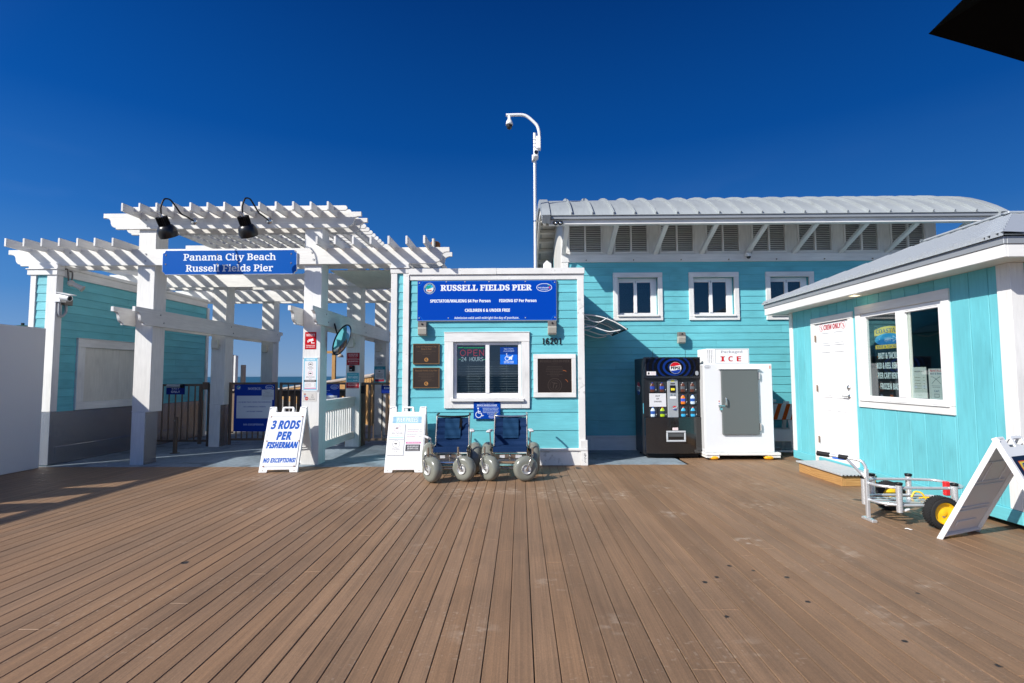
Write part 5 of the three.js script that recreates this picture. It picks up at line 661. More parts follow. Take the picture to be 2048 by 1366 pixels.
  bx(col, 'bill_slot', M.black, -0.045, 0.045, 1.42, 1.44, 0.355, 0.364); bx(col, 'yellow_tag', std(0.62, 0.6, 0.05, 0.5), -0.035, 0.035, 1.47, 1.5, 0.355, 0.363); bx(col, 'reader', M.black, -0.055, 0.05, 1.26, 1.4, 0.35, 0.375); bx(col, 'reader_screen', std(0.8, 0.68, 0.03, 0.4), -0.04, 0.035, 1.3, 1.345, 0.37, 0.378); bx(col, 'label', M.vinyl, -0.06, 0.065, 1.14, 1.185, 0.356, 0.3635); for (const x of [-0.03, 0.03]) put(col, 'coin_button', cyl(0.014, 0.014, 0.01, 12), M.steel, x, 1.215, 0.363, Math.PI / 2); put(col, 'coin_cup', new THREE.SphereGeometry(0.04, 16, 10), M.black, 0.01, 0.745, 0.352);
  // delivery slot
  for (const [a, b, c, d] of [[-0.165, 0.205, 0.5, 0.535], [-0.165, 0.205, 0.325, 0.36], [-0.165, -0.135, 0.361, 0.499], [0.175, 0.205, 0.361, 0.499]]) B('slot_frame', std(0.45, 0.47, 0.49, 0.35), a, b, c, d, 0.36, 0.455, 0.008); B('slot_recess', M.black, -0.134, 0.174, 0.361, 0.499, 0.36, 0.425, 0.004); B('slot_flap', std(0.08, 0.085, 0.09, 0.25), -0.13, 0.17, 0.42, 0.495, 0.428, 0.436); B('slot_label', std(0.72, 0.6, 0.6, 0.5), -0.045, 0.065, 0.54, 0.595, 0.41, 0.437);
  for (const x of [-0.3, 0.35]) { put(t, 'antenna', cyl(0.004, 0.004, 0.14, 6), M.black, x, 2.02, 0.1); put(t, 'antenna_base', cyl(0.02, 0.024, 0.024, 12), M.red, x, 1.942, 0.1); }
  const side = cyl(0.001, 0.001, 0.001, 4); { const g = cyl(0.14, 0.14, 0.008, 36).clone(); const u = g.attributes.uv, q = g.attributes.position; for (let i = 0; i < u.count; i++) u.setXY(i, -q.getZ(i) / 0.28 + 0.5, q.getX(i) / 0.28 + 0.5); put(t, 'side_emblem', g, printMat(logo, 0.3), -w - 0.002, 1.33, -0.1, 0, 0, Math.PI / 2); }
  B('side_label', std(0.1, 0.45, 0.62, 0.4), -w - 0.003, -w, 0.85, 1.05, 0.2, 0.24);
  const ps = sign('out_of_order_paper', 'crumpled white out of order paper taped to the vending machine', -0.46, -0.135, 0.99, 1.245, 0, 0.003, 700, (g, W, H) => { g.fillStyle = '#e4e4e8'; g.fillRect(0, 0, W, H); g.strokeStyle = '#d2d2d8'; g.lineWidth = 2; for (let k = 0; k < 9; k++) { g.beginPath(); g.moveTo(W * hash2(k, 3), H * hash2(k, 5)); g.lineTo(W * hash2(k, 7), H * hash2(k, 9)); g.stroke(); } ['OUT', 'OF', 'ORDER'].forEach((s, i) => txt(g, s, W * 0.5, H * (0.2 + i * 0.21), H * 0.15, '#26262a', { fit: W * [0.28, 0.17, 0.46][i] })); }, { cat: 'paper sign' });
  ps.position.set(2.94 - 0.2975 + 0.36 * 0.03, 1.118, -10.6 + 0.364 + 0.009); ps.rotation.set(0, 0.03, 0);
}
// ---------- ice freezer ----------
{
  const ox = 4.14, t = thing('ice_freezer', 'white packaged ice freezer with a grey door on a pallet', 'ice freezer', [ox, 0, -10.55], { local: true }), B = (n, m, a, b, c, d, e, f, r = 0.006, p = t) => bx(p, n, m, a, b, c, d, e, f, r), W = std(0.68, 0.69, 0.71, 0.38);
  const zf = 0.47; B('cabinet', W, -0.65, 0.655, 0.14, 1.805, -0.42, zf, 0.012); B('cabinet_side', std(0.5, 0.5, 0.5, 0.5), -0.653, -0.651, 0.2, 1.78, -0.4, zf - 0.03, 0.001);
  for (const [a, b] of [[-0.65, -0.4], [0.5, 0.74]]) B('pallet_block', M.whiteWorn, a, b, 0.04, 0.088, -0.4, zf + 0.045); B('pallet_board', M.whiteWorn, -0.66, 0.74, 0.089, 0.137, zf - 0.1, zf + 0.06); B('pallet_board', M.whiteWorn, -0.66, 0.7, 0.089, 0.135, -0.42, zf - 0.101); for (const x of [-0.49, 0.535]) for (const z of [-0.3, zf + 0.0]) { const g = new THREE.SphereGeometry(0.1, 20, 12); g.scale(1, 0.46, 0.6); put(t, 'glide_puck', g, std(0.85, 0.40, 0.01, 0.45), x, 0.046, z); }
  const d = B('door', phy(0.11, 0.125, 0.125, 0.5, { specularIntensity: 0.5 }), -0.325, 0.365, 0.475, 1.7, zf, zf + 0.05, 0.008); B('door_trim', W, -0.37, 0.405, 1.702, 1.716, zf, zf + 0.07, 0.003); for (const y of [0.62, 1.58]) B('hinge', M.steel, 0.366, 0.4, y - 0.07, y + 0.07, zf, zf + 0.055, 0.008, d);
  put(d, 'handle', tubeG([[0, -0.07, 0], [0, -0.06, 0.05], [0, 0.06, 0.05], [0, 0.07, 0]], 0.011, 24, 8), M.chrome, -0.27, 1.1, zf + 0.05); B('hasp', M.steel, -0.39, -0.27, 1.0, 1.03, zf, zf + 0.06, 0.004, d); const pl = B('padlock', M.chrome, -0.375, -0.315, 0.925, 0.985, zf + 0.02, zf + 0.05, 0.008); put(pl, 'shackle', tubeG([[-0.02, 0, 0], [-0.02, 0.035, 0], [0.02, 0.035, 0], [0.02, 0, 0]], 0.005, 14, 6), M.chrome, -0.345, 0.985, zf + 0.035);
  sign('maker_label', '', -0.625, -0.51, 1.72, 1.78, zf - 0.001, 0.003, 1200, (g, w, h) => { g.fillStyle = '#dfe1e4'; g.fillRect(0, 0, w, h); g.fillStyle = '#20263c'; g.beginPath(); g.ellipse(w / 2, h / 2, w * 0.48, h * 0.46, 0, 0, 7); g.fill(); g.fillStyle = '#e8eaee'; g.beginPath(); g.ellipse(w / 2, h / 2, w * 0.44, h * 0.38, 0, 0, 7); g.fill(); txt(g, 'Leer', w / 2, h * 0.52, h * 0.6, '#20263c', { fit: w * 0.6 }); }, { parent: t }); B('sticker', std(0.6, 0.25, 0.2, 0.5), 0.6, 0.628, 1.71, 1.77, zf, zf + 0.002, 0.0005);
  sign('warning_sticker', '', -0.385, -0.345, 1.02, 1.12, zf, 0.003, 1200, (g, w, h) => { g.fillStyle = '#e8e6e6'; g.fillRect(0, 0, w, h); g.fillStyle = '#c88'; g.fillRect(w * 0.2, h * 0.08, w * 0.6, h * 0.3); g.fillStyle = '#2a4aa8'; g.beginPath(); g.arc(w / 2, h * 0.75, w * 0.35, 3.1, 6.3); g.fill(); }, { parent: t });
  // lit sign box on top
  const ib = B('sign_box', std(0.82, 0.82, 0.82, 0.45), -0.56, 0.245, 1.806, 2.1, -0.1, 0.42, 0.006); sign('sign_face', '', -0.41, 0.245, 1.808, 2.1, 0.4195, 0.01, 900, (g, w, h) => { g.fillStyle = '#eceeef'; g.fillRect(0, 0, w, h); g.strokeStyle = '#3c3c46'; g.lineWidth = 4; g.strokeRect(14, 12, w - 28, h - 24); txt(g, 'Packaged', w * 0.5, h * 0.215, h * 0.2, '#3a3656', { f: 'serif', w: 'normal', fit: w * 0.64 }); txt(g, 'I', w * 0.235, h * 0.68, h * 0.46, '#cc1f28', { sx: 1.9, stroke: '#3a2a50', lw: 2 }); txt(g, 'C', w * 0.46, h * 0.68, h * 0.46, '#cc1f28', { sx: 1.15, stroke: '#3a2a50', lw: 2 }); txt(g, 'E', w * 0.7, h * 0.68, h * 0.46, '#cc1f28', { sx: 1.5, stroke: '#3a2a50', lw: 2 }); }, { parent: ib });
  for (let k = 0; k < 4; k++) for (let j = 0; j < 11; j++) bx(ib, 'vent_slot', M.black, -0.545 + k * 0.034, -0.53 + k * 0.034 - (k > 2 ? 0.004 : 0), 1.83 + j * 0.0235, 1.84 + j * 0.0235, 0.415, 0.4225, 0.0005);
}
{ // folding barricade
  const t = thing('traffic_barricade', 'folding white barricade with orange stripes behind the ice freezer', 'barricade', [5.32, 0, -11.0], { local: true }), W = M.plastic;
  const stripes = canvasTex(512, 170, (g, w, h) => { g.fillStyle = '#dcdedf'; g.fillRect(0, 0, w, h); g.fillStyle = '#d2571a'; for (let k = -1; k < 5; k++) { g.beginPath(); g.moveTo(k * 150, h); g.lineTo(k * 150 + 72, h); g.lineTo(k * 150 + 72 + 120, 0); g.lineTo(k * 150 + 120, 0); g.fill(); } });
  for (const s of [1, -1]) { for (const x of [-0.28, 0.17]) bar(t, 'leg', W, [x + 0.02, 0.015, 0.25 * s], [x - 0.02 + 0.03, 1.05, 0.03 * s], 0.075, 0.035); const p = put(t, 'striped_board', signG(0.6, 0.32, 0.03), printMat(stripes, 0.5), 0.0 - 0.05, 0.84, 0.1 * s, -0.2 * s, s < 0 ? Math.PI : 0, 0); put(t, 'cross_panel', cbox(0.58, 0.24, 0.03, 0.006), W, -0.0, 0.37, 0.19 * s, -0.2 * s); put(t, 'foot_bar', cbox(0.56, 0.04, 0.03, 0.004), W, -0.02, 0.06, 0.245 * s, -0.2 * s); } put(t, 'hinge_cap', cbox(0.12, 0.06, 0.08, 0.01), W, -0.1, 1.06, 0);
}
// ---------- bait shop ----------
const SX = 5.1;
{
  const zN = -5.5, zF = -9.98, xR = 8.1, yT = 2.76, yB = 0.06, door = [-9.19, -8.15, 0.12, 2.52], win = [-7.93, -6.37, 1.2, 2.53];
  const t = thing('bait_shop', 'small turquoise bait shop with a grey metal hip roof and large window', 'shop', [6.5, 0, -7.7]);
  put(t, 'wall', merged(cut([zF, zN, yB, yT], [win, door]).map(([a, b, c, d]) => boxG(SX + 0.03, SX + 0.14, c, d, a, b, 0.001))), M.tealDark, 0, 0, 0);
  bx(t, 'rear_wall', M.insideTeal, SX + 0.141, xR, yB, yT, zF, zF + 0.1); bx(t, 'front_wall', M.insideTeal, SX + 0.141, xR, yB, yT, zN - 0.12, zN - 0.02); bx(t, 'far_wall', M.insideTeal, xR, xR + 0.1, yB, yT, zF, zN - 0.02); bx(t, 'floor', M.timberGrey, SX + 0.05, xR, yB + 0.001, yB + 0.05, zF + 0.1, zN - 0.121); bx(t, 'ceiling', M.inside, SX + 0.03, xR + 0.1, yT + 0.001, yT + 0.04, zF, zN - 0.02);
  for (const z of [-9.6, -7.7, -5.8]) for (const x of [SX + 0.25, 7.8]) bx(t, 'skid_block', M.under, x, x + 0.3, 0, yB - 0.001, z - 0.15, z + 0.15);
  // grooved vertical panels
  const cols = [zF + 0.1]; let z = -9.74; while (z < zN - 0.2) { cols.push(z); z += 0.2485; } cols.push(zN - 0.14);
  for (let k = 0; k < cols.length - 1; k++) for (const [a, b, c, d] of cut([cols[k] + 0.004, cols[k + 1] - 0.004, 0.2, yT - 0.002], [[-9.26, -8.1, 0, 2.55], [-8.0, -6.3, 1.13, 2.6]])) bx(t, 'siding_panel', M.teal[k % 3], SX + 0.012, SX + 0.03, c, d, a, b, 0.004);
  for (let x = SX + 0.16; x < 7.9; x += 0.25) bx(t, 'siding_panel', M.teal[1], x, x + 0.242, 0.2, yT - 0.002, zN - 0.02, zN - 0.002);
  bx(t, 'skirt_board', M.teal[0], SX - 0.012, SX + 0.03, yB, 0.2, zF, zN - 0.002, 0.006); bx(t, 'skirt_board', M.teal[0], SX - 0.012, xR, yB, 0.2, zN - 0.001, zN + 0.02, 0.006);
  bx(t, 'corner_board', M.white, SX - 0.008, SX + 0.03, 0.202, yT - 0.003, zF, zF + 0.1); bx(t, 'corner_board', M.white, SX - 0.008, SX + 0.03, 0.202, yT - 0.003, zN - 0.14, zN - 0.001); bx(t, 'corner_board', M.white, SX - 0.008, SX + 0.14, 0.202, yT - 0.003, zN, zN + 0.022);
  // eave: soffit, fascia, roof
  const o = 0.33, ex0 = SX - o, ezN = zN + o, ezF = zF - 0.27, exR = xR + 0.43;
  bx(t, 'soffit', M.cream, ex0 + 0.03, exR, yT + 0.045, yT + 0.055, ezF + 0.03, ezN - 0.03); bx(t, 'soffit_frieze', M.cream, ex0 + 0.031, SX + 0.029, yT - 0.002, yT + 0.044, ezF + 0.031, ezN - 0.031); bx(t, 'soffit_frieze', M.cream, SX + 0.03, exR - 0.01, yT - 0.001, yT + 0.0445, zN + 0.001, ezN - 0.032);
  bx(t, 'fascia', M.white, ex0, ex0 + 0.03, yT - 0.012, yT + 0.115, ezF, ezN); bx(t, 'fascia', M.white, ex0 + 0.0305, exR, yT - 0.012, yT + 0.115, ezN - 0.03, ezN + 0.001); bx(t, 'fascia', M.white, ex0 + 0.0305, exR, yT - 0.012, yT + 0.115, ezF - 0.001, ezF + 0.03);
  bx(t, 'drip_edge', M.roofDark, ex0 - 0.012, ex0 + 0.02, yT + 0.116, yT + 0.195, ezF - 0.01, ezN + 0.01); bx(t, 'drip_edge', M.roofDark, ex0 + 0.021, exR, yT + 0.116, yT + 0.195, ezN - 0.02, ezN + 0.012);
  const rx = ex0 - 0.04, rzN = ezN + 0.04, rzF = ezF - 0.04, half = 1.9, sl = 0.4, yE = yT + 0.2, RXc = rx + half;
  const run = (zz) => Math.min(half, zz - rzF, rzN - zz);
  const strips = (n, a, b, f) => { for (let k = 0; k < n; k++) f(a + (b - a) * k / n, a + (b - a) * (k + 1) / n); };
  strips(23, rzF, rzN, (a, b) => { // ribbed sheets on the slope facing the deck
    const P = [], U = [], pr = [[0, 0], [0.1, 0], [0.12, 0.03], [0.2, 0.03], [0.22, 0], [0.36, 0], [0.4, 0.055], [0.6, 0.055], [0.64, 0], [0.77, 0], [0.79, 0.03], [0.87, 0.03], [0.89, 0], [1, 0]], s = b - a;
    for (let i = 0; i < pr.length - 1; i++) { const z0 = a + pr[i][0] * s, z1 = a + pr[i + 1][0] * s, h0 = pr[i][1], h1 = pr[i + 1][1], r0 = Math.max(0.01, run(z0)), r1 = Math.max(0.01, run(z1)); const A = [rx, yE + h0, z0], B = [rx + r0, yE + r0 * sl + h0, z0], C = [rx + r1, yE + r1 * sl + h1, z1], D = [rx, yE + h1, z1]; for (const p of [A, D, C, A, C, B]) { P.push(...p); U.push(p[2], p[0]); } const E = [rx, yE - 0.008, z0], G = [rx, yE - 0.008, z1]; for (const p of [A, E, G, A, G, D]) { P.push(...p); U.push(p[2], p[1]); } }
    put(t, 'roof_sheet', finishGeo(P, U), M.galv, 0, 0, 0);
  });
  const plane = (pts, n = 'roof_sheet') => { const P = [], U = []; for (const k of pts.length === 3 ? [0, 1, 2] : [0, 1, 2, 0, 2, 3]) { P.push(...pts[k]); U.push(pts[k][0], pts[k][2]); } put(t, n, finishGeo(P, U), M.galv, 0, 0, 0); }; const yR = yE + half * sl, exr = rx + 2 * half;
  strips(14, rx, exr, (a, b) => { const r = (x) => Math.max(0.004, Math.min(half, x - rx, exr - x)); plane([[a, yE, rzN], [b, yE, rzN], [b, yE + r(b) * sl, rzN - r(b)], [a, yE + r(a) * sl, rzN - r(a)]]); }); plane([[exr, yE, rzN], [exr, yE, rzF], [RXc, yR, rzF + half], [RXc, yR, rzN - half]]); plane([[rx, yE, rzF], [exr, yE, rzF], [RXc, yR, rzF + half]]);
  for (const zz of [[rzN, rzN - half], [rzF, rzF + half]]) for (const xx of [rx, exr]) { const a = [xx, yE + 0.012, zz[0]], b = [RXc, yR + 0.02, zz[1]], W = 0.22, dir = Math.sign(RXc - xx), dz = Math.sign(zz[1] - zz[0]); const P = [], U = []; const l = 0.02; const e1 = (p) => [p[0] + dir * W, p[1] + W * 0 + 0.012, p[2]], e2 = (p) => [p[0], p[1] + 0.012, p[2] + dz * W]; for (const f of [e1, e2]) { const q = [[a[0], a[1] + l, a[2]], [b[0], b[1] + l, b[2]], f(b), f(a)]; for (const k of [0, 1, 2, 0, 2, 3]) { P.push(...q[k]); U.push(q[k][0], q[k][2]); } } put(t, 'hip_cap', finishGeo(P, U), M.galv, 0, 0, 0); }
  put(t, 'ridge_cap', cbox(0.3, 0.03, rzN - rzF - 2 * half + 0.2, 0.008), M.galv, RXc, yR + 0.02, (rzN + rzF) / 2);
  // white panelled door
  const D = bx(t, 'door', M.vinyl, SX + 0.02, SX + 0.06, 0.125, 2.455, -9.13, -8.21, 0.004); for (const [a, b, c, d] of [[-9.245, -9.135, 0.06, 2.46], [-8.205, -8.095, 0.06, 2.46], [-9.245, -8.095, 2.462, 2.565]]) bx(t, 'door_trim', M.white, SX - 0.012, SX + 0.04, c, d, a, b); bx(t, 'threshold', M.white, SX - 0.004, SX + 0.06, 0.061, 0.122, -9.134, -8.206);
  for (const [a, b] of [[-9.0, -8.715], [-8.625, -8.34]]) for (const [c, d] of [[0.32, 1.02], [1.22, 1.98], [2.08, 2.3]]) { const p = bx(D, 'door_panel', M.vinyl, SX + 0.012, SX + 0.0195, c + 0.035, d - 0.035, a + 0.03, b - 0.03, 0.006); for (const [e, f, g, h] of [[a, b, d - 0.014, d], [a, b, c, c + 0.014], [a, a + 0.012, c + 0.015, d - 0.015], [b - 0.012, b, c + 0.015, d - 0.015]]) bx(D, 'panel_moulding', M.vinyl, SX + 0.01, SX + 0.0195, g, h, e, f, 0.004); }
  for (const y of [0.5, 1.365, 2.215]) put(t, 'hinge', cyl(0.011, 0.011, 0.11, 10), M.screw, SX - 0.004, y, -9.125); put(D, 'deadbolt', lathe([[0, 0.03], [0.03, 0.028], [0.036, 0]], 20), M.steel, SX + 0.02, 1.395, -8.275, 0, 0, Math.PI / 2); put(D, 'handle', merged([geoAt(lathe([[0, 0.02], [0.028, 0.018], [0.034, 0]], 20), 0, 0, 0, 0, 0, Math.PI / 2), barG([-0.045, 0, 0], [-0.045, 0.004, -0.12], 0.016, 0.012), geoAt(cyl(0.01, 0.01, 0.05, 10), -0.025, 0, 0, 0, 0, Math.PI / 2)]), M.steel, SX + 0.02, 1.255, -8.275);
  // window
  const wf = (n, a, b, c, d, p = 0.012, q = 0.05, m = M.white) => bx(t, n, m, SX - p, SX + q, c, d, a, b); wf('window_trim', -8.02, -6.275, 2.5, 2.62); wf('window_trim', -8.02, -6.275, 1.113, 1.215); wf('window_trim', -8.02, -7.915, 1.217, 2.498); wf('window_trim', -6.395, -6.275, 1.217, 2.498); wf('window_sill', -7.97, -6.33, 1.206, 1.222, 0.03, 0.02);
  const w = wf('window', -7.913, -7.83, 1.224, 2.497, -0.015, 0.075, M.vinyl); const fr = (a, b, c, d, k = 0) => bx(w, 'window_frame', M.vinyl, SX + 0.016 + k, SX + 0.074 + k, c, d, a, b); fr(-6.47, -6.397, 1.224, 2.497); fr(-7.829, -6.471, 2.44, 2.497); fr(-7.829, -6.471, 1.224, 1.285); fr(-7.19, -7.04, 1.286, 2.439, -0.01); put(w, 'pane', cbox(0.005, 1.154, 0.638, 0.001), M.glass, SX + 0.04, 1.8625, -7.51); put(w, 'pane', cbox(0.005, 1.13, 0.566, 0.001), M.glass, SX + 0.055, 1.85, -6.755); bx(w, 'window_frame', M.vinyl, SX + 0.02, SX + 0.06, 2.418, 2.4395, -7.039, -6.471); bx(w, 'screen_frame', M.beige, SX + 0.06, SX + 0.075, 1.286, 2.417, -7.039, -6.99);
  // what stands inside
  bx(t, 'shop_counter', M.inside, 5.9, 6.4, 0.12, 1.15, -9.3, -6.0); bx(t, 'register', M.black, 5.95, 6.2, 1.151, 1.6, -7.35, -6.95); bx(t, 'shop_shelf', M.inside, 7.6, 8.05, 0.12, 2.3, -9.5, -5.8);
}
const decal = (name, label, w, h, res, draw, x, y, z, o = {}) => { const tex = canvasTex(Math.round(w * res), Math.round(h * res), draw); const m = put(o.parent || scene, name, signG(w, h, 0.003), o.clear ? std(0.86, 0.86, 0.86, 0.5, { map: tex, transparent: true }) : printMat(tex, 0.5), x, y, z, 0, -Math.PI / 2, 0); if (!o.parent) tag(m, label, 'sign'); return m; };
decal('crew_only_sign', 'red crew only lettering strip at the top of the white door', 0.74, 0.135, 900, (g, w, h) => { g.fillStyle = '#f0f0f1'; g.fillRect(0, 0, w, h); txt(g, 'CREW ONLY', w / 2, h * 0.52, h * 0.84, '#b01028', { fit: w * 0.64, stroke: '#b01028', lw: 6 }); for (const x of [0.09, 0.91]) { ring(g, w * x, h / 2, h * 0.42, 6, '#c01830'); g.fillStyle = '#c01830'; disc(g, w * x, h * 0.32, 8, '#c01830'); g.fillRect(w * x - 7, h * 0.38, 14, h * 0.4); g.save(); g.translate(w * x, h / 2); g.rotate(0.7); g.fillRect(-h * 0.42, -3, h * 0.84, 6); g.restore(); } }, SX + 0.0185, 2.385, -8.66);
decal('window_poster', 'dark bait and tackle poster with fish logo inside the shop window', 0.52, 1.0, 900, (g, w, h) => {
  g.fillStyle = '#10191e'; g.fillRect(0, 0, w, h); g.save(); g.fillStyle = '#e2c93c'; g.beginPath(); g.moveTo(0, h * 0.055); g.quadraticCurveTo(w * 0.5, -h * 0.02, w, h * 0.055); g.lineTo(w, h * 0.14); g.lineTo(0, h * 0.14); g.fill(); txt(g, 'COASTAL', w * 0.5, h * 0.08, h * 0.085, '#1c3c86', { f: 'serif', fit: w * 0.9 }); const gr = '#3b9bd0'; g.fillStyle = gr; g.beginPath(); g.ellipse(w * 0.5, h * 0.2, w * 0.49, h * 0.085, 0, 0, 7); g.fill(); g.fillStyle = '#2c77b4'; g.beginPath(); g.ellipse(w * 0.5, h * 0.24, w * 0.42, h * 0.045, 0, 0, 7); g.fill(); g.strokeStyle = '#dfe8ee'; g.lineWidth = 5; g.beginPath(); g.moveTo(w * 0.4, h * 0.2); g.lineTo(w * 0.72, h * 0.2); for (let k = 0; k < 5; k++) { g.moveTo(w * (0.42 + k * 0.05), h * 0.17); g.lineTo(w * (0.41 + k * 0.05), h * 0.23); } g.moveTo(w * 0.72, h * 0.16); g.lineTo(w * 0.86, h * 0.2); g.lineTo(w * 0.72, h * 0.24); g.closePath(); g.stroke(); disc(g, w * 0.2, h * 0.19, 6, '#e8eef2'); g.fillStyle = '#e2c93c'; g.fillRect(w * 0.02, h * 0.275, w * 0.96, h * 0.055); txt(g, 'BAIT & TACKLE', w * 0.5, h * 0.303, h * 0.05, '#1c3c86', { f: 'serif', fit: w * 0.88 }); g.restore();
  [['BAIT & TACKLE', 0.43, 0.82], ['ROD & REEL RENTAL', 0.57, 0.98], ['PIER CART RENTAL', 0.71, 0.92], ['FROZEN BAIT', 0.86, 0.76]].forEach(([s, y, f], i) => { txt(g, s, w * 0.52, h * y, h * 0.115, '#d8e4e8', { fit: w * f, stroke: '#d8e4e8', lw: 3 }); disc(g, w * (0.52 - f / 2 - 0.02), h * (y + 0.01), 8, '#c8832c'); });
}, SX + 0.0465, 1.79, -7.42);
decal('frozen_bait_list', 'white frozen bait price list inside the bait shop window', 0.245, 0.4, 900, (g, w, h) => { g.fillStyle = '#c2c8c4'; g.fillRect(0, 0, w, h); txt(g, 'FROZEN BAIT', w * 0.52, h * 0.14, h * 0.06, '#444', { fit: w * 0.7 }); for (const k of [0.33, 0.42, 0.52, 0.6, 0.68]) { lines(g, w * 0.14, w * 0.64, [h * k], '#555', 5, 0.2); g.fillStyle = '#555'; g.fillRect(w * 0.78, h * k, w * 0.08, 5); } }, SX + 0.0605, 1.49, -6.885);
decal('rentals_poster', 'white rentals poster with crossed rods beside the frozen bait list', 0.235, 0.385, 900, (g, w, h) => { g.fillStyle = '#bcc3c2'; g.fillRect(0, 0, w, h); txt(g, '-RENTALS-', w / 2, h * 0.07, h * 0.09, '#b02838', { fit: w * 0.9 }); txt(g, 'Rod & Reel', w / 2, h * 0.165, h * 0.08, '#26345c', { fit: w * 0.8 }); g.strokeStyle = '#333'; g.lineWidth = 5; g.beginPath(); g.moveTo(w * 0.2, h * 0.5); g.quadraticCurveTo(w * 0.5, h * 0.3, w * 0.8, h * 0.26); g.moveTo(w * 0.8, h * 0.5); g.quadraticCurveTo(w * 0.5, h * 0.3, w * 0.2, h * 0.26); g.stroke(); lines(g, w * 0.15, w * 0.85, [h * 0.55, h * 0.6], '#555', 5); txt(g, 'Cart', w * 0.5, h * 0.72, h * 0.1, '#26345c', { fit: w * 0.36 }); g.strokeRect(w * 0.35, h * 0.82, w * 0.3, h * 0.1); }, SX + 0.0605, 1.475, -6.61);
{ const t = thing('soffit_light', 'round recessed light in the bait shop soffit', 'light', [4.93, 2.757, -7.75]); put(t, 'ring', lathe([[0.07, 0], [0.085, -0.006], [0.095, 0.0], [0.07, 0.006]], 28), M.vinyl, 4.93, 2.757, -7.75); put(t, 'bulb_face', cyl(0.07, 0.07, 0.006, 24), new THREE.MeshStandardMaterial({ color: rgb(0.8, 0.75, 0.6), emissive: rgb(1, 0.85, 0.55), emissiveIntensity: 0.45 }), 4.93, 2.755, -7.75); const l = new THREE.PointLight(rgb(1, 0.85, 0.55), 0.02); l.position.set(4.93, 2.72, -7.75); l.name = 'soffit_lamp'; l.position.sub(t.position); t.add(l); }
{ // wooden door step
  const t = thing('door_step', 'low timber step with grey tread boards in front of the door', 'step', [4.82, 0, -8.25]); bx(t, 'front_board', M.timber, 4.6, 4.64, 0.0, 0.15, -8.86, -7.7); bx(t, 'end_board', M.timber, 4.641, 5.08, 0.0, 0.14, -7.735, -7.7); bx(t, 'end_board', M.timber, 4.641, 5.08, 0.0, 0.14, -8.86, -8.825); bx(t, 'block', M.under, 4.66, 5.06, 0.001, 0.13, -8.8, -7.76); for (let k = 0; k < 3; k++) bx(t, 'tread_board', M.grey, 4.57 + k * 0.166, 4.57 + k * 0.166 + 0.16, 0.151, 0.178, -8.9, -7.66, 0.004); for (let k = 0; k < 9; k++) bx(t, 'tread_end_groove', M.black, 4.59 + k * 0.052, 4.612 + k * 0.052, 0.152, 0.166, -7.664, -7.6585, 0.0005);
}
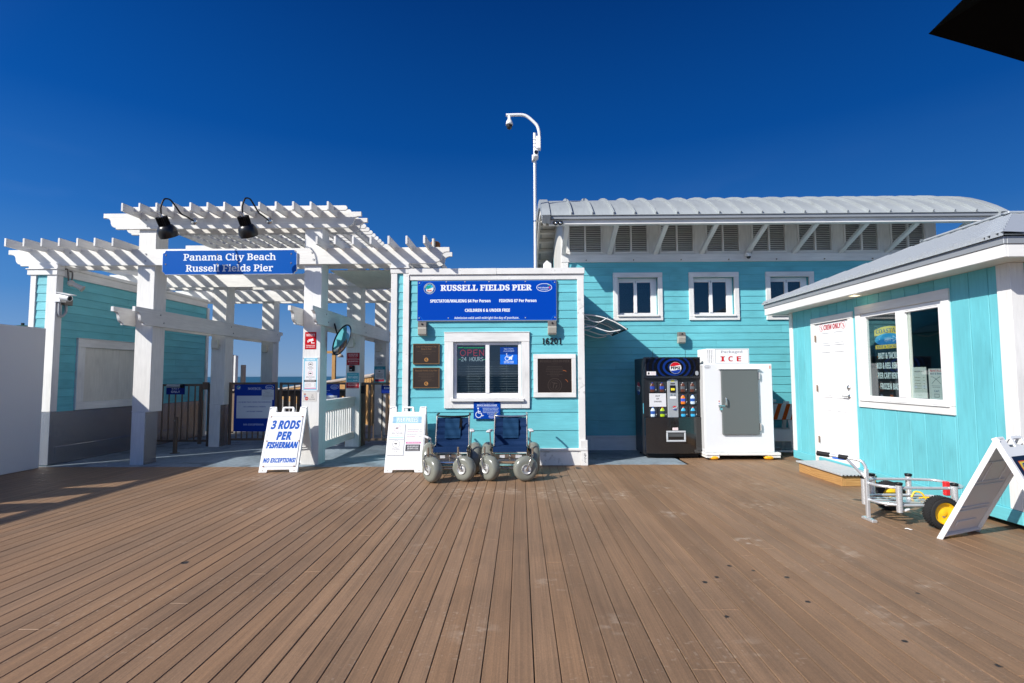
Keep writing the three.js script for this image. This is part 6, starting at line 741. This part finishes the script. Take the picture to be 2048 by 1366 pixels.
// ---------- fishing cart ----------
{
  const t = thing('pier_cart', 'aluminium fishing cart with rod holders and black tyres on yellow hubs', 'cart', [4.25, 0, -5.95]), A = M.alu, R = 0.0155;
  const pts = { a: [3.975, -5.67], b: [4.52, -5.63], c: [4.44, -6.17], d: [4.03, -6.18], e: [3.845, -6.03] };
  const loop = (y, n) => tube(t, n, A, [[3.83, y, -5.93], [3.85, y, -5.8], [3.98, y, -5.69], [4.25, y, -5.665], [4.52, y, -5.66], [4.68, y, -5.72], [4.74, y, -5.9], [4.66, y, -6.09], [4.44, y, -6.145], [4.2, y, -6.155], [4.0, y, -6.15], [3.87, y, -6.07], [3.83, y, -5.93]], R, 72, 8); loop(0.225, 'lower_rail'); loop(0.405, 'upper_rail');
  for (const z of [-5.76, -5.86, -5.96, -6.06]) bx(t, 'floor_bar', A, 3.88, 4.66, 0.2, 0.222, z - 0.017, z + 0.017); bx(t, 'floor_plate', A, 4.1, 4.32, 0.224, 0.23, -6.04, -5.78);
  for (const [x, z] of Object.values(pts)) { const h = put(t, 'rod_holder', cyl(0.03, 0.03, 0.29, 18), A, x, 0.3, z); put(h, 'collar', lathe([[0.028, -0.02], [0.036, -0.012], [0.037, 0.01], [0.026, 0.01], [0.024, -0.02]], 18), M.black, x, 0.452, z); }
  bx(t, 'handle_post', A, 3.8, 3.835, 0.03, 0.56, -5.955, -5.92); bx(t, 'handle_foot', A, 3.79, 3.845, 0.0, 0.028, -6.02, -5.83); const hp = [[3.817, 0.5, -5.94], [3.815, 0.58, -5.945], [3.79, 0.635, -5.97], [3.73, 0.652, -6.04], [3.5, 0.675, -6.3]]; tube(t, 'handle', A, hp, 0.016, 30, 10); bar(t, 'handle_brace', A, [3.817, 0.45, -5.94], [3.69, 0.645, -6.07], 0.022, 0.022); bar(t, 'grip', M.rubber, [3.705, 0.655, -6.07], [3.64, 0.661, -6.14], 0.042, 0.042); bar(t, 'grip', M.rubber, [3.58, 0.668, -6.21], [3.49, 0.676, -6.31], 0.042, 0.042); bar(t, 'blue_strap', std(0.02, 0.12, 0.5, 0.5), [3.6, 0.645, -6.19], [3.68, 0.64, -6.1], 0.012, 0.03);
  const axle = put(t, 'axle', cyl(0.012, 0.012, 0.8, 10), M.steel, 4.37, 0.165, -6.02, Math.PI / 2);
  for (const z of [-5.62, -6.4]) { const s = z > -6 ? 1 : -1, w = put(t, 'wheel', (() => { const pr = []; for (let k = 0; k <= 14; k++) { const a = -Math.PI * 0.5 + Math.PI * k / 14; pr.push([0.118 + 0.047 * Math.cos(a) ** 0.45, 0.064 * Math.sin(a)]); } return lathe(pr, 36); })(), M.rubber, 4.37, 0.165, z, Math.PI / 2); const tr = []; for (let r = 0; r < 7; r++) for (let k = 0; k < 40; k++) { const a = (k + (r % 2) * 0.5) / 40 * 6.283; tr.push(geoAt(cbox(0.01, 0.015, 0.013, 0.001, false), Math.cos(a) * 0.162, Math.sin(a) * 0.162, (r - 3) * 0.0165, 0, 0, a)); } put(w, 'tread', merged(tr), M.rubber, 4.37, 0.165, z, -Math.PI / 2); w.children[0].rotation.set(-Math.PI / 2, 0, 0); const hub = lathe([[0, 0.03], [0.03, 0.03], [0.035, 0.02], [0.09, 0.015], [0.1, 0.046], [0.108, 0.057], [0.112, 0.053], [0.112, -0.046], [0, -0.046]], 32); const hm = put(w, 'hub', hub, M.yellow, 4.37, 0.165, z); hm.rotation.set(s > 0 ? 0 : Math.PI, 0, 0); const cap = put(w, 'hub_cap', cyl(0.018, 0.022, 0.05, 14), M.chrome, 4.37, 0.165, z + s * 0.03); const vs = put(w, 'valve', cyl(0.005, 0.006, 0.05, 8), M.black, 4.42, 0.22, z + s * 0.035); }
  put(t, 'lidded_box', cbox(0.055, 0.15, 0.05, 0.008), M.red, 4.62, 0.36, -5.86); put(t, 'strap', tubeG([[0, 0, 0], [0.04, 0.06, 0], [0.1, 0.05, 0.02], [0.14, -0.02, 0.03]], 0.01, 16, 6), M.yellow, 4.34, 0.235, -6.0); put(t, 'strap', tubeG([[0, 0, 0], [0.09, 0.012, 0.02], [0.18, 0.0, 0.06]], 0.008, 16, 6), M.yellow, 4.38, 0.24, -5.94); put(t, 'white_tab', cbox(0.07, 0.02, 0.03, 0.006), M.plastic, 4.06, 0.175, -5.69, 0, 0.3, 0.2);
}
// ---------- folding sandwich boards ----------
function sandwich(label, x, z, ry, face, o = {}) {
  const t = thing('sandwich_board', label, 'sandwich board', [x, 0, z], { local: true, ry, group: o.group }), W = 0.635, L = 1.145, spread = o.spread || 0.43, a = Math.asin(spread / L), topY = L * Math.cos(a);
  const outer = new THREE.Shape(), q = (px, py) => outer.lineTo(px, py); outer.moveTo(-W / 2, 0); q(-W / 2 + 0.13, 0); q(-W / 2 + 0.14, 0.045); q(W / 2 - 0.14, 0.045); q(W / 2 - 0.13, 0); q(W / 2, 0); q(W / 2, L); q(W / 2 - 0.115, L); q(W / 2 - 0.122, L - 0.1); q(0.11, L - 0.1); q(0.1, L - 0.03); outer.quadraticCurveTo(0.098, L, 0.07, L); q(-0.07, L); outer.quadraticCurveTo(-0.098, L, -0.1, L - 0.03); q(-0.11, L - 0.1); q(-W / 2 + 0.122, L - 0.1); q(-W / 2 + 0.115, L); q(-W / 2, L); outer.closePath(); outer.holes.push(rectHole(-0.068, 0.068, L - 0.09, L - 0.03));
  const ring = outer.clone(); const gF = extrude(outer, 0.014, 0.003, 1, 5);
  for (const s of [1, -1]) {
    const p = put(t, 'panel', gF, M.plastic, 0, 0, s * spread, s > 0 ? -a : a, 0, 0); // front leans back, rear leans forward
    if (s < 0) { p.rotation.set(a, 0, 0); }
    const zin = s > 0 ? -1 : 1, side = (n, x0, x1, y0, y1, z0, z1, m = M.plastic, c = 0.004) => { const g = put(p, n, cbox(x1 - x0, y1 - y0, z1 - z0, c), m); g.position.set((x0 + x1) / 2, (y0 + y1) / 2, (z0 + z1) / 2); return g; };
    const zb = s > 0 ? [-0.032, -0.0005] : [0.0145, 0.046]; side('rim', -W / 2, -W / 2 + 0.018, 0, L, ...zb); side('rim', W / 2 - 0.018, W / 2, 0, L, ...zb); side('rim', -W / 2 + 0.0185, W / 2 - 0.0185, 0.046, 0.064, ...zb); for (const y of [0.32, 0.36, 0.62, 0.66, 0.88]) side('moulded_rib', -W / 2 + 0.07, W / 2 - 0.07, y, y + 0.012, s > 0 ? -0.012 : 0.0145, s > 0 ? -0.0005 : 0.026); for (const xx of [-0.15, 0.14]) side('moulded_rib', xx, xx + 0.012, 0.66, 0.88, s > 0 ? -0.011 : 0.0146, s > 0 ? -0.0006 : 0.025); side('moulded_rib', -0.16, 0.16, 0.14, 0.2, s > 0 ? -0.012 : 0.0145, s > 0 ? -0.0005 : 0.026);
    if (s > 0) face(t, p, side, L, W);
    for (const xx of [-W / 2 + 0.06, W / 2 - 0.06]) { const h = put(p, 'hinge', cbox(0.07, 0.014, 0.02, 0.003), M.grey); h.position.set(xx, L - 0.006, s > 0 ? -0.004 : 0.018); const b = put(p, 'screw', cyl(0.008, 0.008, 0.006, 8), M.screw, 0, 0, 0, Math.PI / 2); b.position.set(xx, 0.03, s > 0 ? 0.016 : -0.002); }
  }
  return t;
}
function facePrint(p, w, h, y, draw, res = 900, x = 0, z = 0.014, name = 'insert') { const m = put(p, name, signG(w, h, 0.006), printMat(canvasTex(Math.round(w * res), Math.round(h * res), draw), 0.4)); m.position.set(x, y, z + 0.003); return m; }
const rodsBoard = sandwich('white sandwich board with big blue three rods per fisherman lettering', -4.07, -9.235, 0.075, (t, p, side, L, W) => {
  facePrint(p, 0.555, 0.88, 0.53, (g, w, h) => { g.fillStyle = '#eef0f2'; g.fillRect(0, 0, w, h); g.strokeStyle = '#8a8f96'; g.lineWidth = 4; g.strokeRect(2, 2, w - 4, h - 4); const o = (f) => ({ fit: f, skew: -0.13, stroke: '#0f57b8', lw: 13 }); txt(g, '3 RODS', w * 0.51, h * 0.178, h * 0.225, '#0f57b8', o(w * 0.86)); txt(g, 'PER', w * 0.51, h * 0.398, h * 0.215, '#0f57b8', o(w * 0.44)); txt(g, 'FISHERMAN', w * 0.5, h * 0.582, h * 0.155, '#0f57b8', o(w * 0.93)); txt(g, 'NO EXCEPTIONS!', w * 0.49, h * 0.875, h * 0.11, '#0f57b8', { fit: w * 0.95, skew: -0.1, stroke: '#0f57b8', lw: 7 }); });
  for (const [x, y] of [[-0.265, 0.96], [0.265, 0.96], [-0.265, 0.53], [0.265, 0.53], [-0.25, 0.1], [0.25, 0.1]]) { const s = put(p, 'screw', cyl(0.011, 0.011, 0.006, 10), M.rust, 0, 0, 0, Math.PI / 2); s.position.set(x, y, 0.022); }
});
sandwich('white sandwich board with pier prices for spectators and fishing', -1.955, -9.215, 0.035, (t, p) => {
  facePrint(p, 0.6, 0.72, 0.645, (g, w, h) => {
    g.fillStyle = '#eef0f1'; g.fillRect(0, 0, w, h); g.fillStyle = '#b4dcee'; g.fillRect(w * 0.1, h * 0.06, w * 0.8, h * 0.17); for (let k = 0; k < 5; k++) for (const x of [0.08, 0.82]) { g.fillStyle = '#6f9fbe'; g.fillRect(w * x, h * (0.075 + k * 0.032), w * 0.1, h * 0.014); } txt(g, 'PIER PRICES', w * 0.505, h * 0.145, h * 0.15, '#f7fbfd', { fit: w * 0.6, stroke: '#3f86aa', lw: 8 }); txt(g, 'PIER PRICES', w * 0.505, h * 0.145, h * 0.15, '#f7fbfd', { fit: w * 0.6 });
    for (const [i, k] of [[0, 0.37], [1, 0.43], [2, 0.49], [3, 0.55]]) { lines(g, w * 0.53, w * (0.86 - i * 0.03), [h * k], i % 2 ? '#c08496' : '#7c7478', 8, 0.03); lines(g, w * 0.87, w * 0.94, [h * k], '#999', 8, 0.02); } g.fillStyle = '#d07aa6'; g.fillRect(w * 0.51, h * 0.68, w * 0.42, h * 0.045); lines(g, w * 0.54, w * 0.9, [h * 0.695], '#f2d8e4', 9, 0.02); g.fillStyle = '#47464c'; g.fillRect(w * 0.51, h * 0.745, w * 0.41, h * 0.16); txt(g, 'WE ARE OPEN 24/7', w * 0.715, h * 0.79, h * 0.05, '#eeeef0', { fit: w * 0.33 }); txt(g, '365 DAYS A YEAR', w * 0.715, h * 0.84, h * 0.05, '#eeeef0', { fit: w * 0.31 }); lines(g, w * 0.54, w * 0.89, [h * 0.875], '#ddd', 6, 0.02);
  });
  const card = (y, name, price, pink) => facePrint(p, 0.27, 0.265, y, (g, w, h) => { g.fillStyle = '#f3f3f3'; g.fillRect(0, 0, w, h); g.strokeStyle = '#c9d2d6'; g.lineWidth = 3; g.strokeRect(1, 1, w - 2, h - 2); const c = pink ? '#d8789c' : '#55585c'; ring(g, w * 0.52, h * 0.28, h * 0.23, 4, c); fish(g, w * 0.5, h * 0.27, w * 0.2, '#3c3438'); if (pink) { g.save(); g.translate(w * 0.52, h * 0.28); g.rotate(-0.75); g.fillStyle = c; g.fillRect(-h * 0.23, -2, h * 0.46, 4); g.restore(); g.fillStyle = '#b8dcec'; g.fillRect(w * 0.05, h * 0.86, w * 0.9, h * 0.06); } txt(g, name, w * 0.52, h * 0.62, h * 0.15, '#5e5a58', { fit: w * (pink ? 0.72 : 0.5), w: 'normal' }); txt(g, price, w * 0.52, h * 0.78, h * 0.1, '#77736f', { w: 'normal' }); }, 900, -0.16, 0.021, 'price_card'); card(0.692, 'SPECTATORS', '$4.00', true); card(0.42, 'FISHING', '$7.00', false);
});
sandwich('white sandwich board with a dark bait shop poster beside the cart', 4.562, -4.975, 0.42, (t, p) => { facePrint(p, 0.56, 0.86, 0.53, (g, w, h) => { g.fillStyle = '#161d3a'; g.fillRect(0, 0, w, h); g.fillStyle = '#d8542c'; g.fillRect(w * 0.08, h * 0.05, w * 0.84, h * 0.14); g.fillStyle = '#e6cf4c'; g.fillRect(w * 0.1, h * 0.06, w * 0.8, h * 0.12); txt(g, 'COASTAL', w * 0.5, h * 0.12, h * 0.12, '#1c3c86', { fit: w * 0.74 }); g.fillStyle = '#4a9fd0'; g.beginPath(); g.ellipse(w / 2, h * 0.3, w * 0.42, h * 0.1, 0, 0, 7); g.fill(); g.fillStyle = '#e6cf4c'; g.fillRect(w * 0.1, h * 0.42, w * 0.8, h * 0.08); txt(g, 'BAIT & TACKLE', w * 0.5, h * 0.46, h * 0.07, '#1c3c86', { fit: w * 0.7 }); }); }, { spread: 0.51 });
// ---------- beach wheelchairs ----------
function balloon(R, w, mat, hubR) { // fat low-pressure tyre, axis along x
  const pr = []; for (let k = 0; k <= 18; k++) { const a = -Math.PI / 2 + Math.PI * k / 18; pr.push([hubR + (R - hubR) * Math.pow(Math.max(0, Math.cos(a)), 0.62), (w / 2) * Math.sin(a) * (0.82 + 0.18 * Math.cos(a))]); } const g = lathe(pr, 40); g.rotateZ(-Math.PI / 2); return g;
}
const tyre = phy(0.18, 0.186, 0.158, 0.38, { roughnessMap: noiseRough, clearcoat: 0.15, clearcoatRoughness: 0.3 }), navy = std(0.012, 0.045, 0.135, 0.75, { bumpMap: fineBump, bumpScale: 0.001 }), mesh = std(0.03, 0.12, 0.21, 0.8), pad = std(0.55, 0.55, 0.56, 0.5), hubMetal = std(0.5, 0.5, 0.49, 0.45, { metalness: 0.6 });
function beachChair(label, x, z, ry, v) {
  const t = thing('beach_wheelchair', label, 'wheelchair', [x, 0, z], { local: true, ry }), S = v.steel;
  for (const s of [-1, 1]) { // rear wheels
    const w = put(t, 'rear_wheel', balloon(0.255, 0.25, tyre, 0.06), tyre, s * 0.375, 0.252, -0.2); put(w, 'hub', (() => { const g = lathe([[0, 0.07], [0.05, 0.07], [0.065, 0.03], [0.065, -0.03], [0.05, -0.07], [0, -0.07]], 20); g.rotateZ(-Math.PI / 2); return g; })(), M.grey, s * 0.375, 0.252, -0.2);
    // swivelling front wheel with its fork
    const fx = s * 0.23 + v.fx[s < 0 ? 0 : 1], fz = 0.47 + v.fz[s < 0 ? 0 : 1], yaw = v.yaw[s < 0 ? 0 : 1], f = put(t, 'front_wheel', balloon(0.19, 0.2, tyre, 0.062), tyre, fx, 0.19, fz, 0, yaw, 0), lp = (a, b, c) => [a, b, c];
    const disc0 = (o, sg) => { const g = lathe([[0, 0.012], [0.03, 0.014], [0.04, 0.004], [0.058, 0.006], [0.068, 0.022], [0.074, 0.02], [0.076, 0]], 28); g.rotateZ(-Math.PI / 2 * sg); const m = put(f, 'hub', g, hubMetal); m.position.set(sg * o, 0, 0); const a = put(f, 'axle_nut', cyl(0.014, 0.016, 0.03, 10), M.steel); a.position.set(sg * (o + 0.02), 0, 0); a.rotation.set(0, 0, Math.PI / 2); }; disc0(0.075, 1); disc0(0.075, -1);
    for (const sg of [1, -1]) { const k = put(f, 'fork_arm', tubeG([[sg * 0.115, 0, 0], [sg * 0.125, 0.06, -0.02], [sg * 0.115, 0.15, -0.06], [sg * 0.06, 0.2, -0.1], [0, 0.215, -0.11]], 0.011, 24, 8), S); k.position.set(0, 0, 0); }
    const stem = put(f, 'fork_stem', cyl(0.016, 0.016, 0.14, 12), S); stem.position.set(0, 0.25, -0.11);
    // frame sides
    put(t, 'back_post', tubeG([[s * 0.275, 0.28, -0.12], [s * 0.272, 0.5, -0.19], [s * 0.268, 0.93, -0.33]], 0.013, 20, 8), S, 0, 0, 0); put(t, 'side_rail', tubeG([[s * 0.285, 0.3, -0.25], [s * 0.285, 0.3, 0.1], [s * 0.29, 0.26, 0.34]], 0.014, 16, 8), S, 0, 0, 0); bx(t, 'side_plate', S, s * 0.285 - 0.018, s * 0.285 + 0.018, 0.26, 0.345, 0.04, 0.09); put(t, 'arm_support', tubeG([[s * 0.3, 0.3, 0.02], [s * 0.315, 0.5, 0.03], [s * 0.325, 0.63 + v.arm[s < 0 ? 0 : 1], 0.02]], 0.011, 14, 8), S, 0, 0, 0);
    const ay = 0.645 + v.arm[s < 0 ? 0 : 1]; put(t, 'armrest', cbox(0.075, 0.035, 0.26, 0.014), pad, s * 0.335 + (v.armX[s < 0 ? 0 : 1]), ay, -0.02, v.armR[s < 0 ? 0 : 1], s * 0.1 + (s < 0 ? v.armYaw : 0), s < 0 ? v.armRoll : 0); put(t, 'swivel_bolt', cyl(0.012, 0.014, 0.12, 10), S, s * 0.27, 0.31, 0.36);
  }
  // slings
  const sheet = (n, mat, pts, wd, p = t) => { const P = [], U = [], nx = 10; for (let i = 0; i < pts.length - 1; i++) for (let k = 0; k < nx; k++) { const f = (a, j) => { const u = j / nx * 2 - 1, sag = (1 - u * u) * a[2], wob = 0.006 * Math.sin(u * 5 + a[0] * 20); return [u * wd, a[0] + wob * 0.3, a[1] - sag + wob]; }, A = f(pts[i], k), B = f(pts[i], k + 1), C = f(pts[i + 1], k + 1), D = f(pts[i + 1], k); for (const q of [A, B, C, A, C, D]) { P.push(...q); U.push(q[0], q[1]); } } const g = finishGeo(P, U); put(p, n, g, mat, 0, 0, 0); };
  const th = phy(0.004, 0.022, 0.075, 0.8, { side: THREE.DoubleSide, specularIntensity: 0.3 });
  const backPts = []; for (let k = 0; k <= 16; k++) { const y = 0.9 - k * 0.0275; backPts.push([y, -0.315 + (0.9 - y) * 0.33 + 0.007 * Math.sin(k * 1.7), 0.03]); } sheet('back_sling', th, backPts, 0.262); const mp = []; for (let k = 0; k <= 12; k++) { const y = 0.888 - k * 0.0265; mp.push([y, -0.308 + (0.9 - y) * 0.33 + 0.006 * Math.sin(k * 1.5), 0.006]); } sheet('back_mesh', phy(0.007, 0.036, 0.09, 0.85, { side: THREE.DoubleSide, specularIntensity: 0.3 }), mp, 0.13);
  const sp = []; for (let k = 0; k <= 12; k++) { const q = k / 12; sp.push([0.47 - 0.02 * Math.sin(q * 3.1) + 0.01 * q, -0.17 + q * 0.36, 0.0]); } for (let k = 1; k <= 5; k++) sp.push([0.478 - k * 0.016, 0.193 + 0.003 * k, 0]); sheet('seat_sling', th, sp, 0.265); put(t, 'seat_tube', tubeG([[-0.27, 0.455, -0.17], [-0.27, 0.465, 0.18]], 0.012, 4, 8), S, 0, 0, 0); put(t, 'seat_tube', tubeG([[0.27, 0.455, -0.17], [0.27, 0.465, 0.18]], 0.012, 4, 8), S, 0, 0, 0);
  for (const s of [-1, 1]) put(t, 'seat_post', tubeG([[s * 0.27, 0.46, 0.14], [s * 0.278, 0.38, 0.12], [s * 0.285, 0.3, 0.1]], 0.011, 10, 8), S, 0, 0, 0);
  put(t, 'push_handle', tubeG([[-0.262, 0.955, -0.53], [-0.275, 0.945, -0.43], [-0.265, 0.93, -0.34], [-0.2, 0.922, -0.31], [0, 0.917, -0.305], [0.2, 0.922, -0.31], [0.265, 0.93, -0.34], [0.275, 0.945, -0.43], [0.262, 0.955, -0.53]], 0.016, 60, 10), v.handle, 0, 0, 0);
  // cross members, steel box with labels
  put(t, 'cross_tube', tubeG([[-0.31, 0.262, 0.36], [0.31, 0.262, 0.36]], 0.02, 4, 12), v.bar, 0, 0, 0); put(t, 'cross_tube', tubeG([[-0.28, 0.13, 0.1], [0.28, 0.13, 0.1]], 0.013, 4, 10), S, 0, 0, 0); put(t, 'axle', tubeG([[-0.42, 0.252, -0.2], [0.42, 0.252, -0.2]], 0.016, 4, 10), S, 0, 0, 0); for (const s of [-1, 1]) put(t, 'drop_tube', tubeG([[s * 0.2, 0.3, 0.09], [s * 0.2, 0.13, 0.1]], 0.01, 4, 8), S, 0, 0, 0);
  const bx1 = bx(t, 'steel_box', S, -0.262, 0.262, 0.285, 0.365, 0.1, 0.16, 0.006); bx(bx1, 'label', pad, -0.16, -0.08, 0.3, 0.345, 0.159, 0.1625, 0.0008); bx(bx1, 'label', pad, 0.09, 0.19, 0.3, 0.345, 0.159, 0.1625, 0.0008); put(bx1, 'knob', new THREE.SphereGeometry(0.022, 14, 10), M.chrome, 0.0, 0.335, 0.17); put(bx1, 'plunger', cyl(0.012, 0.012, 0.07, 12), M.steel, 0, 0.29, 0.172);
  bx(t, 'under_tray', S, -0.2, 0.2, 0.155, 0.165, -0.16, 0.09); if (v.strap) put(t, 'chest_strap', cbox(0.04, 0.24, 0.006, 0.002), M.black, 0.13, 0.775, -0.243, 0.2, 0, -0.1); else for (const s of [-1, 1]) put(t, 'strap_pad', cbox(0.05, 0.06, 0.12, 0.02), M.black, s * 0.3, 0.415, 0.02);
  return t;
}
const stain = std(0.45, 0.40, 0.34, 0.3, { metalness: 0.9, roughnessMap: noiseRough }), tan = std(0.50, 0.33, 0.19, 0.35, { metalness: 0.8 });
beachChair('navy beach wheelchair with a black push handle next to the price board', -1.115, -8.53, 0.03, { steel: stain, bar: M.chrome, handle: M.black, strap: true, fx: [-0.0, 0.015], fz: [0.06, -0.02], yaw: [0.75, 1.12], arm: [-0.04, 0.07], armX: [-0.05, 0], armR: [0, 0], armYaw: 0.5, armRoll: -0.5 });
beachChair('navy beach wheelchair with a bare metal push handle, below the blue wheelchair notice', -0.165, -8.56, -0.02, { steel: stain, bar: tan, handle: M.steel, strap: false, fx: [-0.07, 0.02], fz: [-0.03, 0.0], yaw: [0.85, -1.38], arm: [0.06, 0.07], armX: [0, 0], armR: [0, 0], armYaw: 0, armRoll: 0 });
// ---------- umbrella at the right edge ----------
{
  const c = [2.085, -0.545], t = thing('patio_umbrella', 'black patio umbrella with wooden ribs standing on the deck', 'umbrella', [c[0], 0, c[1]]), r = 1.285, a0 = Math.atan2(-1.35 - c[1], 1.09 - c[0]), yE = 2.5, yH = 3.05, cm = phy(0.002, 0.002, 0.0025, 0.9, { specularIntensity: 0.1, side: THREE.DoubleSide });
  for (let k = 0; k < 6; k++) {
    const a = a0 + k * Math.PI / 3, b = a + Math.PI / 3, pt = (q, f) => { const s = f === 1 ? 0 : 0.03 * Math.sin(Math.PI * f); return [c[0] + Math.cos(q) * r * f, yH + (yE - yH) * f - s * 0, c[1] + Math.sin(q) * r * f]; }, P = [], U = [], n = 6, lerp = (A, B, u) => A.map((v, i) => v + (B[i] - v) * u);
    for (let i = 0; i < n; i++) for (let j = 0; j < n; j++) { const g = (u, f) => { const p = lerp(pt(a, f), pt(b, f), u); p[1] += 0.06 * f * Math.sin(Math.PI * u) * 0 - 0.02 * Math.sin(Math.PI * f); const pull = 0.012 * f * Math.sin(Math.PI * u); p[0] += (c[0] - p[0]) * pull; p[2] += (c[1] - p[2]) * pull; return p; }, A = g(j / n, i / n), B = g((j + 1) / n, i / n), C = g((j + 1) / n, (i + 1) / n), D = g(j / n, (i + 1) / n); for (const q of [A, B, C, A, C, D]) { P.push(...q); U.push(q[0], q[2]); } }
    put(t, 'canopy_panel', finishGeo(P, U), cm, 0, 0, 0); const tip = pt(a, 1); bar(t, 'rib', M.timber, [tip[0], tip[1] - 0.03, tip[2]].map((v, i) => v + ((i === 1 ? yH - 0.04 : c[i / 2]) - v) * 0.12), [c[0], yH - 0.05, c[1]], 0.02, 0.03);
  }
  put(t, 'pole', cyl(0.024, 0.024, 3.05, 16), M.timber, c[0], 1.525, c[1]); put(t, 'base', lathe([[0, 0.1], [0.05, 0.1], [0.24, 0.06], [0.27, 0.0], [0, 0]], 28), M.black, c[0], 0, c[1]); put(t, 'finial', new THREE.SphereGeometry(0.04, 12, 8), M.timber, c[0], yH + 0.02, c[1]);
}
// ---------- pier beyond: timber fence, lamp posts ----------
{
  const A = [-1.95, 1.84, -12.35], B = [-19.5, 0.55, -41.5], L = Math.hypot(B[0] - A[0], B[2] - A[2]), at = (s) => { const f = s / L; return [A[0] + (B[0] - A[0]) * f, A[1] + (B[1] - A[1]) * f, A[2] + (B[2] - A[2]) * f]; }, ry = Math.atan2(-(B[2] - A[2]), B[0] - A[0]);
  const t = thing('pier_fence', 'timber board fence with posts running out along the pier', 'fence', [A[0], 0, A[2]]), nx = -(B[2] - A[2]) / L, nz = (B[0] - A[0]) / L, off = (p, d) => [p[0] - nx * d, p[1], p[2] - nz * d];
  bar(t, 'cap_rail', M.timberGrey, at(0), at(L), 0.16, 0.05); { const p = at(0), q = at(L); bar(t, 'top_rail', M.timberGrey, off([p[0], p[1] - 0.11, p[2]], -0.06), off([q[0], q[1] - 0.11, q[2]], -0.06), 0.04, 0.14); bar(t, 'bottom_rail', M.timberGrey, off([p[0], p[1] - 1.2, p[2]], -0.06), off([q[0], q[1] - 1.2, q[2]], -0.06), 0.04, 0.14); }
  for (let s = 0.1; s < L; s += 0.21) { const p = at(s); put(t, 'picket', cbox(0.15, 1.62, 0.022, 0.003), M.timber, p[0], p[1] - 0.85, p[2], 0, ry, 0); } for (let s = 0.6; s < L; s += 2.4) { const p = off(at(s), -0.1), h = p[1] + 0.32; put(t, 'post', cbox(0.13, h - 0.03, 0.13, 0.006), M.timberGrey, p[0], (h - 0.03) / 2 - 0.32, p[2], 0, ry, 0); }
  const lamp = (label, x, z, h) => { const l = thing('pier_lamp', label, 'lamp post', [x, -0.3, z], { group: 'lamp posts along the pier' }); bx(l, 'post', M.timber, x - 0.08, x + 0.08, -0.3, h, z - 0.08, z + 0.08); bx(l, 'arm', M.timber, x - 0.5, x + 0.08, h - 0.32, h - 0.2, z + 0.082, z + 0.16); put(l, 'lamp_head', lathe([[0, 0.1], [0.1, 0.08], [0.16, -0.05], [0, -0.05]], 14), M.timberGrey, x + 0.3, h - 0.45, z); bx(l, 'head_bracket', M.timber, x + 0.08, x + 0.32, h - 0.4, h - 0.32, z - 0.03, z + 0.03); }; lamp('bare timber lamp post seen just under the round mirror', -8.9, -25, 3.0); lamp('timber lamp post seen behind the post with red notices', -8.05, -25.6, 4.6);
  const p1 = thing('mooring_post', 'tall grey post rising behind the fence panel near the exit gate', 'post', [-9.2, 0, -17]); bx(p1, 'post', M.timberGrey, -9.44, -9.32, -0.3, 2.3, -17.1, -16.9); bx(p1, 'facing', M.white, -9.318, -9.24, 1.35, 2.28, -17.08, -16.92); const p2 = thing('railing_post', 'short grey railing post next to the tall grey post', 'post', [-9.05, 0, -17.2]); bx(p2, 'post', M.timberGrey, -9.19, -9.09, -0.3, 1.98, -17.3, -17.15); bx(p2, 'rail', M.timberGrey, -9.19, -7.9, 1.0, 1.1, -17.15, -17.05);
}
{ // dark timber rail across the walkway behind the gates
  const t = thing('walkway_rail', 'dark weathered timber railing across the walkway behind the metal fence panels', 'railing', [-6.5, 0, -14.9]), dk = std(0.24, 0.17, 0.12, 0.85, { map: paintMap, bumpMap: grainBump, bumpScale: 0.002 });
  bx(t, 'cap_rail', M.timberGrey, -8.5, -4.45, 1.19, 1.23, -15.0, -14.84); bx(t, 'upper_rail', dk, -8.5, -4.45, 1.03, 1.188, -14.96, -14.92); bx(t, 'lower_rail', dk, -8.5, -4.45, 0.12, 0.24, -14.96, -14.92); for (let k = 0; k < 21; k++) bx(t, 'picket', k % 7 === 5 ? M.timber : dk, -8.46 + k * 0.192, -8.33 + k * 0.192, 0.04, 1.12, -14.918, -14.895); for (const x of [-8.3, -6.5, -4.55]) bx(t, 'post', dk, x - 0.06, x + 0.06, -0.01, 1.189, -15.08, -14.961);
}
{ // rusty flue on the booth roof
  const t = thing('rusty_flue', 'rusty flue cap on the booth roof beside the pergola beam end', 'flue', [-1.86, 3.46, -11.0]); put(t, 'pipe', cyl(0.05, 0.05, 0.98, 16), M.steel, -1.8, 3.95, -11.0); put(t, 'cap', merged([geoAt(cyl(0.11, 0.11, 0.12, 20), 0, 0, 0), geoAt(cyl(0.08, 0.1, 0.03, 20), 0, 0.075, 0)]), M.rust, -1.8, 4.36, -11.02); put(t, 'clamp_pipe', cyl(0.035, 0.035, 0.2, 14), M.beige, -1.81, 4.38, -10.88); bx(t, 'roof_curb', M.roofDark, -2.0, -1.6, 3.461, 3.5, -11.2, -10.8);
}
{ const t = thing('litter', 'small curled white paper scrap on the deck beside the cart', 'litter', [3.97, 0.002, -5.62]); put(t, 'scrap', tubeG([[0, 0.005, 0], [0.01, 0.012, 0.02], [0.03, 0.006, 0.035], [0.05, 0.004, 0.03]], 0.005, 14, 5), M.plastic, 3.97, 0.002, -5.6); }
renderer.render(scene, camera);
